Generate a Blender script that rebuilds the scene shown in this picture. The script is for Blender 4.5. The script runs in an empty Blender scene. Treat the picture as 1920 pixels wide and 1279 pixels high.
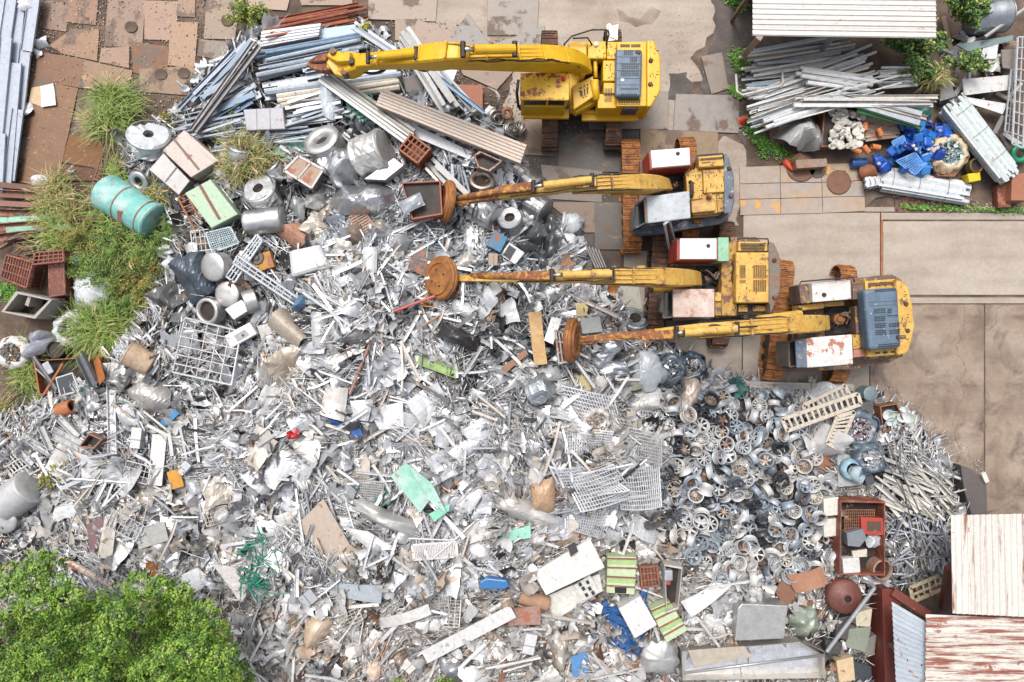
import bpy, bmesh, math, random
import numpy as np
from mathutils import Vector, Matrix, Euler, noise as mnoise

random.seed(7); rng = np.random.default_rng(11)
SC = bpy.context.scene
COL = SC.collection
HC = 25.6            # camera height in metres; the ground shows 50 photo pixels per metre

# ---------------------------------------------------------------- camera, sky, sun, exposure
cam = bpy.data.cameras.new('camera'); camo = bpy.data.objects.new('camera', cam); COL.objects.link(camo)
camo.location = (0, 0, HC); camo.rotation_euler = (0, 0, 0)
cam.sensor_width = 36; cam.lens = 24.0; cam.clip_end = 600; cam.clip_start = .1
SC.camera = camo
SUN_EL, SUN_AZ = math.radians(62), math.radians(-20)      # sun high, a little west of north
wd = bpy.data.worlds.new('World'); SC.world = wd; wd.use_nodes = True
wn = wd.node_tree.nodes; wl = wd.node_tree.links
sky = wn.new('ShaderNodeTexSky'); sky.sky_type = 'NISHITA'; sky.sun_disc = False
sky.sun_elevation = SUN_EL; sky.sun_rotation = SUN_AZ
sky.air_density = 1.0; sky.dust_density = 6.0; sky.ozone_density = 1.0
hs = wn.new('ShaderNodeHueSaturation'); hs.inputs['Saturation'].default_value = .40
wl.new(sky.outputs[0], hs.inputs['Color']); wl.new(hs.outputs[0], wn['Background'].inputs['Color'])
wn['Background'].inputs['Strength'].default_value = 0.15
sun = bpy.data.lights.new('sun', 'SUN'); suno = bpy.data.objects.new('sun', sun); COL.objects.link(suno)
sun.energy = 1.2; sun.angle = math.radians(19); sun.color = (1, .975, .945)
sd = Vector((math.sin(SUN_AZ) * math.cos(SUN_EL), math.cos(SUN_AZ) * math.cos(SUN_EL), math.sin(SUN_EL)))
suno.rotation_euler = (-sd).to_track_quat('-Z', 'Y').to_euler(); suno.location = (0, 0, 40)
SC.view_settings.view_transform = 'Standard'; SC.view_settings.look = 'None'
SC.view_settings.gamma = 1; SC.view_settings.exposure = 0.66
SC.cycles.use_denoising = True
SC.cycles.max_bounces = 6; SC.cycles.diffuse_bounces = 3; SC.cycles.glossy_bounces = 3
SC.cycles.transparent_max_bounces = 4; SC.cycles.caustics_reflective = False; SC.cycles.caustics_refractive = False

# ---------------------------------------------------------------- coordinates and colours
def P(px, py, z=0.0):
    k = (HC - z) / HC / 50.0
    return Vector(((px - 960) * k, (639.5 - py) * k, z))
def PX(v):
    k = HC / (HC - v[2]) * 50.0
    return (960 + v[0] * k, 639.5 - v[1] * k)
def lin(c):
    c /= 255.0
    return c / 12.92 if c <= .04045 else ((c + .055) / 1.055) ** 2.4
KAL = .66
def c(r, g, b): return (lin(r) * KAL, lin(g) * KAL, lin(b) * KAL)
def c4(t, a=1.0): return (t[0], t[1], t[2], a)
def cm(t, m):      # bare metal reflects more than paint of the same look
    k = 1 + .15 * min(1, m * 1.6); return (min(.93, t[0] * k), min(.93, t[1] * k), min(.93, t[2] * k), m)

# ---------------------------------------------------------------- materials
MATS = {}
def pm(name, col=None, col2=None, rough=.6, metal=0., scale=2.5, mix=.5, chip=None, chip_amt=.0, chip_scale=5.,
       dirt=.25, bump=.15, objcol=False, attr=False, streak=None, spec=.5, bscale=40.):
    """procedural paint / metal / plastic: base colour, a second tone, chips of another colour, dirt and fine relief"""
    m = bpy.data.materials.new(name); m.use_nodes = True; MATS[name] = m
    nt = m.node_tree; N = nt.nodes; L = nt.links; b = N['Principled BSDF']
    tc = N.new('ShaderNodeTexCoord'); oi = N.new('ShaderNodeObjectInfo')
    mul = N.new('ShaderNodeVectorMath'); mul.operation = 'SCALE'; mul.inputs[0].default_value = (41, 73, 19)
    L.new(oi.outputs['Random'], mul.inputs['Scale'])
    add = N.new('ShaderNodeVectorMath'); add.operation = 'ADD'
    L.new(tc.outputs['Object'], add.inputs[0]); L.new(mul.outputs[0], add.inputs[1])
    def noise(s, d, vec=None, r=.6):
        n = N.new('ShaderNodeTexNoise'); n.inputs['Scale'].default_value = s; n.inputs['Detail'].default_value = d
        n.inputs['Roughness'].default_value = r; L.new(vec or add.outputs[0], n.inputs['Vector']); return n
    def ramp(src, a, bb):
        r = N.new('ShaderNodeMapRange'); r.inputs[1].default_value = a; r.inputs[2].default_value = bb
        L.new(src, r.inputs[0]); return r.outputs[0]
    def mixc(f, A, B):
        x = N.new('ShaderNodeMix'); x.data_type = 'RGBA'
        L.new(f, x.inputs[0]) if not isinstance(f, float) else setattr(x.inputs[0], 'default_value', f)
        for s, k in ((A, 6), (B, 7)):
            if isinstance(s, tuple): x.inputs[k].default_value = c4(s)
            else: L.new(s, x.inputs[k])
        return x.outputs[2]
    met = None
    if objcol: base = oi.outputs['Color']; met = oi.outputs['Alpha']
    elif attr:
        at = N.new('ShaderNodeAttribute'); at.attribute_name = 'Col'; base = at.outputs['Color']; met = at.outputs['Alpha']
    else: base = col
    n1 = noise(scale, 5)
    if col2 is not None: base = mixc(ramp(n1.outputs['Fac'], .5 - mix * .22 - .02, .5 + (1 - mix) * .22), base, col2)
    if streak is not None:
        mp = N.new('ShaderNodeMapping'); mp.inputs['Scale'].default_value = streak[1]
        L.new(add.outputs[0], mp.inputs['Vector'])
        ns = noise(1.0, 6, mp.outputs[0], .7)
        base = mixc(ramp(ns.outputs['Fac'], streak[2], streak[2] + .09), base, streak[0])
    nd = noise(scale * 3.1, 7, r=.75)
    dk = N.new('ShaderNodeMix'); dk.data_type = 'RGBA'; dk.blend_type = 'MULTIPLY'; dk.inputs[0].default_value = 1
    g = N.new('ShaderNodeMapRange'); g.inputs[1].default_value = .3; g.inputs[2].default_value = .62
    g.inputs[3].default_value = 1 - dirt; g.inputs[4].default_value = 1.
    L.new(nd.outputs['Fac'], g.inputs[0])
    if isinstance(base, tuple): dk.inputs[6].default_value = c4(base)
    else: L.new(base, dk.inputs[6])
    L.new(g.outputs[0], dk.inputs[7]); base = dk.outputs[2]
    rgh = N.new('ShaderNodeMapRange'); rgh.inputs[3].default_value = max(.05, rough - .12); rgh.inputs[4].default_value = min(1, rough + .16)
    L.new(nd.outputs['Fac'], rgh.inputs[0]); rg = rgh.outputs[0]
    if chip is not None:
        nc = noise(chip_scale, 9, r=.7); t = .66 - chip_amt * .32
        f = ramp(nc.outputs['Fac'], t, t + .035)
        base = mixc(f, base, chip)
        inv = N.new('ShaderNodeMath'); inv.operation = 'SUBTRACT'; inv.inputs[0].default_value = 1; L.new(f, inv.inputs[1])
        mm = N.new('ShaderNodeMath'); mm.operation = 'MULTIPLY'; L.new(inv.outputs[0], mm.inputs[0])
        if met is not None: L.new(met, mm.inputs[1])
        else: mm.inputs[1].default_value = metal
        met = mm.outputs[0]
    L.new(base, b.inputs['Base Color']); L.new(rg, b.inputs['Roughness'])
    if met is not None: L.new(met, b.inputs['Metallic'])
    else: b.inputs['Metallic'].default_value = metal
    b.inputs['Specular IOR Level'].default_value = spec
    if bump:
        bn = noise(bscale, 3); bp = N.new('ShaderNodeBump'); bp.inputs['Strength'].default_value = bump
        bp.inputs['Distance'].default_value = .02; L.new(bn.outputs['Fac'], bp.inputs['Height']); L.new(bp.outputs[0], b.inputs['Normal'])
    return m
RUST = c(150, 88, 58); DRUST = c(96, 58, 44); ORUST = c(206, 128, 58)
pm('yellow_new', c(248, 198, 26), c(240, 182, 36), .42, mix=.4, chip=c(150, 90, 40), chip_amt=.06, dirt=.16, bump=.05)
pm('yellow_roof', c(250, 205, 45), c(240, 185, 50), .5, chip=c(150, 78, 50), chip_amt=.42, chip_scale=3.2, dirt=.2, bump=.05)
pm('yellow_old', c(240, 196, 100), c(228, 176, 80), .55, mix=.45, chip=c(140, 100, 74), chip_amt=.27, chip_scale=3., dirt=.36)
pm('yellow_worn', c(222, 176, 88), c(200, 154, 74), .6, chip=c(126, 88, 74), chip_amt=.42, chip_scale=2.6, dirt=.35)
pm('arm_rust', c(168, 108, 66), c(140, 80, 52), .7, chip=c(205, 150, 70), chip_amt=.45, dirt=.4)
pm('track_rust', c(205, 138, 72), c(168, 104, 60), .75, mix=.5, chip=c(110, 70, 50), chip_amt=.35, dirt=.4, scale=3, bump=.3)
pm('track_dark', c(120, 88, 68), c(86, 64, 54), .75, chip=c(160, 105, 65), chip_amt=.3, dirt=.4, bump=.3)
pm('magnet_orange', c(188, 126, 60), c(158, 98, 52), .65, chip=c(132, 84, 54), chip_amt=.35, chip_scale=3, dirt=.35)
pm('blue_grey', c(108, 130, 150), c(94, 114, 134), .45, mix=.5, chip=c(170, 180, 185), chip_amt=.14, dirt=.25, bump=.05)
pm('steel_blue', c(96, 110, 130), c(120, 128, 138), .55, chip=c(190, 175, 165), chip_amt=.25, dirt=.35)
pm('counter_grey', c(128, 132, 122), c(150, 112, 92), .65, mix=.5, chip=c(150, 96, 76), chip_amt=.4, chip_scale=2.5, dirt=.4)
pm('dark_iron', c(52, 48, 46), c(80, 66, 56), .6, metal=.3, dirt=.4)
pm('brown_iron', c(136, 112, 104), c(110, 84, 76), .65, chip=c(200, 160, 80), chip_amt=.3, dirt=.35)
pm('black', c(28, 27, 28), c(44, 42, 42), .5, dirt=.3)
pm('glass_dark', c(52, 58, 64), c(36, 40, 44), .08, dirt=.2, bump=0, spec=.8)
pm('white_paint', c(247, 247, 248), c(236, 236, 238), .4, dirt=.08, bump=.03, chip=c(170, 165, 160), chip_amt=.05)
pm('white_rusty', c(240, 237, 236), c(230, 220, 215), .55, chip=c(178, 118, 92), chip_amt=.34, chip_scale=2.2, dirt=.22)
pm('beige_rusty', c(228, 212, 202), c(212, 184, 166), .6, chip=c(188, 144, 122), chip_amt=.3, chip_scale=2.8, dirt=.2)
pm('grey_roof', c(206, 212, 218), c(186, 192, 198), .5, dirt=.2, chip=c(150, 145, 140), chip_amt=.15)
pm('red_paint', c(196, 72, 54), c(172, 60, 48), .5, dirt=.3, chip=c(120, 60, 45), chip_amt=.15)
pm('mint_paint', c(166, 216, 180), c(150, 200, 165), .5, dirt=.25, chip=c(150, 110, 85), chip_amt=.2)
pm('beacon_red', c(220, 40, 50), rough=.25, dirt=.05, bump=0)
pm('purple_panel', c(98, 82, 100), c(82, 70, 84), .4, dirt=.2)
pm('chrome', c(220, 220, 220), rough=.2, metal=1., dirt=.1, bump=0)
pm('hose', c(40, 40, 42), rough=.5, dirt=.3)
# generic finishes tinted per object (Object colour, alpha = how metallic)
pm('obj_metal', rough=.36, objcol=True, chip=c(184, 160, 138), chip_amt=.12, chip_scale=3., dirt=.25, bump=.16, scale=1.6, bscale=7)
pm('obj_dull', rough=.55, objcol=True, chip=c(150, 132, 118), chip_amt=.1, chip_scale=4., dirt=.34, bump=.15, scale=2.)
pm('obj_rusty', rough=.62, objcol=True, chip=c(165, 105, 76), chip_amt=.42, chip_scale=2.6, dirt=.35, bump=.15)
pm('obj_rustspot', rough=.5, objcol=True, chip=c(158, 100, 72), chip_amt=.14, chip_scale=3.5, dirt=.25, bump=.1)
pm('obj_plastic', rough=.3, objcol=True, dirt=.15, bump=.05, scale=3)
pm('obj_plate', c(140, 120, 104), rough=.62, objcol=True, streak=(c(192, 158, 126), (.55, 1.6, 1), .6), chip=c(112, 92, 78), chip_amt=.36, chip_scale=.75, dirt=.34, bump=.2, scale=1.2)
pm('obj_leaf', rough=.5, objcol=True, dirt=.1, bump=0)
pm('scrap_attr', rough=.36, attr=True, chip=c(176, 150, 128), chip_amt=.1, chip_scale=3.5, dirt=.18, bump=.2, scale=2.2, bscale=11)
pm('leaf_attr', rough=.5, attr=True, dirt=.1, bump=0, spec=.35)
pm('dull_attr', rough=.75, attr=True, dirt=.2, bump=0)

# ---------------------------------------------------------------- object helpers
WLOC = {}
def tag(o, label=None, cat=None, group=None, kind=None):
    if label: o['label'] = label
    if cat: o['category'] = cat
    if group: o['group'] = group
    if kind or cat: o['kind'] = kind or 'thing'
    return o
LM = []                 # landmarks (px, py, phrase) that labels of smaller pieces refer to
USED = set()
def fit(label):
    USED.add(label); return label
def thing(name, label, cat, loc, group=None, kind=None, lm=None):
    o = bpy.data.objects.new(name, None); COL.objects.link(o); o.location = loc; o.empty_display_size = .2
    WLOC[o.name] = Vector(loc); tag(o, fit(label) if label else None, cat, group, kind)
    if lm: LM.append((*PX(loc), lm))
    return o
def link(o, parent, wl):
    COL.objects.link(o)
    WLOC[o.name] = Vector(wl)
    if parent is not None:
        o.parent = parent; o.location = Vector(wl) - WLOC[parent.name]
    else: o.location = wl
def mk(name, verts, faces, mat, parent=None, loc=None, smooth=False, color=None, label=None, cat=None, group=None, kind=None, lm=None):
    """verts are world coordinates; one mesh object whose origin sits at its base"""
    V = np.array([tuple(v) for v in verts], dtype=float)
    if loc is None:
        lo, hi = V.min(0), V.max(0); loc = ((lo[0] + hi[0]) / 2, (lo[1] + hi[1]) / 2, lo[2])
    me = bpy.data.meshes.new(name)
    me.from_pydata([tuple(v) for v in (V - np.array(loc))], [], [tuple(f) for f in faces])
    me.materials.append(MATS[mat] if isinstance(mat, str) else mat)
    if smooth: me.polygons.foreach_set('use_smooth', [True] * len(me.polygons))
    o = bpy.data.objects.new(name, me); link(o, parent, loc)
    if color is not None: o.color = color if len(color) == 4 else c4(color)
    tag(o, fit(label) if label else None, cat, group, kind)
    if lm: LM.append((*PX((V.max(0) + V.min(0)) / 2), lm))
    return o
def inst(name, me, M, parent=None, color=None):
    o = bpy.data.objects.new(name, me); COL.objects.link(o); WLOC[o.name] = M.translation.copy()
    if parent is not None:
        o.parent = parent; o.matrix_local = Matrix.Translation(-WLOC[parent.name]) @ M
    else: o.matrix_world = M
    if color is not None: o.color = color
    return o
def bmgeo(bm):
    bm.verts.index_update()
    v = [tuple(x.co) for x in bm.verts]; f = [[x.index for x in q.verts] for q in bm.faces]; bm.free(); return v, f
def joing(*gs):
    V, F = [], []
    for v, f in gs:
        n = len(V); V += [tuple(x) for x in v]; F += [[i + n for i in q] for q in f]
    return V, F
def g_prism(pts, z0, z1, bev=0., seg=1, taper=0.):
    """pts: world xy outline of the top face"""
    bm = bmesh.new(); n = len(pts)
    a = sum(pts[i][0] * pts[(i + 1) % n][1] - pts[(i + 1) % n][0] * pts[i][1] for i in range(n))
    if a < 0: pts = pts[::-1]
    t = [bm.verts.new((p[0], p[1], z1)) for p in pts]; b = [bm.verts.new((p[0], p[1], z0)) for p in pts]
    bm.faces.new(t); bm.faces.new(b[::-1])
    for i in range(n): bm.faces.new((b[i], b[(i + 1) % n], t[(i + 1) % n], t[i]))
    if bev > 0: bmesh.ops.bevel(bm, geom=bm.edges[:], offset=bev, segments=seg, profile=.5, affect='EDGES', clamp_overlap=True)
    return bmgeo(bm)
def g_box(sx, sy, sz, bev=0., seg=1):
    return g_prism([(-sx / 2, -sy / 2), (sx / 2, -sy / 2), (sx / 2, sy / 2), (-sx / 2, sy / 2)], 0, sz, bev, seg)
def xf(g, M):
    return [tuple(M @ Vector(v)) for v in g[0]], g[1]
def g_lathe(prof, seg=24, close=False):
    V, F = [], []; n = len(prof)
    for k in range(seg):
        a = 2 * math.pi * k / seg; ca, sa = math.cos(a), math.sin(a)
        for r, z in prof: V.append((r * ca, r * sa, z))
    m = n if close else n - 1
    for k in range(seg):
        k2 = (k + 1) % seg
        for i in range(m):
            j = (i + 1) % n
            F.append((k * n + i, k2 * n + i, k2 * n + j, k * n + j))
    return V, F
def g_sweep(pts, sec, up=Vector((0, 0, 1)), cap=True, scales=None):
    """sweep a closed 2-D section (list of (side, up)) along pts"""
    pts = [Vector(p) for p in pts]; V, F = [], []; n = len(sec)
    for i, p in enumerate(pts):
        d = (pts[min(i + 1, len(pts) - 1)] - pts[max(i - 1, 0)]).normalized()
        s = d.cross(up)
        if s.length < 1e-3: s = d.cross(Vector((1, 0, 0)))
        s.normalize(); u = s.cross(d).normalized()
        ss = scales[i] if scales else (1, 1)
        for a, b in sec: V.append(tuple(p + s * (a * ss[0]) + u * (b * ss[1])))
    for i in range(len(pts) - 1):
        for k in range(n):
            k2 = (k + 1) % n; F.append((i * n + k, i * n + k2, (i + 1) * n + k2, (i + 1) * n + k))
    if cap:
        F.append(tuple(range(n))[::-1]); m = (len(pts) - 1) * n; F.append(tuple(range(m, m + n)))
    return V, F
def circ(r, n=8): return [(r * math.cos(2 * math.pi * k / n), r * math.sin(2 * math.pi * k / n)) for k in range(n)]
def rect(w, h): return [(-w / 2, -h / 2), (w / 2, -h / 2), (w / 2, h / 2), (-w / 2, h / 2)]
def chan(w, h, t): return [(-w/2, h/2), (-w/2, -h/2), (w/2, -h/2), (w/2, h/2), (w/2-t, h/2), (w/2-t, -h/2+t), (-w/2+t, -h/2+t), (-w/2+t, h/2)]
def angl(w, h, t): return [(-w/2, h/2), (-w/2, -h/2), (w/2, -h/2), (w/2, -h/2+t), (-w/2+t, -h/2+t), (-w/2+t, h/2)]
def g_tube(pts, r, n=8): return g_sweep(pts, circ(r, n))
def fast_mesh(name, V, F, colr=None, mat=None, smooth=False):
    """V (n,3), F (m,4) arrays, colr (n,4) per vertex"""
    me = bpy.data.meshes.new(name); k = F.shape[1]
    me.vertices.add(len(V)); me.vertices.foreach_set('co', np.ascontiguousarray(V, dtype=np.float32).ravel())
    me.loops.add(F.size); me.loops.foreach_set('vertex_index', np.ascontiguousarray(F, dtype=np.int32).ravel())
    me.polygons.add(len(F)); me.polygons.foreach_set('loop_start', np.arange(0, F.size, k, dtype=np.int32))
    if smooth: me.polygons.foreach_set('use_smooth', np.ones(len(F), dtype=bool))
    me.update(calc_edges=True)
    if colr is not None:
        a = me.attributes.new('Col', 'FLOAT_COLOR', 'POINT'); a.data.foreach_set('color', np.ascontiguousarray(colr, dtype=np.float32).ravel())
    if mat: me.materials.append(MATS[mat])
    return me
def R(cx, cy, w, h, ang=0.):
    a = math.radians(ang); ca, sa = math.cos(a), math.sin(a)
    return [(cx + x * ca + y * sa, cy - x * sa + y * ca) for x, y in ((-w/2, -h/2), (w/2, -h/2), (w/2, h/2), (-w/2, h/2))]
def box4(x0, y0, x1, y1): return [(x0, y0), (x1, y0), (x1, y1), (x0, y1)]
def pp(poly, z): return [tuple(P(x, y, z)[:2]) for x, y in poly]
def prism(name, poly, z0, z1, mat, parent=None, bev=.02, seg=2, **kw):
    """poly in photo pixels as its top face shows at height z1; extruded straight down to z0"""
    v, f = g_prism(pp(poly, z1), z0, z1, bev, seg); return mk(name, v, f, mat, parent, **kw)
def tube(name, path, r, mat, parent=None, n=8, **kw):
    v, f = g_tube([P(*p) for p in path], r, n); return mk(name, v, f, mat, parent, smooth=n > 6, **kw)
# ---------------------------------------------------------------- ground, concrete, soil
def ground_mat(name, stops, scale, det, rough, bump, bscale, crack=None, big=None):
    m = bpy.data.materials.new(name); m.use_nodes = True; MATS[name] = m
    N = m.node_tree.nodes; L = m.node_tree.links; b = N['Principled BSDF']
    tc = N.new('ShaderNodeTexCoord')
    def noise(s, d, r=.6, dist=0.):
        n = N.new('ShaderNodeTexNoise'); n.inputs['Scale'].default_value = s; n.inputs['Detail'].default_value = d
        n.inputs['Roughness'].default_value = r; n.inputs['Distortion'].default_value = dist
        L.new(tc.outputs['Object'], n.inputs['Vector']); return n.outputs['Fac']
    r = N.new('ShaderNodeValToRGB'); e = r.color_ramp.elements
    while len(e) < len(stops): e.new(.5)
    for k, (p, cc) in enumerate(stops): e[k].position = p; e[k].color = c4(cc)
    L.new(noise(scale, det, .62, .3), r.inputs[0]); out = r.outputs[0]
    def mult(fac_src, a, bb, lo, hi=1.):
        nonlocal out
        g = N.new('ShaderNodeMapRange'); g.inputs[1].default_value = a; g.inputs[2].default_value = bb
        g.inputs[3].default_value = lo; g.inputs[4].default_value = hi; L.new(fac_src, g.inputs[0])
        x = N.new('ShaderNodeMix'); x.data_type = 'RGBA'; x.blend_type = 'MULTIPLY'; x.inputs[0].default_value = 1
        L.new(out, x.inputs[6]); L.new(g.outputs[0], x.inputs[7]); out = x.outputs[2]
    mult(noise(9, 9, .8), .3, .62, .72)
    mult(noise(60, 4, .7), .3, .6, .8)
    wv = N.new('ShaderNodeMapping'); wv.inputs['Scale'].default_value = (.35, 2.6, 1); wv.inputs['Rotation'].default_value = (0, 0, .2); L.new(tc.outputs['Object'], wv.inputs['Vector'])
    wn_ = N.new('ShaderNodeTexNoise'); wn_.inputs['Scale'].default_value = .8; wn_.inputs['Detail'].default_value = 8; L.new(wv.outputs[0], wn_.inputs['Vector']); mult(wn_.outputs['Fac'], .36, .56, .84)
    if big:
        x = N.new('ShaderNodeMix'); x.data_type = 'RGBA'; g = N.new('ShaderNodeMapRange')
        g.inputs[1].default_value = big[1]; g.inputs[2].default_value = big[2]; L.new(noise(big[3], 8, .68, .6), g.inputs[0])
        L.new(g.outputs[0], x.inputs[0]); L.new(out, x.inputs[6]); x.inputs[7].default_value = c4(big[0]); out = x.outputs[2]
    if crack:
        vo = N.new('ShaderNodeTexVoronoi'); vo.feature = 'DISTANCE_TO_EDGE'; vo.inputs['Scale'].default_value = crack
        nn = N.new('ShaderNodeTexNoise'); nn.inputs['Scale'].default_value = 1.3; nn.inputs['Detail'].default_value = 5
        L.new(tc.outputs['Object'], nn.inputs['Vector'])
        ad = N.new('ShaderNodeVectorMath'); ad.operation = 'MULTIPLY_ADD'; ad.inputs[1].default_value = (1.2, 1.2, 1.2)
        L.new(nn.outputs['Color'], ad.inputs[0]); L.new(tc.outputs['Object'], ad.inputs[2]); L.new(ad.outputs[0], vo.inputs['Vector'])
        mult(vo.outputs['Distance'], .0, .004, .55)
    L.new(out, b.inputs['Base Color']); b.inputs['Roughness'].default_value = rough
    bp = N.new('ShaderNodeBump'); bp.inputs['Strength'].default_value = bump; bp.inputs['Distance'].default_value = .03
    L.new(noise(bscale, 6, .7), bp.inputs['Height']); L.new(bp.outputs[0], b.inputs['Normal'])
    return m
ground_mat('soil', [(.3, c(82, 68, 60)), (.5, c(118, 98, 84)), (.62, c(140, 118, 102)), (.72, c(160, 138, 120))], .9, 9, .9, .6, 30)
ground_mat('dark_soil', [(.3, c(70, 62, 58)), (.5, c(92, 82, 76)), (.68, c(120, 108, 100))], 1.2, 9, .62, .5, 30)
ground_mat('concrete_pale', [(.3, c(176, 158, 142)), (.48, c(200, 184, 168)), (.68, c(212, 198, 184))], .5, 9, .85, .2, 50, big=(c(140, 120, 104), .58, .74, .55))
ground_mat('concrete_smooth', [(.3, c(188, 172, 156)), (.5, c(201, 187, 172)), (.7, c(210, 198, 186))], .4, 8, .8, .12, 60, big=(c(182, 163, 145), .52, .75, .35))
ground_mat('concrete_brown', [(.28, c(122, 104, 92)), (.42, c(160, 139, 121)), (.54, c(180, 160, 142)), (.7, c(196, 180, 164))], .5, 10, .8, .2, 50, crack=.13, big=(c(104, 86, 76), .49, .68, .7))

def flat(name, poly_w, z, mat, **kw):
    n = len(poly_w); return mk(name, [(x, y, z) for x, y in poly_w], [tuple(range(n))], mat, loc=(0, 0, z), **kw)
def ccw(p):
    n = len(p); a = sum(p[i][0] * p[(i + 1) % n][1] - p[(i + 1) % n][0] * p[i][1] for i in range(n)); return p if a > 0 else p[::-1]
flat('ground', [(-160, -160), (160, -160), (160, 160), (-160, 160)], -.012, 'soil', kind='structure')
def ragged(poly, amp=7, step=14, seed=1):
    r = random.Random(seed); out = []
    for i, a in enumerate(poly):
        b = poly[(i + 1) % len(poly)]; n = max(1, int(math.hypot(b[0] - a[0], b[1] - a[1]) / step))
        for k in range(n):
            t = k / n; out.append((a[0] + (b[0] - a[0]) * t + r.uniform(-amp, amp), a[1] + (b[1] - a[1]) * t + r.uniform(-amp, amp)))
    return out
def sheet_ground(name, poly, z, mat, amp=6, seed=1):
    pts = ccw(pp(ragged(poly, amp, 13, seed), z))
    bm = bmesh.new(); bm.faces.new([bm.verts.new((x, y, z)) for x, y in pts]); bm.normal_update(); bmesh.ops.triangulate(bm, faces=bm.faces[:])
    v, f = bmgeo(bm); return mk(name, v, f, mat, loc=(0, 0, z), kind='structure')
sheet_ground('concrete_ground', [(690, -60), (1338, -60), (1340, 60), (1300, 110), (1315, 150), (1262, 175), (1290, 245), (1345, 262), (1350, 250), (1392, 268),
    (1405, 318), (1380, 420), (1180, 440), (1090, 470), (930, 300), (960, 120), (780, 60)], .002, 'concrete_pale', 6, 2)
sheet_ground('dark_ground', [(1325, -50), (1420, -50), (1560, 60), (1420, 120), (1395, 260), (1350, 245), (1310, 160), (1320, 100), (1345, 60)], .006, 'dark_soil', 8, 3)
sheet_ground('dark_ground', [(1000, 215), (1110, 222), (1200, 230), (1210, 330), (1140, 500), (1060, 470), (985, 300)], .0065, 'dark_soil', 6, 4)  # patch of darker ground south of the first excavator
sheet_ground('damp_patch', [(1252, 135), (1285, 130), (1300, 160), (1285, 185), (1255, 190)], .0064, 'dark_soil', 6, 5)
sheet_ground('damp_patch', [(1155, 15), (1180, 30), (1200, 35), (1222, 10), (1238, 22), (1225, 45), (1190, 50), (1165, 38)], .0066, 'concrete_brown', 3, 6)
sheet_ground('dark_ground', [(1210, 430), (1300, 440), (1270, 520), (1220, 560)], .0064, 'dark_soil', 6, 7)
# the concrete yard: slabs with recessed joints
yard = thing('concrete_yard', None, None, P(1650, 640, 0), kind='structure')
SLABS = [(box4(1394, 388, 1960, 397), 'concrete_pale'), (box4(1394, 399, 1650, 556), 'concrete_smooth'), (box4(1656, 415, 1960, 553), 'concrete_smooth'), (box4(1652.5, 399, 1960, 412), 'concrete_smooth'),
         (box4(1632, 558, 1960, 569), 'concrete_smooth'), (box4(1632, 571, 1845, 980), 'concrete_brown'), (box4(1847.5, 571, 1960, 980), 'concrete_brown'),
         (box4(1393, 558, 1630, 980), 'concrete_smooth'), (box4(1170, 470, 1391, 980), 'concrete_smooth')]
for poly, m in SLABS: prism('slab', poly, -.15, .018, m, yard, bev=.008, seg=1)
prism('joint_strip', box4(1652.2, 385, 1655.2, 555), -.15, .013, pm('rust_strip', ORUST, RUST, .7), yard, bev=0)

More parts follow.
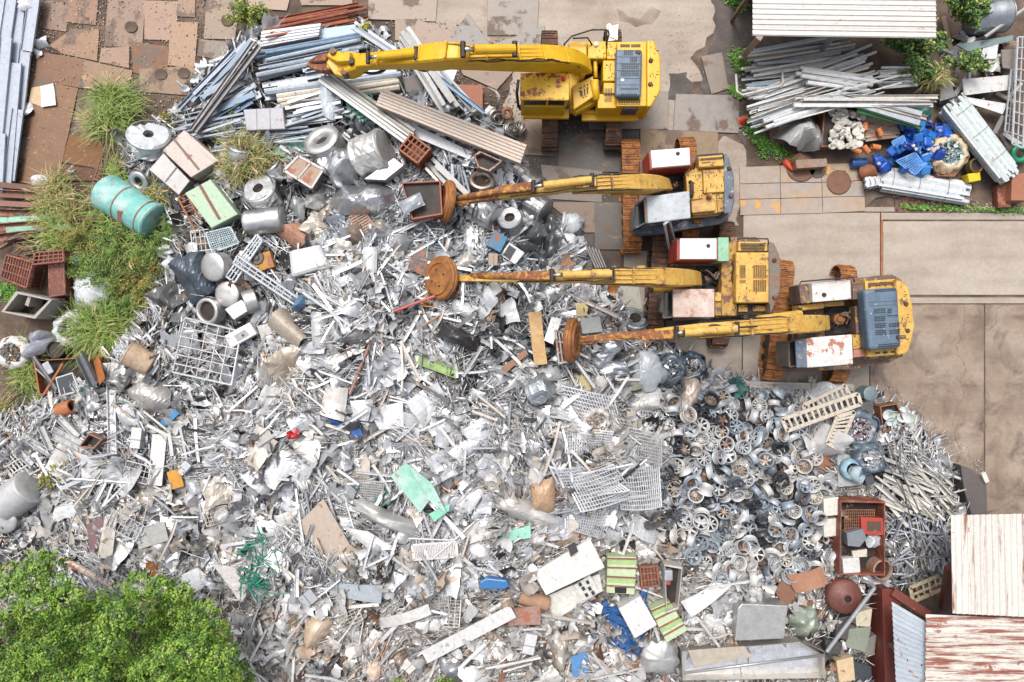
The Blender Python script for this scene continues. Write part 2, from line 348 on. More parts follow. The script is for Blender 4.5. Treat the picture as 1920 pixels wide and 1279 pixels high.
# ---------------------------------------------------------------- steel plates laid on the ground
PL = [  # outline in pixels, colour, finish words
 ([(83,0),(136,0),(121,60),(78,52)], (172,140,122), 'small brown'), ([(131,-12),(185,-12),(180,45),(128,42)], (182,134,104), 'rusty tan'),
 ([(205,-10),(272,-10),(265,88),(198,84)], (172,142,122), 'tall taupe'), ([(273,2),(334,3),(328,74),(270,72)], (190,150,126), 'pale tan'),
 ([(336,-10),(367,-10),(364,31),(330,29)], (180,146,118), 'narrow beige'), ([(320,42),(369,43),(363,128),(316,122)], (196,152,116), 'sand coloured'),
 ([(388,-10),(450,-8),(441,74),(384,70)], (168,150,132), 'grey taupe'), ([(136,55),(184,56),(180,114),(116,101),(92,84)], (190,140,108), 'stained orange'),
 ([(70,97),(160,113),(147,165),(67,148)], (170,116,86), 'dark rust'), ([(162,114),(246,132),(234,176),(149,165)], (184,138,108), 'tan rust'),
 ([(192,92),(243,87),(240,128),(187,117)], (186,148,122), 'dented tan'), ([(246,80),(317,88),(312,150),(250,134)], (164,108,76), 'deep rust'),
 ([(262,128),(384,124),(378,181),(264,171)], (176,142,110), 'smooth tan'), ([(56,152),(146,167),(108,346),(40,341)], (176,122,86), 'largest rust'),
 ([(147,168),(196,176),(186,262),(137,250)], (120,98,84), 'dark brown'), ([(131,251),(194,264),(190,318),(118,304)], (172,104,54), 'bright orange rust'),
 ([(27,255),(54,261),(43,345),(20,346)], (146,96,76), 'narrow dark red'), ([(373,74),(432,78),(422,112),(371,105)], (150,146,138), 'grey green'),
 ([(116,310),(190,322),(184,340),(112,338)], (140,92,70), 'thin rusty'), ([(450,-10),(545,-10),(536,20),(452,12)], (186,160,144), 'pinkish'),
 ([(693,-12),(817,-12),(815,40),(693,36)], (190,166,144), 'wide pinkish tan'), ([(560,-14),(660,-14),(658,8),(565,10)], (176,150,132), 'slim taupe'),
 ([(742,38),(790,38),(786,80),(740,76)], (186,156,132), 'square sand'), ([(786,36),(914,84),(850,116),(762,86)], (194,160,136), 'tilted tan'),
 ([(844,68),(878,28),(918,82),(884,92)], (168,162,160), 'blue grey triangular'), ([(917,-12),(1008,-12),(1006,67),(915,66)], (178,166,156), 'large grey'),
 ([(918,84),(1019,50),(1018,102),(934,116)], (172,166,162), 'tilted pale grey'), ([(858,112),(962,130),(930,166),(868,140)], (180,150,130), 'half hidden tan'),
 ([(1317,108),(1355,98),(1367,166),(1334,176)], (184,162,148), 'upright slanted tan'), ([(1268,176),(1384,180),(1383,249),(1266,243)], (184,174,166), 'big grey speckled'),
 ([(1108,171),(1250,172),(1249,242),(1108,242)], (186,168,154), 'grey with orange patch'), ([(1203,243),(1345,248),(1344,292),(1203,310)], (200,156,106), 'wide orange stained'),
 ([(1050,248),(1165,250),(1163,322),(1047,318)], (122,120,120), 'dark slate'), ([(980,218),(1043,225),(1038,292),(984,288)], (188,150,120), 'orange grey'),
 ([(1014,308),(1127,322),(1126,377),(1025,372)], (166,148,136), 'grey rust cornered'), ([(1028,379),(1113,379),(1114,434),(1096,434)], (178,146,122), 'brown square'),
 ([(1115,381),(1168,381),(1168,466),(1117,466)], (138,132,128), 'dark grey ribbed'), ([(1620,354),(1682,362),(1640,372),(1625,388)], (168,138,116), 'brown torn'),
 ([(1200,300),(1232,315),(1228,370),(1205,380)], (176,150,124), 'tan narrow')]
plate_mesh_n = 0
for k, (poly, col, w) in enumerate(PL):
    cx = sum(p[0] for p in poly) / len(poly); cy = sum(p[1] for p in poly) / len(poly)
    place = 'below the left channels' if cx < 60 else 'in the upper left corner yard' if cx < 460 else 'above the yellow boom' if cy < 120 and cx < 1020 else 'beside the first excavator' if cx < 1400 and cy < 260 else 'between the excavator tracks' if cx < 1400 else 'by the pipe bundle'
    z1 = .024 + .0011 * k; poly = [(cx + (x - cx) * 1.035 + 1.5 * math.sin(7 * k + x), cy + (y - cy) * 1.035 + 1.5 * math.cos(5 * k + y)) for x, y in poly]
    prism('steel_plate', poly, .008 + .0004 * k, z1, 'obj_plate', bev=.006, seg=1, color=c(*[int(v * .38 + .62 * (.86 * sum(col) / 3 + g)) for v, g in zip(col, (28, 15, 6) if cx < 690 else (12, 8, 4))]), label=f'{w} steel plate on the ground {place}', cat='steel plate', group='steel plates on the ground')
for k, (x, y) in enumerate(((245, 50), (426, 38), (344, 137), (301, 139))):
    v, f = g_lathe([(0, .078), (.17, .078), (.21, .07)], 14); p = P(x, y, .075); mk('lifting_hole', [(a + p.x + .03 * math.sin(9 * a), b + p.y, z) for a, b, z in v], f, 'soil', label=f'{("first", "third", "fourth", "second")[k]} gravel filled lifting hole from the left in the plates', cat='hole', group='lifting holes')
# welded plate at the right with seams
wp = thing('welded_plate', 'large grey welded steel plate with bright orange stains', 'steel plate', P(1505, 355, 0), lm='stained welded plate')
A = [(1386,313),(1463,310),(1540,307),(1620,305)]; B = [(1387,345),(1463,343),(1541,342),(1621,338)]; D = [(1387,374),(1464,372),(1542,370),(1622,368)]; E = [(1388,404),(1464,402),(1543,400),(1623,396)]
rows = [A, B, D, E]
pm('orange_plate', c(178, 168, 160), c(190, 164, 136), .6, chip=c(222, 164, 88), chip_amt=.2, chip_scale=.9, dirt=.25, bump=.15, scale=1.)
for i in range(3):
    for j in range(3):
        a, b_, d, e = rows[i][j], rows[i][j + 1], rows[i + 1][j + 1], rows[i + 1][j]
        mx = (a[0] + d[0]) / 2; my = (a[1] + d[1]) / 2; q = [(mx + (p[0] - mx) * .988, my + (p[1] - my) * .97) for p in (a, b_, d, e)]
        prism('panel', q, .004, .05, 'orange_plate', wp, bev=.006, seg=1)
for (x, y, r_, w) in ((1502, 313, 28, 'large'), (1573, 342, 23, 'smaller'), (1533, 317, 17, 'half covered')):
    v, f = g_lathe([(0, .09), (r_ / 50 - .03, .09), (r_ / 50, .07), (r_ / 50, .052)], 32); p = P(x, y, .07)
    mk('steel_disc', [(a + p.x, b + p.y, z) for a, b, z in v], f, 'obj_plate', color=c(158, 122, 104), label=f'{w} round rusty steel disc lying by the welded plate', cat='steel disc', group='round steel discs')
# ---------------------------------------------------------------- excavators
def shoe_mesh(w, name):
    g = joing(g_box(.185, w, .035, .006), xf(g_box(.03, w * .97, .035), Matrix.Translation((-.075, 0, .033))), xf(g_box(.025, w * .97, .02), Matrix.Translation((.02, 0, .034))),
              xf(g_box(.03, .05, .012), Matrix.Translation((-.02, w * .2, .034))), xf(g_box(.03, .05, .012), Matrix.Translation((-.02, -w * .2, .034))))
    me = bpy.data.meshes.new(name); me.from_pydata(g[0], [], g[1]); return me
def track(root, a, b, w, mat, zt=.95):
    pa, pb = P(*a, zt), P(*b, zt); pa.z = pb.z = 0
    mid = (pa + pb) / 2; d = (pb - pa); Lt = d.length; d.normalize(); s = Vector((-d.y, d.x, 0)); r = zt / 2 - .02
    tr = thing('track', None, None, mid); tr.parent = root; tr.location = mid - WLOC[root.name]
    me = shoe_mesh(w, 'shoe'); me.materials.append(MATS[mat])
    straight = Lt - 2 * r; per = 2 * straight + 2 * math.pi * r; n = int(per / .2); st = per / n
    for k in range(n):
        u = k * st
        if u < straight: pos = d * (u - straight / 2) + Vector((0, 0, zt - .035)); th = 0
        elif u < straight + math.pi * r:
            th = (u - straight) / r; pos = d * (straight / 2 + (r) * math.sin(th)) + Vector((0, 0, zt / 2 - .015 + r * math.cos(th)))
        elif u < 2 * straight + math.pi * r:
            v = u - straight - math.pi * r; pos = d * (straight / 2 - v) + Vector((0, 0, .035)); th = math.pi
        else:
            th = math.pi + (u - 2 * straight - math.pi * r) / r; pos = d * (-straight / 2 + r * math.sin(th)) + Vector((0, 0, zt / 2 - .015 + r * math.cos(th)))
        X = d * math.cos(th) - Vector((0, 0, 1)) * math.sin(th); Z = Vector((0, 0, 1)) * math.cos(th) + d * math.sin(th); Y = Z.cross(X)
        M = Matrix.Translation(mid + pos) @ Matrix((X, Y, Z)).transposed().to_4x4()
        inst('shoe', me, M, tr)
    Mz = Matrix.Translation(mid) @ Matrix((d, s, Vector((0, 0, 1)))).transposed().to_4x4()
    g = xf(g_box(straight, w * .55, zt - .25, .05), Mz @ Matrix.Translation((0, 0, .12))); mk('track_frame', *g, 'track_dark', tr)
    for sg, nm in ((-1, 'idler'), (1, 'sprocket')):
        g = xf(g_lathe([(0, -w * .3), (.12, -w * .32), (.14, -w * .22), (r - .08, -w * .2), (r - .06, w * .2), (.14, w * .22), (.12, w * .32), (0, w * .3)], 18),
               Mz @ Matrix.Translation((sg * straight / 2, 0, zt / 2)) @ Matrix.Rotation(math.pi / 2, 4, 'X')); mk(nm, *g, 'track_dark', tr)
    for k in range(7):
        g = xf(g_lathe([(0, -.24), (.11, -.24), (.11, .24), (0, .24)], 10), Mz @ Matrix.Translation((-straight / 2 + (k + .7) * straight / 7.4, 0, .15)) @ Matrix.Rotation(math.pi / 2, 4, 'X')); mk('roller', *g, 'dark_iron', tr)
    return tr
def beam(name, path, mat, root, bev=.03):
    """path entries: (px, py, z, width m, depth m); z is the top face"""
    pts = [P(x, y, z) - Vector((0, 0, h / 2)) for x, y, z, w, h in path]
    ch = .18
    sec = [(-.5, -.5 + ch), (-.5 + ch, -.5), (.5 - ch, -.5), (.5, -.5 + ch), (.5, .5 - .08), (.5 - .08, .5), (-.5 + .08, .5), (-.5, .5 - .08)]
    v, f = g_sweep(pts, sec, scales=[(p[3], p[4]) for p in path]); return mk(name, v, f, mat, root)
def along(path, side, up):
    """offset copy of a pixel path: metres sideways and above its top face"""
    pts = [P(p[0], p[1], p[2]) for p in path]; out = []
    for i, p in enumerate(pts):
        d = (pts[min(i + 1, len(pts) - 1)] - pts[max(i - 1, 0)]).normalized(); s = d.cross(Vector((0, 0, 1))).normalized()
        out.append(p + s * side + Vector((0, 0, up)))
    return out
def dense(path, n=8):
    out = []
    for a, b in zip(path[:-1], path[1:]):
        for k in range(n): out.append(tuple(a[i] + (b[i] - a[i]) * k / n for i in range(len(a))))
    return out + [path[-1]]
def smoothp(path, it=2):
    p = [tuple(q) for q in path]
    for _ in range(it):
        q = [p[0]]
        for a, b in zip(p[:-1], p[1:]):
            q.append(tuple(.75 * x + .25 * y for x, y in zip(a, b))); q.append(tuple(.25 * x + .75 * y for x, y in zip(a, b)))
        p = q + [p[-1]]
    return p
def pipes(root, path, offs, r, mat, up=.03, wob=0.):
    for o in offs:
        pts = along(path, o, up)
        if wob: pts = [p + Vector((0, random.uniform(-wob, wob), random.uniform(-.3, 1) * wob)) for p in pts]
        v, f = g_tube(pts, r, 6); mk('hydraulic_pipe', v, f, mat, root, smooth=True)
def cylinder(root, a, b, r, mat, rod=.3):
    pa, pb = P(*a), P(*b); q = pa.lerp(pb, 1 - rod)
    o = mk('hydraulic_cylinder', *joing(g_tube([pa, q], r, 14), g_tube([q, q.lerp(pb, .06)], r * 1.12, 14)), mat, root)
    mk('rod', *g_tube([q, pb], r * .52, 10), 'chrome', o, smooth=True)
    for e in (pa, pb): mk('pin', *g_tube([e + Vector((0, -r * 1.6, 0)), e + Vector((0, r * 1.6, 0))], r * .6, 10), 'dark_iron', o)
def clamps(root, path, ts, w, mat):
    pts = along(path, 0, .05)
    for t in ts:
        i = int(t * (len(pts) - 2)); d = (pts[i + 1] - pts[i]).normalized(); s = d.cross(Vector((0, 0, 1))).normalized(); p = pts[i]
        M = Matrix.Translation(p) @ Matrix((d, s, d.cross(s) * -1)).transposed().to_4x4()
        mk('pipe_clamp', *xf(g_box(.06, w, .07, .01), M), mat, root)
def slots(name, poly_quad, nx, ny, z, mat, root, fx=.62, fy=.6, d=.012):
    """rows of dark raised plates over a quad, painting the shade of vent openings (corners in pixels at height z)"""
    q = [P(x, y, z) for x, y in poly_quad]; gs = []
    for i in range(nx):
        for j in range(ny):
            cs = []
            for du, dv in ((-.5, -.5), (.5, -.5), (.5, .5), (-.5, .5)):
                u = (i + .5 + du * fx) / nx; v = (j + .5 + dv * fy) / ny
                p = q[0] * (1 - u) * (1 - v) + q[1] * u * (1 - v) + q[2] * u * v + q[3] * (1 - u) * v; cs.append((p.x, p.y))
            gs.append(g_prism(ccw(cs), z - .02, z + d))
    return mk(name, *joing(*gs), mat, root, kind='stuff')
def cab(root, roof, zr, z0, roofmat, bodymat, sill=2.15, inset=.05, front=None):
    """cab: floor box, glazed band, corner posts, roof panel"""
    w = pp(roof, zr); cx = sum(p[0] for p in w) / 4; cy = sum(p[1] for p in w) / 4
    def ins(d): return [(x + (d if x < cx else -d), y + (d if y < cy else -d)) for x, y in w]
    cb = mk('cab', *g_prism(ins(.03), z0, sill, .03, 2), bodymat, root)
    mk('window', *g_prism(ins(.07), sill - .02, zr - .06, .02), 'glass_dark', cb)
    for x, y in ins(.06): mk('post', *xf(g_box(.09, .09, zr - sill, .01), Matrix.Translation((x, y, sill - .03))), bodymat, cb)
    a, b = ins(.05)[0], ins(.05)[2]
    mk('post', *xf(g_box(.07, abs(a[1] - b[1]), zr - sill - .02, .01), Matrix.Translation((cx + .1, cy, sill))), bodymat, cb)
    mk('roof', *g_prism(ins(-.02), zr - .09, zr, .035, 3), roofmat, cb)
    if front:
        # sloping front glazing with frame
        g = g_prism(pp(front, sill + .4), z0 + .1, sill + .4, .03, 2); fr = mk('windscreen', *g, 'glass_dark', cb)
        pf = pp(front, sill + .42); gs = [g_tube([Vector((*pf[i], sill + .42)), Vector((*pf[(i + 1) % 4], sill + .42))], .035, 6) for i in range(4)]
        mk('screen_frame', *joing(*gs), bodymat, fr)
    return cb
def hoses(root, spots, z, n=6, mat='hose', r=.022, spread=.35):
    for k in range(n):
        a = P(*random.choice(spots), z); b = P(*random.choice(spots), z)
        m = (a + b) / 2 + Vector((random.uniform(-spread, spread), random.uniform(-spread, spread), random.uniform(.1, .3)))
        pts = [a.lerp(m, t).lerp(m.lerp(b, t), t) for t in [i / 8 for i in range(9)]]
        mk('hose', *g_tube(pts, r, 6), mat, root, smooth=True)
def magnet(root, px, py, z, R_, axis, mat='magnet_orange'):
    ax = Vector(axis).normalized(); q = ax.to_track_quat('Z', 'Y').to_matrix().to_4x4(); M = Matrix.Translation(P(px, py, z)) @ q
    mg = mk('lifting_magnet', *xf(g_lathe([(0, .2), (R_ * .22, .2), (R_ * .26, .17), (R_ * .62, .17), (R_ * .66, .22), (R_ * .78, .22), (R_ * .82, .16), (R_ * .93, .16), (R_, .12), (R_, -.06), (R_ * .95, -.1), (0, -.1)], 40), M), mat, root)
    for k in range(4):
        a = math.pi / 2 * k + .4; mk('bolt', *xf(g_lathe([(0, .2), (.03, .2), (.03, .15)], 8), M @ Matrix.Translation((R_ * .4 * math.cos(a), R_ * .4 * math.sin(a), 0))), 'dark_iron', mg)
    mk('magnet_rim', *xf(g_lathe([(R_ * 1.0, .06), (R_ * 1.03, .04), (R_ * 1.03, -.02), (R_ * 1.0, -.04)], 40), M), mat, mg)
    return mg
def lugs(root, pts, z, mat='track_dark'):
    for x, y in pts:
        p = P(x, y, z); mk('lifting_eye', *xf(g_lathe([(0, .07), (.05, .07), (.075, .03), (.075, -.02)], 12), Matrix.Translation(p)), mat, root)

# --- first excavator: bright yellow, demolition shear
e1 = thing('excavator', 'bright yellow excavator with a shear over the long bars', 'excavator', P(1091, 163, 0), group='excavators', lm='bright yellow excavator')
track(e1, (1031, 52), (1031, 272), .58, 'track_dark'); track(e1, (1151, 50), (1151, 270), .58, 'track_dark')
prism('undercarriage', box4(1046, 120, 1138, 215), .35, 1.0, 'dark_iron', e1, .05)
mk('slew_ring', *xf(g_lathe([(0, .0), (.75, 0), (.75, .3), (0, .3)], 32), Matrix.Translation(P(1091, 163, 0) + Vector((0, 0, .95)))), 'dark_iron', e1)
prism('platform', [(1068, 79), (1214, 78), (1214, 216), (1068, 210)], 1.2, 1.42, 'yellow_new', e1)
prism('counterweight', [(1213, 75), (1226, 75), (1239, 107), (1239, 170), (1221, 200), (1213, 200)], 1.15, 2.55, 'yellow_new', e1, .06, 3)
lugs(e1, [(1220, 114), (1219, 158)], 2.56); lugs(e1, [(1223, 137)], 2.5, 'yellow_new')
prism('engine_deck', box4(1157, 79, 1212.5, 199), 1.43, 2.42, 'yellow_new', e1, .03)
prism('side_deck', box4(1121, 176, 1156.5, 203), 1.43, 2.2, 'yellow_new', e1, .03)
prism('valve_cover', box4(1131, 113, 1156, 152), 1.43, 2.36, 'yellow_new', e1, .03)
prism('access_panel', box4(1132, 155, 1156, 175), 1.43, 2.3, 'yellow_new', e1, .02)
hc = prism('hood_cover', [(1155, 92), (1205, 92), (1203, 181), (1153.5, 181)], 2.40, 2.72, 'blue_grey', e1, .09, 4)
for q, nx, ny in ((box4(1169, 94, 1187, 104), 5, 3), (box4(1181, 107, 1195, 117), 4, 3), (box4(1165, 119, 1198, 130), 10, 3), (box4(1164, 132, 1198, 143), 10, 3), (box4(1163, 164, 1197, 169), 10, 1), (box4(1164, 175, 1195, 179), 9, 1)):
    slots('vent_slot_shade', q, nx, ny, 2.722, 'black', hc)
for y in (105.5, 118, 131, 146, 158): prism('rib', box4(1157, y, 1202, y + 1.2), 2.70, 2.735, 'blue_grey', hc, .004, 1)
tube('exhaust', [(1196, 99, 2.5), (1196, 99, 2.74)], .09, 'track_dark', e1, 12)
prism('maker_plate', box4(1164, 147, 1170, 152), 2.7, 2.728, 'white_paint', e1, 0)
slots('vent_slot_shade', box4(1162, 83, 1202, 89), 2, 3, 2.422, 'black', e1, .9, .5); slots('vent_slot_shade', box4(1159, 185, 1201, 197), 9, 4, 2.422, 'black', e1, .8, .55)
slots('vent_slot_shade', box4(1133, 165, 1148, 180), 5, 1, 2.302, 'black', e1, .5, .9); slots('vent_slot_shade', box4(1133, 184, 1147, 192), 5, 1, 2.202, 'black', e1, .5, .9)
prism('fuel_tank', box4(1067, 77, 1100.5, 111), 1.43, 2.32, 'yellow_new', e1, .04); prism('tool_box', box4(1102, 77, 1137, 110), 1.43, 2.28, 'yellow_new', e1, .04)
prism('oil_tank', box4(1138, 78, 1156.5, 111), 1.43, 2.25, 'yellow_new', e1, .03)
mk('filler_cap', *xf(g_lathe([(0, .1), (.07, .09), (.09, 0)], 12), Matrix.Translation(P(1117, 84, 2.28))), 'white_paint', e1)
prism('pump_bay', box4(1093, 112, 1130, 205), 1.2, 1.5, 'black', e1, .02)
prism('pivot_cheek', [(1085, 122), (1096, 118), (1098, 140), (1088, 142)], 1.4, 2.5, 'yellow_new', e1, .03)
prism('guard_frame', [(1072, 162), (1112, 142), (1118, 178), (1076, 206)], 1.9, 2.2, 'yellow_new', e1, .03); prism('guard_shade', [(1086, 165), (1103, 157), (1103, 176), (1088, 182)], 2.0, 2.21, 'black', e1, .0)  # black plate stands in for the shade inside the guard
for a, b in (((1086, 170), (1103, 162)), ((1092, 160), (1094, 182)), ((1098, 158), (1099, 180))): tube('guard_bar', [(*a, 2.24), (*b, 2.24)], .03, 'yellow_new', e1, 6)
tube('guard_roll', [(1114, 150, 2.25), (1118, 188, 2.1)], .14, 'yellow_new', e1, 14); prism('guard_foot', [(1070, 200), (1118, 184), (1130, 186), (1080, 212)], 1.5, 1.9, 'yellow_new', e1, .03)
tube('manifold', [(1100, 112, 2.0), (1118, 110, 2.15), (1124, 108, 2.2)], .1, 'counter_grey', e1, 10); tube('manifold', [(1116, 112, 2.1), (1117, 146, 2.1)], .07, 'yellow_new', e1, 10)
prism('manifold_block', box4(1094, 116, 1114, 130), 1.5, 1.9, 'brown_iron', e1, .04)
hoses(e1, [(1095, 120), (1100, 140), (1125, 125), (1126, 150), (1112, 115), (1098, 132)], 1.7, 14)
c1 = cab(e1, [(977, 137), (1067, 137), (1066, 187), (976, 186)], 3.12, 1.35, 'yellow_roof', 'yellow_new', 2.35)
mk('beacon', *xf(g_lathe([(0, .16), (.05, .15), (.07, .08), (.075, 0)], 14), Matrix.Translation(P(1056, 149, 3.12))), 'beacon_red', e1, smooth=True)
tube('cab_guard', [(972, 150, 2.6), (969, 175, 2.6), (972, 200, 2.0), (978, 206, 1.7)], .05, 'black', e1); prism('mirror', box4(973, 196, 982, 204), 1.8, 2.0, 'black', e1, .02)
prism('side_step', [(981, 207), (1067, 204), (1067, 222), (981, 221)], 1.25, 1.4, 'yellow_new', e1, .02); prism('side_step', box4(1091, 208, 1197, 226), 1.15, 1.3, 'yellow_new', e1, .02)
yq = P(0, 199.5, 2.42).y; xa, xb = P(1169, 0, 2.3).x, P(1197, 0, 2.3).x
mk('side_panel', *g_prism([(xa, yq - .035), (xb, yq - .035), (xb, yq + .01), (xa, yq + .01)], 1.62, 2.3), 'purple_panel', e1)
mk('panel_stripe', *g_prism([(xa, yq - .04), (xb, yq - .04), (xb, yq + .01), (xa, yq + .01)], 2.12, 2.17), 'blue_grey', e1)
for p in ([(1057, 92, 2.3), (1058, 83, 2.5), (1072, 68, 2.6), (1110, 56, 2.6), (1138, 56, 2.6), (1138, 70, 2.5), (1137, 89, 2.2)], [(1074, 72, 2.6), (1102, 71, 2.6), (1110, 84, 2.3)], [(1140, 57, 2.6), (1142, 64, 2.4), (1138, 78, 2.2)]):
    tube('handrail', p, .028, 'dark_iron', e1, 8)
mk('rag', *xf((lambda g: ([(x + random.uniform(-.08, .08), y + random.uniform(-.12, .12), z + random.uniform(0, .06)) for x, y, z in g[0]], g[1]))(g_box(.3, .5, .04, .03)), Matrix.Translation(P(1148, 62, 1.0))), 'white_paint', e1)
bp1 = smoothp([(1098, 122, 2.5, .5, .5), (1075, 107, 3.4, .55, .75), (1040, 101, 4.0, .62, .9), (985, 100, 4.5, .6, .85), (900, 101, 4.9, .56, .7), (835, 104, 4.9, .5, .55)], 2)
beam('boom', bp1, 'yellow_new', e1); pipes(e1, bp1, (-.2, -.1, .02, .14), .03, 'yellow_new', .03, .0); clamps(e1, bp1, (.2, .32, .5, .66, .8), .5, 'yellow_new')
pipes(e1, bp1[4:], (-.26, -.23), .02, 'hose', .08, .03)
ap1 = smoothp([(880, 100, 5.2, .3, .3), (850, 93, 5.4, .56, .8), (815, 97, 5.1, .62, .9), (770, 104, 4.5, .5, .55), (700, 111, 3.6, .42, .42), (672, 114, 3.2, .4, .4)], 2)
beam('arm', ap1, 'yellow_new', e1); cylinder(e1, (965, 92, 5.05), (868, 93, 5.55), .14, 'yellow_new', .22)
cylinder(e1, (780, 100, 4.8), (690, 108, 3.9), .12, 'yellow_new', .25); pipes(e1, ap1, (.2,), .03, 'yellow_new', .02); clamps(e1, ap1, (.35, .55, .8), .5, 'yellow_new')
for k in range(4): tube('hose', smoothp([(760 + 6 * k, 118, 4.2), (775 + 5 * k, 130 + k * 2, 4.0), (800 + 4 * k, 127 + k, 4.1), (805, 112, 4.4)], 2), .025, 'hose', e1, 6)
for k in range(3): tube('hose', smoothp([(665, 122, 2.9), (690, 138 + 2 * k, 2.8), (715 + 5 * k, 134, 2.9), (722, 120, 3.4)], 2), .025, 'hose', e1, 6)
sh = beam('shear_head', smoothp([(690, 112, 3.3, .34, .35), (668, 114, 3.1, .62, .6), (652, 116, 2.9, .75, .7), (640, 117, 2.75, .66, .6), (618, 115, 2.6, .5, .5)], 1), 'yellow_new', e1)
beam('rotator', [(660, 106, 3.25, .3, .5), (640, 108, 3.1, .34, .5), (622, 100, 2.9, .34, .5)], 'yellow_new', sh)
prism('rotator_shade', [(652, 108), (662, 106), (664, 118), (654, 120)], 3.0, 3.22, 'dark_iron', sh, .01)  # dark plate paints the shade of the rotator gap
for cc in ((625, 97, 3.0), (646, 136, 2.8)): mk('pivot_pin', *xf(g_lathe([(0, .1), (.1, .1), (.12, .04), (.12, -.3)], 14), Matrix.Translation(P(*cc))), 'brown_iron', sh)
beam('pivot_plate', [(618, 112, 2.75, .3, .3), (634, 130, 2.75, .4, .3), (648, 136, 2.7, .3, .3)], 'yellow_new', sh)
pm('jaw_rust', c(150, 92, 62), c(120, 70, 52), .7, chip=c(180, 110, 70), chip_amt=.4, dirt=.4)
beam('jaw', smoothp([(618, 107, 2.7, .3, .4), (600, 108, 2.45, .26, .35), (580, 116, 2.2, .08, .2)], 1), 'jaw_rust', sh); beam('jaw', smoothp([(624, 124, 2.65, .3, .4), (600, 127, 2.4, .24, .35), (576, 120, 2.15, .08, .2)], 1), 'jaw_rust', sh)
mk('jaw_teeth', *joing(*[xf(g_box(.09, .09, .12, .02), Matrix.Translation(P(586 + 5 * k, 117 + .4 * k, 2.2 + .04 * k))) for k in range(7)]), 'track_dark', sh)

# --- second excavator: faded yellow, white topped red box, magnet
e2 = thing('excavator', 'faded yellow excavator with white topped red box and pale grey cab', 'excavator', P(1238, 362, 0), group='excavators', lm='excavator with red box')
track(e2, (1183, 258), (1187, 470), .68, 'track_rust'); track(e2, (1290, 254), (1297, 445), .6, 'track_rust')
prism('undercarriage', box4(1200, 300, 1280, 420), .35, 1.0, 'track_dark', e2, .05)
mk('slew_ring', *xf(g_lathe([(0, .0), (.7, 0), (.7, .3), (0, .3)], 32), Matrix.Translation(P(1240, 362, 0) + Vector((0, 0, .95)))), 'dark_iron', e2)
prism('platform', [(1200, 300), (1362, 289), (1366, 414), (1345, 421), (1196, 435)], 1.2, 1.42, 'brown_iron', e2)
prism('counterweight', [(1357, 289), (1366, 291), (1377, 330), (1378, 377), (1372, 400), (1358, 401)], 1.15, 2.42, 'steel_blue', e2, .06, 3); lugs(e2, [(1367, 316), (1370, 368)], 2.43)
prism('engine_deck', [(1288, 324), (1312, 310), (1356, 307), (1363, 398), (1298, 404)], 1.43, 2.25, 'yellow_old', e2, .03)
vb = prism('vent_box', [(1309, 294), (1356, 290), (1358, 311), (1311, 314)], 1.43, 2.55, 'yellow_old', e2, .04); slots('vent_slot_shade', [(1313, 296), (1354, 293), (1355, 300), (1313, 303)], 15, 1, 2.552, 'black', vb); slots('vent_slot_shade', [(1316, 303.5), (1332, 302), (1332, 306), (1316, 308)], 6, 1, 2.552, 'black', vb)
prism('hood', [(1318, 319), (1358, 316), (1360, 360), (1320, 362)], 2.2, 2.38, 'yellow_old', e2, .03); prism('access_panel', [(1286, 326), (1316, 321), (1318, 372), (1290, 376)], 2.2, 2.31, 'yellow_old', e2, .02)
pm('purple_spot', c(240, 196, 104), c(150, 90, 92), .5, scale=1.2, mix=.35, dirt=.25)
prism('battery_box', [(1296, 377), (1341, 372), (1343, 395), (1298, 400)], 2.2, 2.45, 'purple_spot', e2, .04); prism('hood', [(1344, 364), (1360, 363), (1362, 396), (1346, 398)], 2.2, 2.33, 'yellow_worn', e2, .02)
tube('exhaust', [(1330, 367, 2.3), (1330, 367, 2.62)], .1, 'arm_rust', e2, 12); tube('door_handle', [(1293, 341, 2.45), (1297, 344, 2.5), (1297, 366, 2.5), (1294, 370, 2.45)], .07, 'dark_iron', e2)
rb = prism('tool_box', [(1216, 284), (1296, 278), (1298, 312), (1219, 319)], 1.43, 2.62, 'red_paint', e2, .03); prism('box_lid', [(1220, 282), (1293, 276.5), (1294.5, 309), (1223, 315)], 2.6, 2.76, 'white_paint', rb, .025, 2)
mk('filler_cap', *xf(g_lathe([(0, .06), (.05, .06), (.07, 0)], 12), Matrix.Translation(P(1271, 288, 2.76))), 'black', rb)
prism('pump_bay', [(1247, 331), (1284, 327), (1286, 356), (1249, 358)], 1.2, 1.5, 'black', e2, .02); hoses(e2, [(1252, 335), (1280, 332), (1282, 352), (1255, 354), (1265, 340)], 1.7, 12); prism('swivel', box4(1262, 340, 1272, 350), 1.4, 1.8, 'arm_rust', e2, .04)
cab(e2, [(1212, 370), (1292, 359), (1294, 408), (1214, 418)], 3.08, 1.35, 'grey_roof', 'steel_blue', 2.2, front=[(1191, 386), (1211, 372), (1213, 416), (1191, 428)])
prism('roof_visor', [(1207, 371), (1213, 370), (1215, 418), (1210, 419)], 3.05, 3.16, 'counter_grey', e2, .02)
prism('side_skirt', [(1192, 428), (1300, 412), (1350, 406), (1372, 402), (1350, 420), (1240, 438), (1194, 440)], 1.0, 1.45, 'steel_blue', e2, .03); prism('skirt_box', [(1300, 412), (1316, 410), (1317, 417), (1301, 419)], 1.3, 1.6, 'arm_rust', e2, .02)
d2 = thing('cab_door', None, None, P(1254, 440, 1.3)); d2.parent = e2; d2.location = P(1254, 440, 1.3) - WLOC[e2.name]
dq = [(1246, 420, 3.0), (1255, 413, 3.0), (1265, 452, 1.5), (1255, 467, 1.5)]
mk('door_frame', *joing(*[g_tube([P(*dq[i]), P(*dq[(i + 1) % 4])], .05, 6) for i in range(4)]), 'grey_roof', d2)
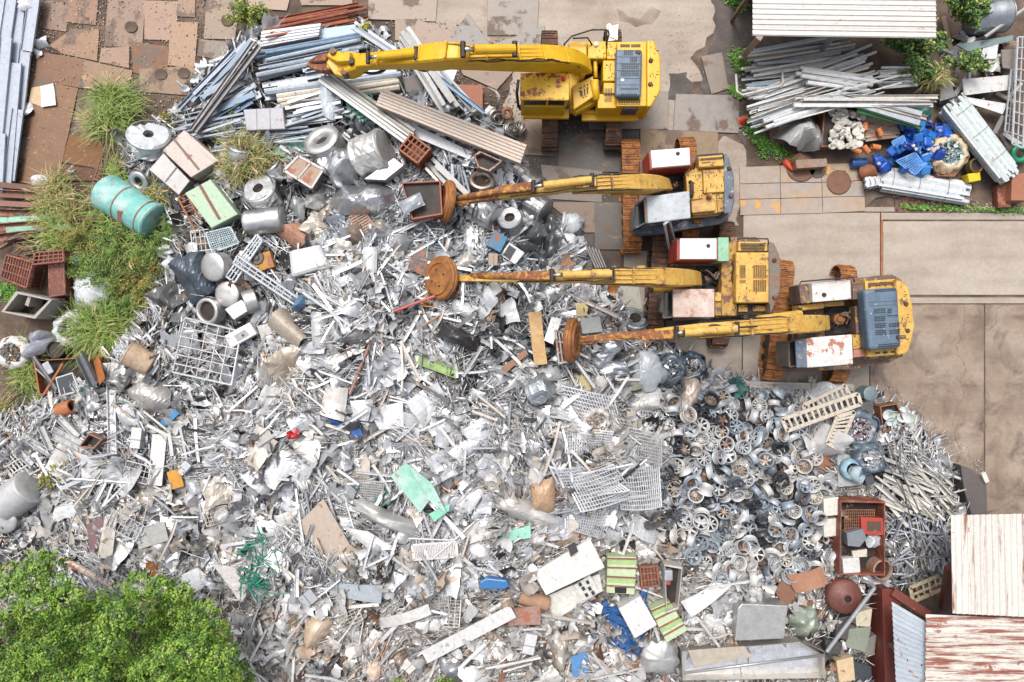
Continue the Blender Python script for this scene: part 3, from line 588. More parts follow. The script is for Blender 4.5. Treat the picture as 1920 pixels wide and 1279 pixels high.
mk('door_glass', [P(*q) for q in dq] + [P(*q) + Vector((.015, .015, 0)) for q in dq], [(0, 1, 2, 3), (7, 6, 5, 4), (0, 4, 5, 1), (1, 5, 6, 2), (2, 6, 7, 3), (3, 7, 4, 0)], 'glass_dark', d2)
bp2 = smoothp([(1249, 347, 2.3, .45, .5), (1230, 344, 3.3, .52, .7), (1195, 341, 4.2, .55, .75), (1140, 342, 4.7, .48, .65), (1075, 347, 4.7, .4, .5)], 2)
beam('boom', bp2, 'yellow_old', e2); pipes(e2, bp2, (-.18, -.07, .05, .17), .027, 'yellow_old', .03); clamps(e2, bp2, (.15, .35, .55, .75), .48, 'yellow_worn')
ap2 = smoothp([(1120, 341, 5.0, .26, .3), (1085, 344, 4.9, .34, .4), (1000, 356, 4.3, .34, .42), (930, 364, 3.6, .3, .36), (865, 376, 2.9, .2, .25)], 2)
beam('arm', ap2[:len(ap2) * 2 // 3 + 1], 'yellow_old', e2); beam('arm_end', ap2[len(ap2) * 2 // 3:], 'arm_rust', e2); cylinder(e2, (1110, 337, 5.05), (1000, 350, 4.65), .12, 'yellow_old', .2)
beam('link', [(1003, 348, 4.6, .28, .3), (940, 355, 4.0, .26, .3)], 'arm_rust', e2); tube('link_rod', [(938, 358, 3.9), (856, 372, 2.8)], .1, 'arm_rust', e2); tube('link_rod', [(880, 380, 3.0), (852, 386, 2.6)], .07, 'arm_rust', e2)
pipes(e2, ap2, (.17,), .02, 'hose', .0, .02); magnet(e2, 840, 378, 2.45, .70, (-.93, .1, .34))
tube('arm_bracket', [(1140, 356, 4.3), (1146, 366, 4.2), (1168, 366, 4.0)], .04, 'yellow_worn', e2)
# --- third excavator: weathered, rust patched, magnet
e3 = thing('excavator', 'weathered middle excavator with beige rusty cab and mint green trim', 'excavator', P(1300, 525, 0), group='excavators', lm='middle excavator')
track(e3, (1241, 433), (1229, 628), .62, 'track_dark'); track(e3, (1366, 414), (1352, 650), .6, 'track_dark')
prism('undercarriage', box4(1255, 460, 1340, 600), .35, 1.0, 'track_dark', e3, .05)
mk('slew_ring', *xf(g_lathe([(0, .0), (.7, 0), (.7, .3), (0, .3)], 32), Matrix.Translation(P(1300, 525, 0) + Vector((0, 0, .95)))), 'dark_iron', e3)
prism('platform', [(1256, 458), (1442, 456), (1446, 590), (1262, 602)], 1.15, 1.42, 'brown_iron', e3)
prism('counterweight', [(1441, 453), (1452, 455), (1465, 488), (1464, 546), (1447, 588), (1441, 588)], 1.1, 2.4, 'counter_grey', e3, .06, 3); lugs(e3, [(1452, 488), (1452, 558)], 2.41)
prism('rear_shelf', [(1370, 444), (1418, 444), (1428, 453), (1370, 455)], 1.4, 1.9, 'brown_iron', e3, .03)
prism('frame_rail', box4(1353, 453, 1382, 592), 1.43, 2.12, 'yellow_worn', e3, .03); prism('deck_bay', box4(1382, 566, 1441, 591), 1.43, 2.0, 'dark_iron', e3, .02)
v3 = prism('vent_box', box4(1384, 453, 1440, 471), 1.43, 2.3, 'yellow_old', e3, .03); slots('vent_slot_shade', [(1387, 456), (1437, 456), (1434, 470), (1389, 470)], 1, 5, 2.302, 'black', v3, .95, .62)
h3 = prism('hood', box4(1380, 473, 1442, 568), 1.43, 2.5, 'yellow_old', e3, .05, 3)
pm('mesh_gold', c(196, 150, 60), c(170, 126, 52), .6, dirt=.4)
for q in (box4(1387, 497, 1398, 522), box4(1387, 525, 1398, 531), box4(1412, 497, 1437, 522), box4(1412, 525, 1437, 547)): prism('mesh_panel', q, 2.48, 2.51, 'mesh_gold', h3, .002, 1); slots('mesh_slot_shade', q, 6, 1, 2.511, 'dark_iron', h3, .25, .92, .006)
prism('deck_bay', box4(1385, 571, 1402, 585), 1.9, 2.1, 'yellow_worn', e3, .02); prism('deck_bay', box4(1412, 573, 1438, 584), 1.9, 2.1, 'yellow_worn', e3, .02)
b3 = prism('tool_box', box4(1269, 449, 1346, 489), 1.43, 2.68, 'red_paint', e3, .03); prism('box_lid', box4(1275, 447, 1344, 486), 2.66, 2.8, 'white_paint', b3, .025, 2)
prism('trim_box', box4(1346, 445, 1367, 490), 1.43, 2.6, 'mint_paint', e3, .03); mk('filler_cap', *xf(g_lathe([(0, .06), (.05, .06), (.07, 0)], 12), Matrix.Translation(P(1328, 461, 2.8))), 'black', b3)
prism('box_base', box4(1259, 446, 1350, 499), 1.3, 1.7, 'brown_iron', e3, .03)
prism('pump_bay', box4(1307, 500, 1353, 546), 1.2, 1.5, 'black', e3, .02); hoses(e3, [(1312, 505), (1345, 505), (1348, 535), (1318, 540), (1330, 515)], 1.7, 14); hoses(e3, [(1320, 508), (1345, 510), (1340, 522)], 1.85, 5, 'counter_grey', .04)
prism('swivel', box4(1322, 515, 1338, 528), 1.4, 1.75, 'brown_iron', e3, .05)
cab(e3, box4(1263, 543, 1339, 594), 3.0, 1.35, 'beige_rusty', 'brown_iron', 2.2, front=[(1245, 548), (1261, 545), (1262, 594), (1244, 596)])
prism('side_skirt', [(1247, 599), (1400, 594), (1440, 592), (1430, 600), (1250, 612)], 1.0, 1.4, 'dark_iron', e3, .03); prism('deck_plate', box4(1341, 548, 1354, 592), 1.43, 2.05, 'yellow_worn', e3, .02)
prism('deck_plate', box4(1341, 550, 1353, 565), 2.04, 2.15, 'yellow_old', e3, .02)
bp3 = smoothp([(1306, 523, 2.3, .5, .5), (1285, 521, 3.3, .56, .7), (1240, 519, 4.1, .6, .75), (1180, 518, 4.6, .52, .65), (1110, 519, 4.7, .42, .5)], 2)
beam('boom', bp3, 'yellow_old', e3); pipes(e3, bp3, (-.2, -.08, .06, .2), .03, 'yellow_old', .03); clamps(e3, bp3, (.15, .35, .55, .75), .5, 'yellow_worn')
ap3 = smoothp([(1155, 517, 5.0, .28, .3), (1110, 518, 4.9, .38, .42), (1020, 519, 4.4, .36, .4), (940, 521, 3.6, .26, .3), (852, 522, 2.9, .18, .22)], 2)
beam('arm', ap3, 'yellow_old', e3); cylinder(e3, (1148, 513, 5.1), (1035, 516, 4.8), .12, 'yellow_old', .2); beam('link', [(1040, 516, 4.75, .28, .3), (975, 517, 4.15, .28, .3)], 'arm_rust', e3); tube('link_rod', [(978, 517, 4.1), (884, 518, 3.05)], .11, 'arm_rust', e3); prism('link_block', box4(852, 515, 890, 528), 2.75, 2.95, 'arm_rust', e3, .03)
cylinder(e3, (1290, 546, 2.6), (1220, 538, 2.3), .13, 'yellow_new', .1); magnet(e3, 828, 522, 2.75, .74, (-.66, .05, .75))
prism('step_bracket', box4(1195, 498, 1210, 503), 4.0, 4.1, 'yellow_worn', e3, .01)
# --- fourth excavator: blue hood, white rusty roofs
e4 = thing('excavator', 'rearmost yellow excavator with blue grey hood and white rust patched roofs', 'excavator', P(1522, 604, 0), group='excavators', lm='blue hooded excavator')
track(e4, (1476, 488), (1452, 711), .64, 'track_rust'); track(e4, (1594, 498), (1577, 716), .6, 'track_rust')
prism('undercarriage', box4(1485, 540, 1565, 670), .35, 1.0, 'track_dark', e4, .05)
mk('slew_ring', *xf(g_lathe([(0, .0), (.7, 0), (.7, .3), (0, .3)], 32), Matrix.Translation(P(1522, 604, 0) + Vector((0, 0, .95)))), 'dark_iron', e4)
prism('platform', [(1494, 534), (1672, 514), (1690, 524), (1694, 664), (1668, 678), (1498, 690)], 1.15, 1.42, 'brown_iron', e4)
prism('counterweight', [(1680, 522), (1693, 523), (1705, 540), (1713, 575), (1714, 610), (1711, 640), (1703, 662), (1694, 667), (1682, 666)], 1.1, 2.45, 'yellow_old', e4, .12, 4); lugs(e4, [(1699, 570), (1702, 620)], 2.46)
prism('engine_deck', [(1622, 527), (1680, 523), (1682, 665), (1626, 670)], 1.43, 2.25, 'yellow_old', e4, .03); slots('vent_slot_shade', [(1626, 531), (1680, 527), (1681, 534), (1627, 538)], 1, 4, 2.252, 'black', e4, .96, .55)
slots('vent_slot_shade', [(1638, 660), (1682, 657), (1682, 662), (1638, 665)], 3, 1, 2.252, 'black', e4, .6, .6)
h4 = prism('hood_cover', [(1620, 543), (1684, 538), (1691, 652), (1630, 657)], 2.2, 2.78, 'blue_grey', e4, .12, 4)
for q, nx, ny in (([(1640, 543), (1680, 540), (1681, 546), (1640, 549)], 10, 2), ([(1638, 579), (1660, 577), (1660, 587), (1638, 589)], 7, 3), ([(1664, 579), (1672, 578), (1672, 587), (1664, 588)], 3, 3), ([(1639, 593), (1660, 592), (1660, 602), (1639, 603)], 7, 3), ([(1664, 591), (1684, 590), (1684, 593), (1664, 594)], 6, 1), ([(1640, 606), (1661, 605), (1661, 615), (1640, 616)], 7, 3), ([(1666, 606), (1687, 604), (1687, 613), (1666, 614)], 7, 3), ([(1641, 619), (1662, 618), (1662, 628), (1641, 629)], 7, 3), ([(1667, 618), (1688, 616), (1688, 626), (1667, 627)], 7, 3), ([(1646, 645), (1687, 642), (1688, 649), (1646, 652)], 11, 2)):
    slots('vent_slot_shade', q, nx, ny, 2.782, 'black', h4)
for y in (566, 573): prism('rib', [(1628, y), (1682, y - 3), (1682, y - 2), (1628, y + 1)], 2.76, 2.80, 'blue_grey', h4, .004, 1)
tube('exhaust', [(1684, 632, 2.8), (1690, 632, 2.95), (1697, 632, 2.95)], .07, 'brown_iron', e4, 10)
b4 = prism('tool_box', [(1498, 534), (1597, 525), (1598, 562), (1502, 570)], 1.43, 2.35, 'brown_iron', e4, .03); prism('box_lid', [(1522, 531), (1595, 525), (1596, 561), (1524, 567)], 2.3, 2.6, 'white_rusty', b4, .025, 2)
mk('filler_cap', *xf(g_lathe([(0, .06), (.06, .06), (.08, 0)], 12), Matrix.Translation(P(1545, 553, 2.6))), 'black', b4); prism('grille_panel', [(1598, 535), (1620, 533), (1621, 560), (1599, 562)], 1.43, 2.3, 'brown_iron', e4, .02)
prism('deck_plate', [(1498, 572), (1545, 567), (1546, 578), (1500, 583)], 1.43, 2.1, 'yellow_old', e4, .03); prism('bracket', [(1540, 567), (1583, 564), (1583, 573), (1541, 576)], 1.43, 2.0, 'yellow_worn', e4, .02)
prism('pump_bay', [(1547, 577), (1601, 574), (1604, 624), (1549, 629)], 1.2, 1.5, 'black', e4, .02); hoses(e4, [(1552, 582), (1595, 580), (1598, 618), (1560, 620), (1578, 600), (1590, 605)], 1.7, 14); hoses(e4, [(1575, 590), (1595, 585), (1590, 600)], 1.8, 5, 'counter_grey', .035)
mk('swivel', *xf(g_lathe([(0, .35), (.1, .35), (.12, .3), (.2, .28), (.22, .12), (.2, 0)], 12), Matrix.Translation(P(1567, 599, 1.5))), 'magnet_orange', e4)
prism('frame_rail', [(1603, 574), (1621, 572), (1624, 624), (1606, 627)], 1.43, 2.15, 'brown_iron', e4, .03)
cab(e4, [(1513, 635), (1597, 628), (1599, 682), (1515, 689)], 3.0, 1.35, 'white_rusty', 'brown_iron', 2.2, front=[(1479, 641), (1500, 637), (1502, 685), (1480, 688)])
prism('roof_visor', [(1491, 637), (1512, 635), (1514, 689), (1494, 690)], 2.9, 2.98, 'steel_blue', e4, .02); prism('deck_plate', [(1599, 628), (1622, 626), (1624, 652), (1600, 655)], 1.43, 2.15, 'yellow_old', e4, .03); prism('deck_plate', [(1600, 655), (1624, 653), (1625, 668), (1600, 671)], 1.43, 2.1, pm('pink_primer', c(214, 150, 128), c(190, 120, 96), .6), e4, .03)
prism('side_skirt', [(1475, 690), (1600, 684), (1690, 668), (1668, 680), (1600, 692), (1480, 698)], 1.0, 1.38, 'brown_iron', e4, .03)
bp4 = smoothp([(1548, 606, 2.3, .52, .5), (1525, 607, 3.3, .58, .7), (1470, 609, 4.1, .6, .75), (1400, 614, 4.6, .5, .65), (1310, 621, 4.8, .42, .5)], 2)
beam('boom', bp4, 'yellow_old', e4); pipes(e4, bp4, (-.2, -.08, .06, .2), .03, 'yellow_old', .03); clamps(e4, bp4, (.15, .35, .55, .75), .5, 'yellow_worn')
ap4 = smoothp([(1375, 613, 5.1, .28, .3), (1330, 616, 5.0, .38, .45), (1260, 624, 4.7, .36, .42), (1190, 629, 4.0, .26, .3), (1092, 636, 3.1, .2, .24)], 2)
beam('arm', ap4[:len(ap4) // 2 + 2], 'yellow_old', e4); beam('arm_end', ap4[len(ap4) // 2 + 1:], 'arm_rust', e4); cylinder(e4, (1382, 616, 5.1), (1268, 625, 4.9), .13, 'yellow_old', .15); beam('link', [(1272, 626, 4.85, .28, .3), (1208, 630, 4.3, .28, .3)], 'arm_rust', e4)
tube('link_rod', [(1212, 630, 4.2), (1118, 633, 3.2)], .11, 'arm_rust', e4); tube('link_rod', [(1120, 640, 3.2), (1085, 645, 2.9)], .07, 'arm_rust', e4)
cylinder(e4, (1500, 588, 2.8), (1398, 602, 4.1), .12, 'yellow_old', .25); magnet(e4, 1071, 638, 2.85, .74, (.93, -.05, .3))
tube('hose', smoothp([(1320, 612, 4.9), (1345, 608, 5.1), (1360, 616, 5.0), (1420, 612, 4.7)], 2), .025, 'hose', e4, 6)

def bolts(root, poly, z, n, seed):
    """bolt heads, hinges and latches scattered over a deck panel"""
    r = random.Random(seed); gs = []
    for k in range(n):
        u, v = r.random(), r.random(); A_, B_, C_, D_ = [P(x, y, z) for x, y in poly]; p = A_.lerp(B_, u).lerp(D_.lerp(C_, u), v)
        gs.append(xf(g_box(*((.032, .032, .02) if k % 3 else (.09, .022, .02)), .004), Mat4(p, r.choice((0, 90)))))
    mk('bolt_heads', *joing(*gs), 'dark_iron', root, kind='stuff')
def Mat4(p, a): return Matrix.Translation(p - Vector((0, 0, .005))) @ Matrix.Rotation(math.radians(a), 4, 'Z')
for e, L_ in ((e1, ((box4(1133, 80, 1156, 110), 2.25), (box4(1069, 79, 1135, 108), 2.28), (box4(1133, 115, 1154, 150), 2.36), (box4(1214, 85, 1235, 190), 2.55))), (e2, (([(1320, 320), (1357, 318), (1359, 358), (1322, 360)], 2.38), ([(1288, 328), (1315, 323), (1317, 370), (1291, 374)], 2.31), ([(1346, 366), (1359, 365), (1361, 394), (1347, 396)], 2.33))),
              (e3, ((box4(1382, 476, 1440, 564), 2.5), (box4(1355, 456, 1380, 588), 2.12), (box4(1386, 572, 1438, 586), 2.1))), (e4, (([(1626, 530), (1680, 526), (1682, 536), (1626, 540)], 2.25), ([(1601, 630), (1621, 628), (1623, 650), (1601, 653)], 2.15), ([(1605, 577), (1620, 575), (1622, 622), (1607, 625)], 2.15), ([(1686, 530), (1700, 545), (1708, 640), (1690, 655)], 2.45)))):
    for i_, (q_, z_) in enumerate(L_): bolts(e, q_, z_, 14, i_)
for e, ps in ((e2, ([(1301, 318, 2.35), (1303, 305, 2.75), (1307, 292, 2.75), (1355, 288, 2.75), (1357, 300, 2.4)], [(1345, 402, 2.2), (1347, 404, 2.7), (1300, 408, 2.7), (1298, 404, 2.2)])), (e3, ([(1384, 450, 2.3), (1385, 447, 2.75), (1440, 448, 2.75), (1441, 456, 2.4)], [(1442, 570, 2.4), (1444, 592, 2.7), (1390, 595, 2.7), (1388, 590, 2.1)], [(1372, 490, 2.15), (1376, 500, 2.3), (1372, 520, 2.2), (1378, 545, 2.15)])), (e4, ([(1500, 532, 2.35), (1502, 528, 2.8), (1600, 520, 2.8), (1602, 528, 2.3)], [(1628, 668, 2.2), (1630, 674, 2.7), (1690, 668, 2.7), (1692, 664, 2.4)]))):
    for p_ in ps: tube('handrail', p_, .024, 'dark_iron', e, 6)
for e, bp_x in ((e2, bp2), (e3, bp3), (e4, bp4)): pipes(e, bp_x[2:], (-.24, .25), .02, 'hose', .02, .025)
for e, ap_x in ((e2, ap2), (e3, ap3), (e4, ap4)): pipes(e, ap_x[:len(ap_x) * 2 // 3], (-.14,), .016, 'hose', .03, .02)
# ---------------------------------------------------------------- the scrap heap: height field
HEAP = [(320, 215), (360, 150), (430, 90), (490, 40), (600, 20), (700, 40), (770, 110), (880, 180), (965, 240), (985, 310), (1010, 400), (1090, 440), (1110, 500), (1180, 540), (1215, 600),
        (1250, 640), (1320, 690), (1420, 712), (1600, 728), (1700, 770), (1775, 850), (1815, 930), (1800, 1000), (1775, 1095), (1660, 1105), (1640, 1180), (1650, 1380), (-60, 1380), (-60, 780), (60, 760),
        (200, 680), (250, 620), (280, 560), (310, 450), (240, 330), (225, 270)]
HP = np.array([tuple(P(x, y, 0)[:2]) for x, y in HEAP])
CTL = [(400, 200, .5), (560, 110, .8), (700, 170, .9), (620, 300, 1.3), (480, 380, 1.0), (360, 300, .6), (300, 400, .45), (800, 300, 1.5), (800, 420, 2.0), (930, 400, 1.6), (1050, 450, 1.0), (650, 600, 2.6), (880, 600, 2.6),
       (1040, 620, 1.7), (900, 850, 2.7), (500, 800, 2.5), (250, 850, 1.6), (100, 870, .9), (600, 1100, 2.4), (900, 1100, 2.2), (1110, 850, 1.8), (1080, 1090, 1.3), (1390, 880, .7), (1300, 1000, .8), (1300, 1200, .8),
       (1500, 1200, .6), (1720, 1000, .8), (1600, 900, .3), (1620, 1000, .5), (1700, 850, .7), (300, 1020, 1.6), (430, 560, 1.3), (390, 650, 1.6), (1200, 690, .8), (1350, 760, .6), (1540, 770, .5), (100, 1000, 1.0), (700, 1250, 2.0), (200, 1250, 1.4), (1480, 1000, .6), (1560, 1100, .5)]
CX = np.array([tuple(P(x, y, z)[:2]) for x, y, z in CTL]); CZ = np.array([z for *_, z in CTL])
def seg_dist(X, Y):
    d = np.full(X.shape, 1e9); ins = np.zeros(X.shape, bool); n = len(HP)
    for i in range(n):
        (ax, ay), (bx, by) = HP[i], HP[(i + 1) % n]; dx, dy = bx - ax, by - ay
        t = np.clip(((X - ax) * dx + (Y - ay) * dy) / (dx * dx + dy * dy), 0, 1)
        d = np.minimum(d, np.hypot(X - ax - t * dx, Y - ay - t * dy))
        cr = ((ay > Y) != (by > Y)) & (X < (bx - ax) * (Y - ay) / (by - ay + 1e-12) + ax); ins ^= cr
    return np.where(ins, d, -d)
GX0, GY0, GS, GNX, GNY = -21.5, -16.0, .1, 430, 310
gx = GX0 + np.arange(GNX) * GS; gy = GY0 + np.arange(GNY) * GS; GXX, GYY = np.meshgrid(gx, gy)
SD = seg_dist(GXX, GYY)
w_ = np.zeros_like(GXX); z_ = np.zeros_like(GXX)
for (x, y), z in zip(CX, CZ):
    k = 1 / ((GXX - x) ** 2 + (GYY - y) ** 2 + .5) ** 1.6; w_ += k; z_ += k * z
def vnoise(s, seed):
    r = np.random.default_rng(seed); nx, ny = int(GNX * GS / s) + 3, int(GNY * GS / s) + 3; g = r.random((ny, nx))
    fx = (GXX - GX0) / s; fy = (GYY - GY0) / s; ix, iy = fx.astype(int), fy.astype(int); fx, fy = fx - ix, fy - iy; fx = fx * fx * (3 - 2 * fx); fy = fy * fy * (3 - 2 * fy)
    return (g[iy, ix] * (1 - fx) + g[iy, ix + 1] * fx) * (1 - fy) + (g[iy + 1, ix] * (1 - fx) + g[iy + 1, ix + 1] * fx) * fy - .5
HF = z_ / w_; ed = np.clip(SD / 1.3, 0, 1); ed = ed * ed * (3 - 2 * ed)
HF = ed * (HF + .5 * vnoise(2.3, 5) + .35 * vnoise(.9, 6)) * 1.0
HF = np.maximum(HF + .12 * vnoise(.4, 7) * ed, 0) - np.where(SD > 0, 0, .06)
def hz(x, y):
    fx = min(max((x - GX0) / GS, 0), GNX - 2); fy = min(max((y - GY0) / GS, 0), GNY - 2); i, j = int(fx), int(fy); a, b = fx - i, fy - j
    return max(0., (HF[j, i] * (1 - a) + HF[j, i + 1] * a) * (1 - b) + (HF[j + 1, i] * (1 - a) + HF[j + 1, i + 1] * a) * b)
def S(px, py, dz=0.):
    """point on the heap (or ground) that shows at this pixel, raised by dz"""
    z = 0.
    for _ in range(6): p = P(px, py, z); z = .5 * z + .5 * (hz(p.x, p.y) + dz)
    p = P(px, py, hz(p.x, p.y) + dz); return p
def zs(px, py): return S(px, py).z
msk = np.ascontiguousarray(SD > -.25)
idx = np.arange(GNX * GNY).reshape(GNY, GNX); q = np.stack([idx[:-1, :-1], idx[:-1, 1:], idx[1:, 1:], idx[1:, :-1]], -1).reshape(-1, 4)
q = q[(msk[:-1, :-1] & msk[1:, 1:] & msk[1:, :-1] & msk[:-1, 1:]).ravel()]
used, inv = np.unique(q, return_inverse=True); V = np.stack([GXX.ravel(), GYY.ravel(), HF.ravel()], 1)[used]
pm('heap_base', c(104, 100, 98), c(58, 55, 54), .7, scale=5, mix=.5, chip=c(140, 130, 122), chip_amt=.35, chip_scale=6, dirt=.5, bump=.5)  # dark base colour paints the shaded gaps between scrap pieces
hb = bpy.data.objects.new('scrap_mound', fast_mesh('scrap_mound', V, inv.reshape(-1, 4), None, 'heap_base')); COL.objects.link(hb)
tag(hb, 'crushed scrap under the whole heap, shade of the gaps in its colour', 'scrap', kind='stuff')

# occupancy of the picture by hand placed things (4 px cells), so small scrap keeps off them
OCC = np.zeros((340, 500), bool)
def occ_poly(poly, shrink=.9):
    cx = sum(p[0] for p in poly) / len(poly); cy = sum(p[1] for p in poly) / len(poly)
    pl = [(cx + (x - cx) * shrink, cy + (y - cy) * shrink) for x, y in poly]
    x0, x1 = int(min(p[0] for p in pl) // 4), int(max(p[0] for p in pl) // 4) + 1; y0, y1 = int(min(p[1] for p in pl) // 4), int(max(p[1] for p in pl) // 4) + 1
    for j in range(max(0, y0), min(339, y1) + 1):
        for i in range(max(0, x0), min(499, x1) + 1):
            x, y = i * 4 + 2, j * 4 + 2; s = False
            for k in range(len(pl)):
                (ax, ay), (bx, by) = pl[k], pl[(k + 1) % len(pl)]
                if (ay > y) != (by > y) and x < (bx - ax) * (y - ay) / (by - ay + 1e-9) + ax: s = not s
            if s: OCC[j, i] = True
def occ_disc(x, y, r): occ_poly([(x + r * math.cos(a * .7), y + r * math.sin(a * .7)) for a in range(9)], 1.)
def occ_line(a, b, w):
    dx, dy = b[0] - a[0], b[1] - a[1]; l = math.hypot(dx, dy) + 1e-6; nx, ny = -dy / l * w / 2, dx / l * w / 2
    occ_poly([(a[0] + nx, a[1] + ny), (b[0] + nx, b[1] + ny), (b[0] - nx, b[1] - ny), (a[0] - nx, a[1] - ny)], 1.)
def occd(x, y):
    i, j = int(x // 4), int(y // 4); return 0 <= j < 340 and 0 <= i < 500 and OCC[j, i]

# ---------------------------------------------------------------- shape library for scrap things
def folds(V, n, amp, seed, size):
    """sharp creases: sum of tilted |distance to line| terms"""
    r = random.Random(seed); V = [Vector(v) for v in V]
    for k in range(n):
        a = r.uniform(0, math.pi); nx, ny = math.cos(a), math.sin(a); cc = r.uniform(-.4, .4) * size; am = amp * r.uniform(-1, 1)
        for v in V: v.z += am * abs(v.x * nx + v.y * ny - cc) / size
    return V
def g_crumple(rx, ry, h, seed, n=12, round_=True, jag=.25, nf=9):
    r = random.Random(seed); V, F = [], []
    ph = r.uniform(0, 9)
    for j in range(n + 1):
        for i in range(n + 1):
            u, v = i / n * 2 - 1, j / n * 2 - 1
            if round_:
                m = max(abs(u), abs(v)); l = math.hypot(u, v) or 1; k = m / l * .6 + .4
                a = math.atan2(v, u); k *= 1 + jag * mnoise.noise((math.cos(a) * 1.7 + ph, math.sin(a) * 1.7, ph)); x, y = u * k, v * k
            else:
                x, y = u * (1 + jag * mnoise.noise((v * 1.5, ph, 0)) * .6), v * (1 + jag * mnoise.noise((u * 1.5, 0, ph)) * .6)
            d = max(abs(u), abs(v)); V.append(Vector((x * rx, y * ry, h * (1 - d ** 2.2) + r.uniform(-.02, .02) * min(rx, ry))))
    for j in range(n):
        for i in range(n): F.append((j * (n + 1) + i, j * (n + 1) + i + 1, (j + 1) * (n + 1) + i + 1, (j + 1) * (n + 1) + i))
    V = folds(V, nf, max(h * .9 + .05, .14 * max(rx, ry) / .4), seed + 3, max(rx, ry))
    m = np.mean([v.z for v in V]); mn = min(v.z for v in V)
    return [tuple(v - Vector((0, 0, m - h * .35))) for v in V], F
def g_panel(poly, t, bend=0., seed=0, n=6, wav=0., nf=0):
    """thin sheet with thickness over a local quad outline (4 xy corners); bend bows it, wav corrugates it"""
    r = random.Random(seed); q = [Vector((x, y, 0)) for x, y in poly]; top, F = [], []
    nx = n * 4 if wav else n
    for j in range(n + 1):
        for i in range(nx + 1):
            u, v = i / nx, j / n; p = q[0] * (1 - u) * (1 - v) + q[1] * u * (1 - v) + q[2] * u * v + q[3] * (1 - u) * v
            p.z = bend * (1 - (2 * u - 1) ** 2) + (wav if wav and i % 4 in (1, 2) else 0); top.append(p)
    size = max((q[2] - q[0]).length, .1)
    if nf: top = folds(top, nf, size * .12, seed, size)
    W = nx + 1; bot = [p - Vector((0, 0, t)) for p in top]; N = len(top)
    for j in range(n):
        for i in range(nx):
            a = j * W + i; F.append((a, a + 1, a + W + 1, a + W)); F.append((N + a + W, N + a + W + 1, N + a + 1, N + a))
    for i in range(nx): F.append((i + 1, i, N + i, N + i + 1)); a = n * W + i; F.append((a, a + 1, N + a + 1, N + a))
    for j in range(n): a = j * W; F.append((a, a + W, N + a + W, N + a)); a = j * W + nx; F.append((a + W, a, N + a, N + a + W))
    return [tuple(v) for v in top + bot], F
def g_bag(r, h, seed, open_=False, nseg=48, nring=22):
    V, F = [], []; rr = random.Random(seed); ph = rr.uniform(0, 50); tz = -.16 if open_ else .5
    tmax = .56 if open_ else 1.
    for j in range(nring + 1):
        t = -.92 + (j / nring) * (.92 + (tz + .42 if open_ else .99))
        ring = math.sqrt(max(0, 1 - min(abs(t), .999) ** 2.6)); zz = t
        for k in range(nseg):
            a = 2 * math.pi * k / nseg; d = mnoise.noise((math.cos(a) * 1.6 + ph, math.sin(a) * 1.6, zz * 1.4)) * .3 + mnoise.noise((math.cos(a) * 5 + ph, math.sin(a) * 5, zz * 2.)) * .12 * (.5 + max(0, zz))
            d += .05 * math.sin(a * 9 + ph + zz * 2) * max(0, zz) + abs(mnoise.noise((math.cos(a) * 3.1, math.sin(a) * 3.1 + ph, zz * 3.3))) * .14
            d += .09 * abs(mnoise.noise((math.cos(a) * 7 + ph, math.sin(a) * 7, zz * 6))) + .05 * mnoise.noise((math.cos(a) * 13, math.sin(a) * 13 + ph, zz * 9))
            V.append((r * ring * (1 + d) * math.cos(a), r * ring * (1 + d) * math.sin(a), h * (.5 + .5 * zz) + r * .06 * d))
    for j in range(nring):
        for k in range(nseg): F.append((j * nseg + k, j * nseg + (k + 1) % nseg, (j + 1) * nseg + (k + 1) % nseg, (j + 1) * nseg + k))
    if not open_: F.append(tuple(range(nring * nseg, nring * nseg + nseg)))
    F.append(tuple(range(nseg))[::-1])
    return V, F
def g_dented(prof, seg, amt, seed, freq=2.2):
    V, F = g_lathe(prof, seg); ph = seed * 3.7
    out = []
    for x, y, z in V:
        rr = math.hypot(x, y); d = mnoise.noise((x * freq + ph, y * freq, z * freq)) + .6 * abs(mnoise.noise((x * freq * 2.3, y * freq * 2.3 + ph, z * freq * 2.3)))
        k = 1 - amt * (1.5 if amt > .1 else 1) * max(0, d); out.append((x * k, y * k, z - amt * .3 * d * rr))
    return out, F
def Mat(loc, rz=0., rx=0., ry=0., s=1.):
    return Matrix.Translation(loc) @ Euler((math.radians(rx), math.radians(ry), math.radians(rz)), 'XYZ').to_matrix().to_4x4() @ Matrix.Scale(s, 4)
def item(name, label, cat, g, M, mat, col=None, metal=0., parent=None, smooth=False, lm=None, group=None, occ=None, kind=None):
    v, f = xf(g, M); o = mk(name, v, f, mat, parent, loc=tuple(M.translation), smooth=smooth, color=None if col is None else cm(c(*col), metal), label=label, cat=cat, group=group, kind=kind)
    if lm: LM.append((*PX(M.translation), lm))
    if parent is None:
        A = np.array(v); k = HC / (HC - A[:, 2]) * 50; x = 960 + A[:, 0] * k; y = 639.5 - A[:, 1] * k
        if occ != 0:
            pts = sorted(set(zip(np.round(x, 1), np.round(y, 1))))
            if len(pts) > 3:   # hull
                def half(ps):
                    h = []
                    for p in ps:
                        while len(h) > 1 and (h[-1][0] - h[-2][0]) * (p[1] - h[-2][1]) - (h[-1][1] - h[-2][1]) * (p[0] - h[-2][0]) <= 0: h.pop()
                        h.append(p)
                    return h[:-1]
                occ_poly(half(pts) + half(pts[::-1]), occ or .88)
    return o
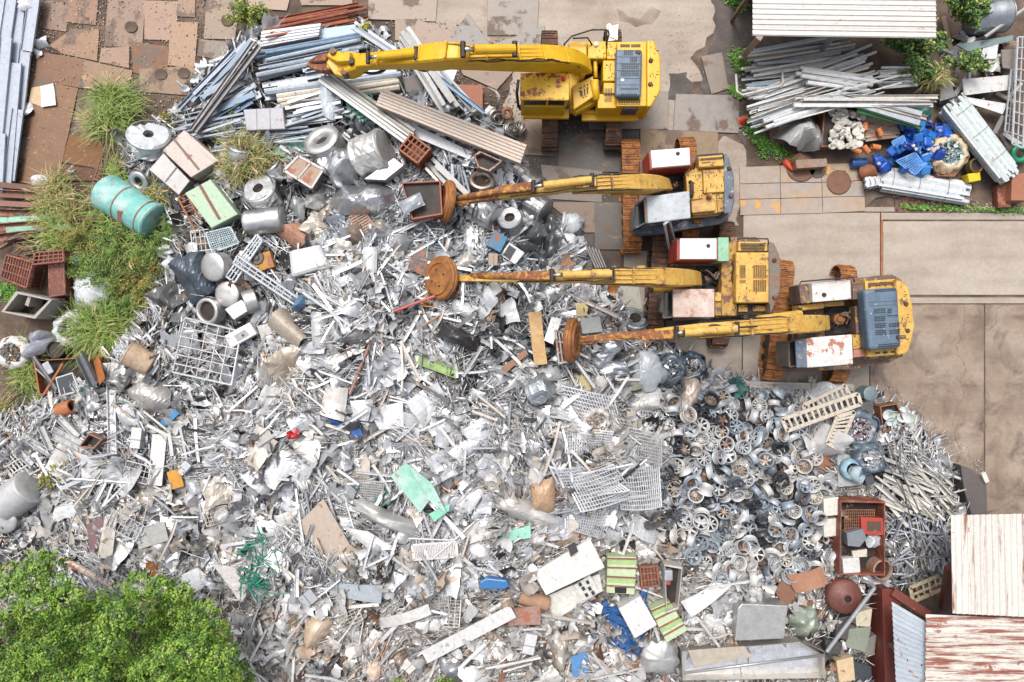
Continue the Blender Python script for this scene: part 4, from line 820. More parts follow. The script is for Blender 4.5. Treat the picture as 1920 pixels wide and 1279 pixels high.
# ---------------------------------------------------------------- builders for hand placed scrap
def cen(poly): return (sum(p[0] for p in poly) / len(poly), sum(p[1] for p in poly) / len(poly))
def crump(label, px, py, rx, ry, h, rz=0, col=(225, 228, 232), metal=.85, dz=.15, seed=None, name='crumpled_sheet', cat='scrap sheet', mat='obj_metal', lm=None, n=14, group=None, rnd=True, nf=9, rxx=0, ryy=0):
    seed = seed if seed is not None else int(px * 7 + py); p = S(px, py, dz); k = (HC - p.z) / HC / 50
    return item(name, label, cat, g_crumple(rx * k, ry * k, h, seed, n, rnd, nf=nf), Mat(p, rz, rxx, ryy), mat, col, metal, lm=lm, group=group)
def pan(label, poly, dz=.2, t=.03, col=(230, 230, 230), metal=.0, mat='obj_dull', bend=0., wav=0., nf=0, tilt=(0, 0), name='sheet_panel', cat='panel', lm=None, group=None, n=6, occ=None, parent=None):
    cx, cy = cen(poly); p = S(cx, cy, dz); z = p.z
    q = [P(x, y, z) - p for x, y in poly]
    return item(name, label, cat, g_panel([(a.x, a.y) for a in q], t, bend, int(cx), n, wav, nf), Mat(p, 0, *tilt), mat, col, metal, lm=lm, group=group, occ=occ, parent=parent)
def bxp(name, label, cat, poly, h, col=(220, 220, 220), metal=0., mat='obj_dull', dz=.1, bev=.02, lm=None, group=None, parent=None, z0=None, occ=.95):
    """box whose top outline shows as poly"""
    cx, cy = cen(poly); zt = S(cx, cy, dz + h).z if z0 is None else z0 + h; w = pp(poly, zt); mx = sum(p[0] for p in w) / len(w); my = sum(p[1] for p in w) / len(w)
    g = g_prism([(x - mx, y - my) for x, y in w], 0, h, bev, 2); return item(name, label, cat, g, Matrix.Translation((mx, my, zt - h)), mat, col, metal, lm=lm, group=group, parent=parent, occ=occ)
def top(o): return WLOC[o.name].z + max(v.co.z for v in o.data.vertices)
def on_top(o, name, poly, h, col, metal=0., mat='obj_dull', bev=.0):
    """a part standing proud on top of box o"""
    z = top(o); w = pp(poly, z + h); g = g_prism(w, z - .03, z + h, bev, 1); return mk(name, *g, mat, o, color=c4(c(*col), metal))
def line_bar(name, label, cat, a, b, sec, mat, col, metal=.7, dz=(.3, .3), bow=0., lm=None, group=None, n=4, occ=1, wpx=6, abs_z=None):
    pa = S(*a, dz[0]) if abs_z is None else P(*a, abs_z[0]); pb = S(*b, dz[1]) if abs_z is None else P(*b, abs_z[1])
    mid = (pa + pb) / 2; pts = [pa.lerp(pb, i / n) + Vector((0, 0, bow * 4 * (i / n) * (1 - i / n))) for i in range(n + 1)]
    if bow < 0: s = (pb - pa).cross(Vector((0, 0, 1))).normalized(); pts = [pa.lerp(pb, i / n) + s * (-bow * 4 * (i / n) * (1 - i / n)) for i in range(n + 1)]
    v, f = g_sweep(pts, sec); o = mk(name, v, f, mat, None, color=c4(c(*col), metal), label=label, cat=cat, group=group)
    if lm: LM.append((*PX(mid), lm))
    if occ: occ_line(a, b, wpx)
    return o
def bag(label, px, py, r, h, col, seed, open_=False, content=None, dz=-.05, mat='obj_plastic', lm=None, name='plastic_sack', cat='sack', group='sacks in the heap', sq=(1, 1, 0), metal=0.):
    p = S(px, py, dz + h) - Vector((0, 0, h)); k = (HC - p.z - h * .6) / HC / 50; rr = r * k
    M = Mat(p, sq[2]) @ Matrix.Diagonal((sq[0], sq[1], 1, 1))
    root = thing(name, label, cat, p, group=group, lm=lm); occ_disc(px, py, r * .9)
    item('bag', None, None, g_bag(rr, h, seed, open_), M, mat, col, metal, parent=root, smooth=True)
    if open_:
        hv, hf = g_lathe([(rr * .58, h * .62), (rr * .64, h * .76), (rr * .84, h * .74), (rr * 1.02, h * .5)], 40)
        hv = [(x * (1 + .22 * nz), y * (1 + .22 * nz), z * (1 + .25 * mnoise.noise((x * 5, y * 5 + seed, 2)))) for x, y, z in hv for nz in [mnoise.noise((x * 2.6 / rr + seed, y * 2.6 / rr, z)) + .5 * mnoise.noise((x * 7 / rr, y * 7 / rr + seed, z))]]
        item('hem', None, None, (hv, hf), M, mat, col, metal, parent=root, smooth=True)
    if content:
        rg = random.Random(seed); gs = []; cols = []
        for k2 in range(230):
            a = rg.uniform(0, 6.28); q = math.sqrt(rg.random()) * rr * .68; L = rg.uniform(.05, .16)
            g = xf(g_box(L, L * rg.uniform(.2, .7), .02), Mat((q * math.cos(a), q * math.sin(a), h * (.56 + .1 * (1 - (q / rr) ** 2)) + rg.uniform(0, .08)), rg.uniform(0, 360), rg.uniform(-60, 60), rg.uniform(-60, 60)))
            gs.append(g); cols += [c4(c(*rg.choice(content)), .6)] * len(g[0])
        v, f = joing(*gs); v, _ = xf((v, f), M); o = mk('shavings', v, f, 'scrap_attr', root, loc=tuple(p), kind='stuff')
        a = o.data.attributes.new('Col', 'FLOAT_COLOR', 'POINT'); a.data.foreach_set('color', np.array(cols, np.float32).ravel())
        v, f = g_lathe([(0, h * .57), (rr * .96, h * .5)], 24); v, _ = xf((v, f), M); mk('fill', v, f, 'heap_base', root, loc=tuple(p))
    return root
def drum(name, label, px, py, r, L, axis_deg, tilt, col, metal=.9, mat='obj_metal', dz=.2, dent=.06, seed=1, ribs=2, hole=None, lm=None, cat='drum', group=None, ends=True):
    """drum or tank lying with its axis at axis_deg in plan, tilted up by tilt degrees; sizes in px"""
    p = S(px, py, dz + r / 50 * .6); k = (HC - p.z) / HC / 50; r, L = r * k, L * k
    prof = [(r * .3, -L / 2 - r * .03), (r * .9, -L / 2), (r, -L / 2 + r * .1)]
    for i in range(9):
        z = -L / 2 + L * (i + 1) / 10; prof.append((r * (1.03 if ribs and i in (2, 6) else 1.), z))
    prof += [(r, L / 2 - r * .1), (r * .9, L / 2), (r * (hole or .3), L / 2 - (r * .02 if not hole else 0))]
    if hole: prof += [(r * hole * .98, L / 2 - .3 * L)]
    root = thing(name, label, cat, p, group=group, lm=lm)
    q = Euler((0, math.radians(90 - tilt), math.radians(axis_deg))).to_matrix().to_4x4(); M = Matrix.Translation(p) @ q
    item('shell', None, None, g_dented([(0, prof[0][1])] + prof + ([] if hole else [(0, prof[-1][1])]), 36 if dent < .1 else 26, dent, seed), M, mat, col, metal, parent=root, smooth=dent < .1)
    if hole: item('opening', None, None, g_lathe([(0, L / 2 - .3 * L), (r * hole, L / 2 - .28 * L)], 24), M, 'dark_iron', parent=root)  # dark disc closes the mouth, inner shade put into its colour
    if ends: item('end_ring', None, None, g_lathe([(r * .9, L / 2 - .005), (r * .99, L / 2 - r * .06), (r * 1.02, L / 2 - r * .12), (r * .96, L / 2 - r * .1)], 36), M, mat, col, metal, parent=root, smooth=True)
    v = [PX(M @ Vector(x)) for x in g_lathe([(r, -L / 2), (r, L / 2)], 10)[0]]; cx, cy = cen(v); occ_poly([(cx + (x - cx), cy + (y - cy)) for x, y in sorted(v, key=lambda t: math.atan2(t[1] - cy, t[0] - cx))], .95)
    return root, M, r, L
def ring(name, label, px, py, R_, r, col, tilt=(0, 0), metal=.9, mat='obj_metal', dz=.15, dent=.1, seed=1, lm=None, cat='ring', group=None):
    p = S(px, py, dz); k = (HC - p.z) / HC / 50; R_, r = R_ * k, r * k
    prof = [(R_ - r + r * math.cos(a), r * .9 * math.sin(a)) for a in [2 * math.pi * i / 12 for i in range(12)]]
    V, F = g_lathe(prof, 36, close=True); V = [(x * (1 + dent * mnoise.noise((x * 3 + seed, y * 3, z * 3))), y * (1 + dent * mnoise.noise((x * 3, y * 3 + seed, z * 3))), z * (1 + 2 * dent * mnoise.noise((x * 5, y * 5, seed)))) for x, y, z in V]
    occ_disc(px, py, R_ / k * .9)
    return item(name, label, cat, (V, F), Mat(p, 0, *tilt), mat, col, metal, smooth=True, lm=lm, group=group, occ=0)
def grid_thing(name, label, cat, poly, nx, ny, r, col, metal=.6, mat='obj_dull', dz=.3, frame=1.6, dzc=(0, 0, 0, 0), lm=None, group=None, bow=0., occ=.5, parts=True, flat_=False):
    """welded frame / grille / pallet: outer frame and bars between, corners in px"""
    z = S(*cen(poly), dz).z; q = [P(x, y, z + d) for (x, y), d in zip(poly, dzc)]; base = (q[0] + q[1] + q[2] + q[3]) / 4
    root = thing(name, label, cat, base, group=group, lm=lm)
    def at(u, v):
        p = q[0] * (1 - u) * (1 - v) + q[1] * u * (1 - v) + q[2] * u * v + q[3] * (1 - u) * v; p.z += bow * 4 * u * (1 - u); return p
    def bar_(nm, a, b, rr, up=0.):
        pts = [at(a[0] + (b[0] - a[0]) * t / 4, a[1] + (b[1] - a[1]) * t / 4) + Vector((0, 0, up)) for t in range(5)] if bow else [at(*a) + Vector((0, 0, up)), at(*b) + Vector((0, 0, up))]
        g = g_sweep(pts, rect(rr * 2, rr * (.7 if flat_ else 2)) if flat_ or mat == 'wood' else circ(rr, 6)); return g
    gs = [bar_('f', (0, 0), (1, 0), r * frame), bar_('f', (1, 0), (1, 1), r * frame), bar_('f', (1, 1), (0, 1), r * frame), bar_('f', (0, 1), (0, 0), r * frame)]
    kw = dict(color=c4(c(*col), metal))
    for g in gs: mk('frame_bar', *g, mat, root, **kw)
    A = [bar_('bar', ((i + 1) / (nx + 1), 0), ((i + 1) / (nx + 1), 1), r) for i in range(nx)]; B = [bar_('bar', (0, (j + 1) / (ny + 1)), (1, (j + 1) / (ny + 1)), r, r * .9) for j in range(ny)]
    if parts and nx + ny <= 40:
        for g in A + B: mk('bar', *g, mat, root, **kw)
    elif A or B: mk('bar_mesh', *joing(*(A + B)), mat, root, kind='stuff', **kw)
    occ_poly(poly, occ); return root
def openbox(name, label, cat, poly, h, t, col, metal=0., mat='obj_dull', dz=.1, lm=None, inner=None, fill=.25, group=None):
    """open topped bin: four walls and a floor; poly is the rim as it shows"""
    cx, cy = cen(poly); zt = S(cx, cy, dz + h).z; w = [Vector((*p, 0)) for p in pp(poly, zt)]; m = sum(w, Vector()) / len(w); root = thing(name, label, cat, (m.x, m.y, zt - h), group=group, lm=lm); kw = dict(color=c4(c(*col), metal)); n = len(w)
    wi = [p + (m - p).normalized() * t * 1.4 for p in w]
    for i in range(n):
        a, b, b2, a2 = w[i], w[(i + 1) % n], wi[(i + 1) % n], wi[i]; mk('side_wall', *g_prism(ccw([(a.x, a.y), (b.x, b.y), (b2.x, b2.y), (a2.x, a2.y)]), zt - h, zt, .004), mat, root, **kw)
    mk('floor_plate', *g_prism(ccw([(p.x, p.y) for p in wi]), zt - h, zt - h * (1 - fill), 0), 'dark_iron' if inner is None else inner, root); occ_poly(poly, .95)
    return root, zt
def coil(label, px, py, R_, r, col, tilt=(20, 0), seed=0, dz=.3, n=9, mat='obj_metal', metal=.8, name='wire_coil', group='wire coils'):
    p = S(px, py, dz); k = (HC - p.z) / HC / 50; R_, r = R_ * k, r * k; rg = random.Random(seed); gs = []
    for i in range(n):
        rr = R_ - rg.uniform(0, r * 1.5); z = rg.uniform(-r, r); gs.append(g_tube([Vector((rr * math.cos(a) * (1 + .02 * math.sin(3 * a + i)), rr * math.sin(a), z + .02 * math.sin(2 * a + i))) for a in [2 * math.pi * j / 28 for j in range(29)]], .018, 5))
    gs.append(g_lathe([(R_ - r * 1.3, -r * .6), (R_ - r * .5, r * .3), (R_ - .02, -r * .5), (R_ - r * .5, -r)], 28, True)); occ_disc(px, py, R_ / k)
    return item(name, label, 'coil', joing(*gs), Mat(p, rg.uniform(0, 360), *tilt), mat, col, metal, smooth=True, group=group, occ=0)
pm('obj_weathered', (.4, .4, .4), c(200, 226, 218), rough=.6, objcol=True, mix=.25, scale=1.6, chip=c(176, 138, 118), chip_amt=.16, chip_scale=2.2, dirt=.3, bump=.15)
pm('wood', c(226, 190, 136), c(208, 168, 116), .75, scale=3, dirt=.25, streak=(c(190, 150, 100), (1, 9, 3), .55))

# ================================================================ left edge: channels, rusty beams
CH = [((4, -20), (-22, 150), 'first'), ((24, -25), (8, 85), 'second'), ((12, 70), (-6, 260), 'third'), ((40, -20), (24, 130), 'fourth'), ((30, 118), (10, 350), 'fifth'), ((66, -15), (50, 95), 'sixth'), ((49, 84), (34, 212), 'seventh'), ((34, 205), (17, 338), 'eighth'), ((0, 250), (-6, 360), 'ninth')]
for k, (a, b, w) in enumerate(CH):
    line_bar('steel_channel', f'pale blue grey steel channel at the left edge, {w} counting rightwards and down', 'channel', a, b, chan(.44, .07, .014), 'obj_rustspot', (192, 200, 214), .05, abs_z=(.3 + .07 * (k % 3), .22 + .07 * (k % 3)), group='steel channels at the left edge', occ=0)
LM.append((40, 160, 'the left channels'))
BE = [((-10, 346), (98, 356), (122, 84, 66), 'dark rusty'), ((-10, 362), (102, 368), (140, 100, 80), 'brown flaking'), ((-10, 381), (112, 388), (150, 108, 88), 'wide rust brown'), ((-10, 398), (118, 402), (110, 72, 60), 'maroon'), ((-10, 414), (122, 408), (160, 226, 196), 'thin mint green'), ((-10, 427), (118, 416), (158, 96, 76), 'red brown'), ((14, 432), (160, 424), (150, 206, 176), 'faded sea green'), ((-10, 446), (110, 434), (116, 70, 60), 'dark maroon'), ((128, 404), (198, 414), (110, 70, 56), 'short dark brown')]
for k, (a, b, col, w) in enumerate(BE):
    line_bar('steel_beam', f'{w} steel beam lying below the left channels', 'beam', a, b, angl(.26, .2, .03) if k % 2 else rect(.2, .16), 'obj_rusty', col, 0, abs_z=(.35 + .04 * (k % 3), .3), group='beams at the left edge', occ=0)
# paper and bags on the plates
pan('white folded sheet lying on the rust plates', [(78, 163), (101, 157), (107, 198), (80, 202)], .06, .05, (246, 246, 246), name='folded_sheet', cat='sheet', nf=3); pan('tan cardboard beside the white folded sheet', [(60, 165), (77, 161), (78, 200), (55, 192)], .05, .03, (222, 190, 150), name='cardboard', cat='cardboard', nf=2)
for px, py, r, w in ((48, 205, 16, 'left of the tan cardboard'), (76, 341, 17, 'near the lowest rust plate'), (45, 8, 14, 'on the left channels'), (78, 80, 14, 'between channels and plates'), (73, 101, 8, 'pale blue, near the dark rust plate'), (135, 322, 5, 'tiny, under the orange plate'), (30, 390, 8, 'on the rusty beams')):
    crump(f'white plastic bag {w}', px, py, r, r * .75, .12, 20, (240, 240, 244), 0, .08 if py > 50 or px > 60 else .42, name='plastic_bag', cat='bag', mat='obj_plastic', n=10, group='litter on the plates')
# rusty floor rack and grating near the teal tank
grid_thing('rusty_grate', 'rusty bar grate leaning beside the teal tank', 'grate', [(198, 270), (206, 276), (182, 375), (166, 368)], 0, 14, .018, (130, 100, 86), .1, 'obj_rusty', .25, group=None)

# ================================================================ upper left: tanks and boxes by the grass
def teal():
    root, M, r, L = drum('storage_tank', 'teal steel tank with rusty straps lying in the grass', 245, 388, 36, 118, -31, 6, (128, 206, 198), .0, 'obj_weathered', .05, .02, 2, 0, lm='teal tank', cat='tank')
    for z in (-.08, .36): item('strap', None, None, g_lathe([(r * 1.0, L * z - .03), (r * 1.025, L * z - .02), (r * 1.025, L * z + .02), (r * 1.0, L * z + .03)], 36), M, 'obj_rusty', (170, 128, 108), 0, parent=root)
    item('hatch', None, None, g_box(.3, .5, .06, .02), M @ Matrix.Translation((-r * .75, -r * .55, L * .12)) @ Euler((0, -.9, .62)).to_matrix().to_4x4(), 'obj_rusty', (190, 140, 120), 0, parent=root)
teal()
drum('plastic_wrapped_coil', 'clear wrapped silver roll with a hollow core above the tan cabinet', 281, 264, 38, 36, 60, 55, (222, 226, 230), .5, 'obj_metal', .1, .3, 4, 0, .26, lm='wrapped silver roll', cat='roll')
b = bxp('steel_cabinet', 'tan rust stained steel cabinet lying by the wrapped roll', 'cabinet', [(345, 243), (410, 301), (358, 333), (304, 282)], .9, (206, 192, 182), .1, 'obj_rustspot', .2, .03, lm='tan steel cabinet'); on_top(b, 'seam', [(324, 262), (328, 260), (375, 317), (371, 319)], .015, (130, 105, 92))
b = bxp('steel_box', 'bare stainless box with a seam beside the tan cabinet', 'box', [(306, 287), (356, 339), (335, 366), (279, 318)], .8, (182, 180, 178), .35, 'obj_metal', .1, .02, lm='bare stainless box'); on_top(b, 'seam', [(309, 340), (330, 313), (332, 315), (311, 342)], .012, (120, 112, 105))
g = bxp('green_cabinet', 'pale green metal cabinet with a rusty centre strap', 'cabinet', [(346, 362), (394, 336), (446, 402), (396, 428)], .7, (188, 212, 182), .0, 'obj_rustspot', .2, .03, lm='pale green cabinet'); on_top(g, 'strap', [(372, 348), (377, 346), (414, 410), (409, 412)], .02, (140, 84, 56))
grid_thing('rusty_ladder', 'small orange rusty ladder frame against the pale green cabinet', 'ladder', [(334, 372), (350, 364), (385, 430), (368, 436)], 0, 6, .025, (190, 120, 70), 0, 'obj_rusty', .5)
drum('steel_pot', 'dented silver pot with dark mouth above the teal tank', 266, 338, 19, 24, 250, 60, (206, 210, 210), .8, 'obj_metal', .1, .05, 7, 0, .5, cat='pot')
b = bxp('galvanised_box', 'galvanised box panelled in three on the long bars', 'box', [(456, 205), (530, 201), (535, 242), (462, 245)], .5, (180, 180, 186), .1, 'obj_rustspot', .35, .03, lm='galvanised box')
for x in (480, 505): on_top(b, 'seam', [(x, 204), (x + 1.2, 204), (x + 2.4, 243), (x + 1.2, 243)], .01, (150, 145, 145))
pan('sea green corrugated sheet under the galvanised box', [(488, 262), (574, 246), (584, 284), (500, 298)], .25, .02, (150, 204, 184), 0, 'obj_dull', wav=.03, lm='sea green sheet', cat='sheet')
drum('crushed_duct', 'crushed silver duct behind the dry grass clump', 448, 296, 20, 40, 70, 30, (226, 226, 226), .85, dent=.25, seed=5, lm=None, cat='duct'); pan('white steel door frame behind the dry grass', [(412, 278), (422, 276), (428, 318), (416, 318)], .3, .2, (222, 216, 208), 0)
drum('crushed_tank', 'silver dented tank with round dark mouth left of the wooden crate', 494, 365, 33, 40, 110, 62, (222, 222, 222), .9, dent=.16, seed=9, hole=.33, lm='dented silver tank', cat='tank', ribs=0)
drum('steel_vessel', 'stainless vessel with grid lines below the dented tank', 497, 415, 24, 72, 6, 4, (222, 222, 222), .9, dent=.04, seed=3, lm=None, cat='tank')
drum('ring_tank', 'pale rounded tank with black hub above the crushed foil drum', 612, 275, 35, 44, 120, 58, (226, 224, 220), .75, dent=.06, seed=12, hole=.4, lm='pale rounded tank', cat='tank', ribs=0)
drum('foil_drum', 'crushed foil drum with ribbed end in front of the pale tank', 633, 308, 34, 66, -42, 25, (228, 230, 234), .95, dent=.22, seed=14, lm='crushed foil drum', cat='drum')
drum('rust_patched_tank', 'large silver tank with a rust torn side left of the rusty cage', 697, 288, 38, 62, 15, 20, (226, 224, 220), .8, 'obj_rustspot', dent=.16, seed=16, lm='rust torn tank', cat='tank')
drum('small_can', 'small crushed can beside the panelled crate', 520, 322, 17, 30, 130, 35, (224, 224, 224), .9, dent=.2, seed=18, cat='can')
b = bxp('panelled_crate', 'rust brown crate with white edge strips', 'crate', [(533, 318), (560, 292), (606, 318), (584, 352)], .8, (186, 158, 138), 0, 'obj_rusty', .4, .02, lm='panelled crate')
for q in ([(531, 318), (559, 290), (562, 292), (534, 321)], [(582, 352), (604, 317), (607, 319), (585, 354)], [(556, 336), (582, 304), (584, 305), (558, 337)], [(533, 317), (584, 350), (583, 354), (531, 321)], [(560, 290), (607, 316), (606, 320), (559, 294)]): on_top(b, 'edge_strip', q, .03, (224, 220, 216))
def cage(label, P4, h, col, dz, lm, nb=4):
    cx, cy = cen(P4); zt = S(cx, cy, dz + h).z; w = [Vector((*p, zt)) for p in pp(P4, zt)]; lo = [Vector((p.x, p.y, zt - h)) for p in w]; root = thing('rusty_cage', label, 'cage', (sum(p.x for p in w) / 4, sum(p.y for p in w) / 4, zt - h), lm=lm, group='rusty cages'); kw = dict(color=c4(c(*col), 0))
    for i in range(4):
        j = (i + 1) % 4; mk('frame_bar', *g_tube([w[i], w[j]], .04, 6), 'obj_rusty', root, **kw); mk('frame_bar', *g_tube([lo[i], lo[j]], .04, 6), 'obj_rusty', root, **kw); mk('post', *g_tube([w[i], lo[i]], .04, 6), 'obj_rusty', root, **kw)
        ins = (w[0] + w[2]) / 2; a, b_ = w[i].lerp(ins, .03), w[j].lerp(ins, .03); n_ = Vector((0, 0, h - .04))
        gs = [g_sweep([a.lerp(b_, (k + .5) / 16), a.lerp(b_, (k + .5) / 16) - n_], rect(.03, .03)) for k in range(16)]; mk('side_mesh', *joing(*gs), 'obj_rusty', root, kind='stuff', **kw)
    for k in range(nb):
        t = (k + 1) / (nb + 1); mk('bar', *g_tube([w[0].lerp(w[1], t), w[3].lerp(w[2], t)], .025, 5), 'obj_rusty', root, **kw)
    for k in range(2):
        t = (k + 1) / 3; mk('bar', *g_tube([w[0].lerp(w[3], t), w[1].lerp(w[2], t)], .025, 5), 'obj_rusty', root, **kw)
    mk('floor_plate', *g_prism(ccw([(p.x, p.y) for p in w]), zt - h * .35, zt - h * .3), 'obj_rusty', root, color=c4(c(150, 82, 56), 0)); occ_poly(P4, 1.); return root
cage('red brown wire cage standing on the long bars', [(771, 252), (806, 279), (783, 306), (748, 280)], 1.1, (176, 112, 82), .3, 'red brown wire cage')
cage('rust brown slatted cage lying at the far left', [(12, 478), (62, 492), (50, 540), (2, 520)], .7, (140, 84, 72), .1, 'rust brown slatted cage', 9); cage('second rust brown cage beside the concrete tank', [(92, 492), (120, 490), (122, 552), (94, 556)], .7, (142, 86, 74), .1, None, 12); cage('rust brown cage tipped between its two neighbours', [(66, 474), (118, 470), (120, 490), (62, 496)], .8, (150, 92, 78), .3, None, 5)
b = bxp('steel_chest', 'plain pale steel chest right of the foil drum', 'chest', [(682, 336), (738, 296), (757, 310), (722, 338)], .5, (222, 222, 222), .5, 'obj_metal', .3, .02)
crump('largest crumpled foil sheet in the upper heap', 680, 366, 60, 40, .55, 5, (232, 235, 240), .95, .35, n=22, nf=14, lm='largest crumpled foil')
crump('folded grey sheet lying on the rusty hopper', 772, 382, 22, 12, .1, 25, (196, 200, 206), .6, 1.3, n=6, rnd=False, nf=3)
ob, zt = openbox('rusty_hopper', 'rust red hopper bin beside the magnet disc', 'bin', [(752, 342), (826, 338), (830, 402), (772, 412)], 1.0, .05, (172, 100, 76), 0, 'obj_rusty', .2, lm='rust red hopper', fill=.85)
grid_thing('slatted_grate', 'tan slatted grate below the crumpled foil', 'grate', [(655, 408), (680, 394), (706, 430), (680, 446)], 0, 8, .03, (190, 160, 140), 0, 'obj_rusty', .5, flat_=True, lm='tan slatted grate')
for k, (x, y, r_, col, w) in enumerate(((596, 378, 24, (222, 222, 218), 'open pale box offcut'), (614, 400, 20, (214, 200, 186), 'tan torn drum end'), (560, 392, 26, (218, 220, 222), 'rumpled silver sheet'), (715, 425, 22, (220, 214, 204), 'bent cream plate'), (735, 440, 26, (206, 210, 216), 'grey pressed sheet'), (636, 340, 16, (210, 210, 210), 'small folded plate'), (756, 455, 24, (226, 226, 228), 'shiny torn sheet'))): crump(f'{w} in the upper heap', x, y, r_, r_ * .7, .3, 40 * k, col, .6, .3, n=10)
pan('brown stained copper coloured sheet above the flat grey sack', [(510, 432), (560, 418), (602, 440), (560, 470)], .3, .03, (186, 140, 116), .2, 'obj_rusty', .2, nf=4, lm='copper stained sheet', cat='sheet'); bxp('grey_slab', 'thick pale grey slab pillow in the upper heap', 'slab', [(540, 470), (600, 457), (618, 500), (545, 522)], .35, (214, 214, 214), .1, 'obj_metal', .3, .12, lm='pale grey slab')
pan('white square sheet standing right of the grey slab', [(681, 464), (708, 464), (706, 512), (680, 514)], .5, .03, (236, 236, 236), .2, bend=.12, cat='sheet'); pan('dark scorched plate below the rust red hopper', [(785, 455), (820, 482), (800, 520), (762, 502)], .5, .04, (112, 104, 100), .3, 'obj_rusty', .0, nf=3, cat='plate', lm='dark scorched plate')
# crushed silver vessels below the second boom
for k, (x, y, r_, L, a, t, hole, w) in enumerate(((985, 345, 30, 60, -40, 20, None, 'shiny ribbed vessel above the second boom'), (1000, 385, 28, 56, -35, 15, None, 'long shiny vessel under the second boom'), (957, 415, 24, 28, 110, 65, .45, 'open crushed kettle below the second boom'), (910, 400, 26, 50, -30, 20, None, 'grey ribbed cask below the second boom'), (903, 346, 24, 30, 80, 60, .62, 'open tan drum of scraps above the second boom'))):
    drum('crushed_vessel', w, x, y, r_, L, a, t, (216, 218, 220) if k != 4 else (196, 180, 166), .9, dent=.14 if k < 4 else .03, seed=20 + k, hole=hole, cat='vessel', lm=w.split(' ')[0] + ' ' + w.split(' ')[1] + ' ' + w.split(' ')[2] if k < 3 else None, ribs=k % 2 * 2)
ob, zt = openbox('solar_tray', 'tan tray holding a small blue grid panel', 'tray', [(888, 290), (900, 283), (942, 302), (918, 322), (896, 314)], .5, .05, (196, 180, 168), 0, 'obj_rusty', .4, fill=.5); 
bxp('blue_drum_box', 'chipped blue metal box below the open kettle', 'box', [(928, 430), (952, 446), (938, 474), (912, 460)], .4, (86, 140, 172), .2, 'obj_rusty', .3, .02, lm='chipped blue box'); o_ = bxp('screen_box', 'white rimmed box with a dark screen', 'box', [(938, 478), (955, 454), (984, 474), (966, 496)], .3, (214, 216, 220), .3, 'obj_dull', .4, .01); on_top(o_, 'screen', [(943, 478), (955, 459), (968, 468), (956, 488)], .01, (60, 60, 66))
for x, y, r_, rz, w in ((1000, 440, 28, 20, 'large mottled'), (1032, 425, 22, 70, 'angular'), (1035, 460, 24, 10, 'ribbed'), (985, 465, 20, 50, 'folded'), (1005, 490, 22, 0, 'torn')): crump(f'{w} dull grey crushed sheet by the steel plates', x, y, r_, r_ * .8, .4, rz, (160, 166, 170), .75, .25, n=11, group='dull grey crushed sheets')
bag('grey plastic sack at the heap edge by the steel plates', 1075, 417, 20, .7, (200, 206, 210), 3, lm='grey edge sack'); bag('white sack with a dark print below the grey edge sack', 1068, 452, 17, .7, (236, 236, 238), 4); bag('small grey sack against the long rails', 1088, 455, 13, .5, (190, 196, 202), 5)
# ---------------------------------------------------------------- labels for the many pieces: look first, then the nearest findable things
DIRS = ('right of', 'upper right of', 'above', 'upper left of', 'left of', 'lower left of', 'below', 'lower right of')
def auto(desc, px, py, extra=(), avoid=None):
    ls = sorted((math.hypot(px - x, py - y), x, y, t) for x, y, t in LM if t != avoid)[:14]
    def rel(l):
        d, x, y, t = l; a = DIRS[int(round(math.atan2(y - py, px - x) / (math.pi / 4))) % 8]
        return ('on' if d < 12 else ('close ' if d < 45 else '') + a) + ' the ' + t.replace('the ', '', 1)
    tries = [f'{desc} {rel(l)}' for l in ls[:4]]
    for e in extra: tries += [f'{desc}, {e}, {rel(l)}' for l in ls[:3]]
    for i in range(5):
        for j in range(i + 1, 7):
            if ls[i][3] != ls[j][3]: tries.append(f'{desc} between the {ls[i][3].replace("the ", "", 1)} and the {ls[j][3].replace("the ", "", 1)}')
    for e in extra: tries += [f'{desc}, {e}, {rel(l)}' for l in ls[3:]]
    tries += [f'{desc} {rel(l)}' for l in ls[4:]]
    for t in tries:
        if t not in USED and len(t.split()) <= 16: USED.add(t); return t
    for o in ('second', 'third', 'fourth', 'fifth', 'sixth', 'seventh'):
        for l in ls:
            t = f'{o} {desc} {rel(l)}'
            if t not in USED and len(t.split()) <= 16: USED.add(t); return t
    return f'{desc} {rel(ls[0])}'
def orient(a, b):
    g = math.degrees(math.atan2(-(b[1] - a[1]), b[0] - a[0])) % 180
    return 'running level' if g < 14 or g > 166 else 'rising gently rightwards' if g < 40 else 'rising steeply rightwards' if g < 76 else 'standing upright in view' if g < 104 else 'falling steeply rightwards' if g < 140 else 'falling gently rightwards'
CN = [((240, 240, 242), 'white'), ((205, 210, 216), 'silver'), ((172, 182, 194), 'blue grey'), ((150, 150, 150), 'mid grey'), ((226, 214, 198), 'cream'), ((196, 168, 146), 'tan'), ((150, 92, 66), 'rusty'), ((178, 92, 62), 'red rust'), ((84, 82, 84), 'dark grey'), ((120, 140, 165), 'steel blue'), ((104, 182, 120), 'green'), ((60, 110, 190), 'blue')]
def cname(col): return min(CN, key=lambda t: sum((a - b) ** 2 for a, b in zip(t[0], col)))[1]
SECS = {'pipe': lambda w: circ(w / 2, 8), 'channel': lambda w: chan(w, w * .6, w * .08), 'angle': lambda w: angl(w, w * .7, w * .1), 'tube': lambda w: rect(w, w * .7), 'strip': lambda w: rect(w, .015)}
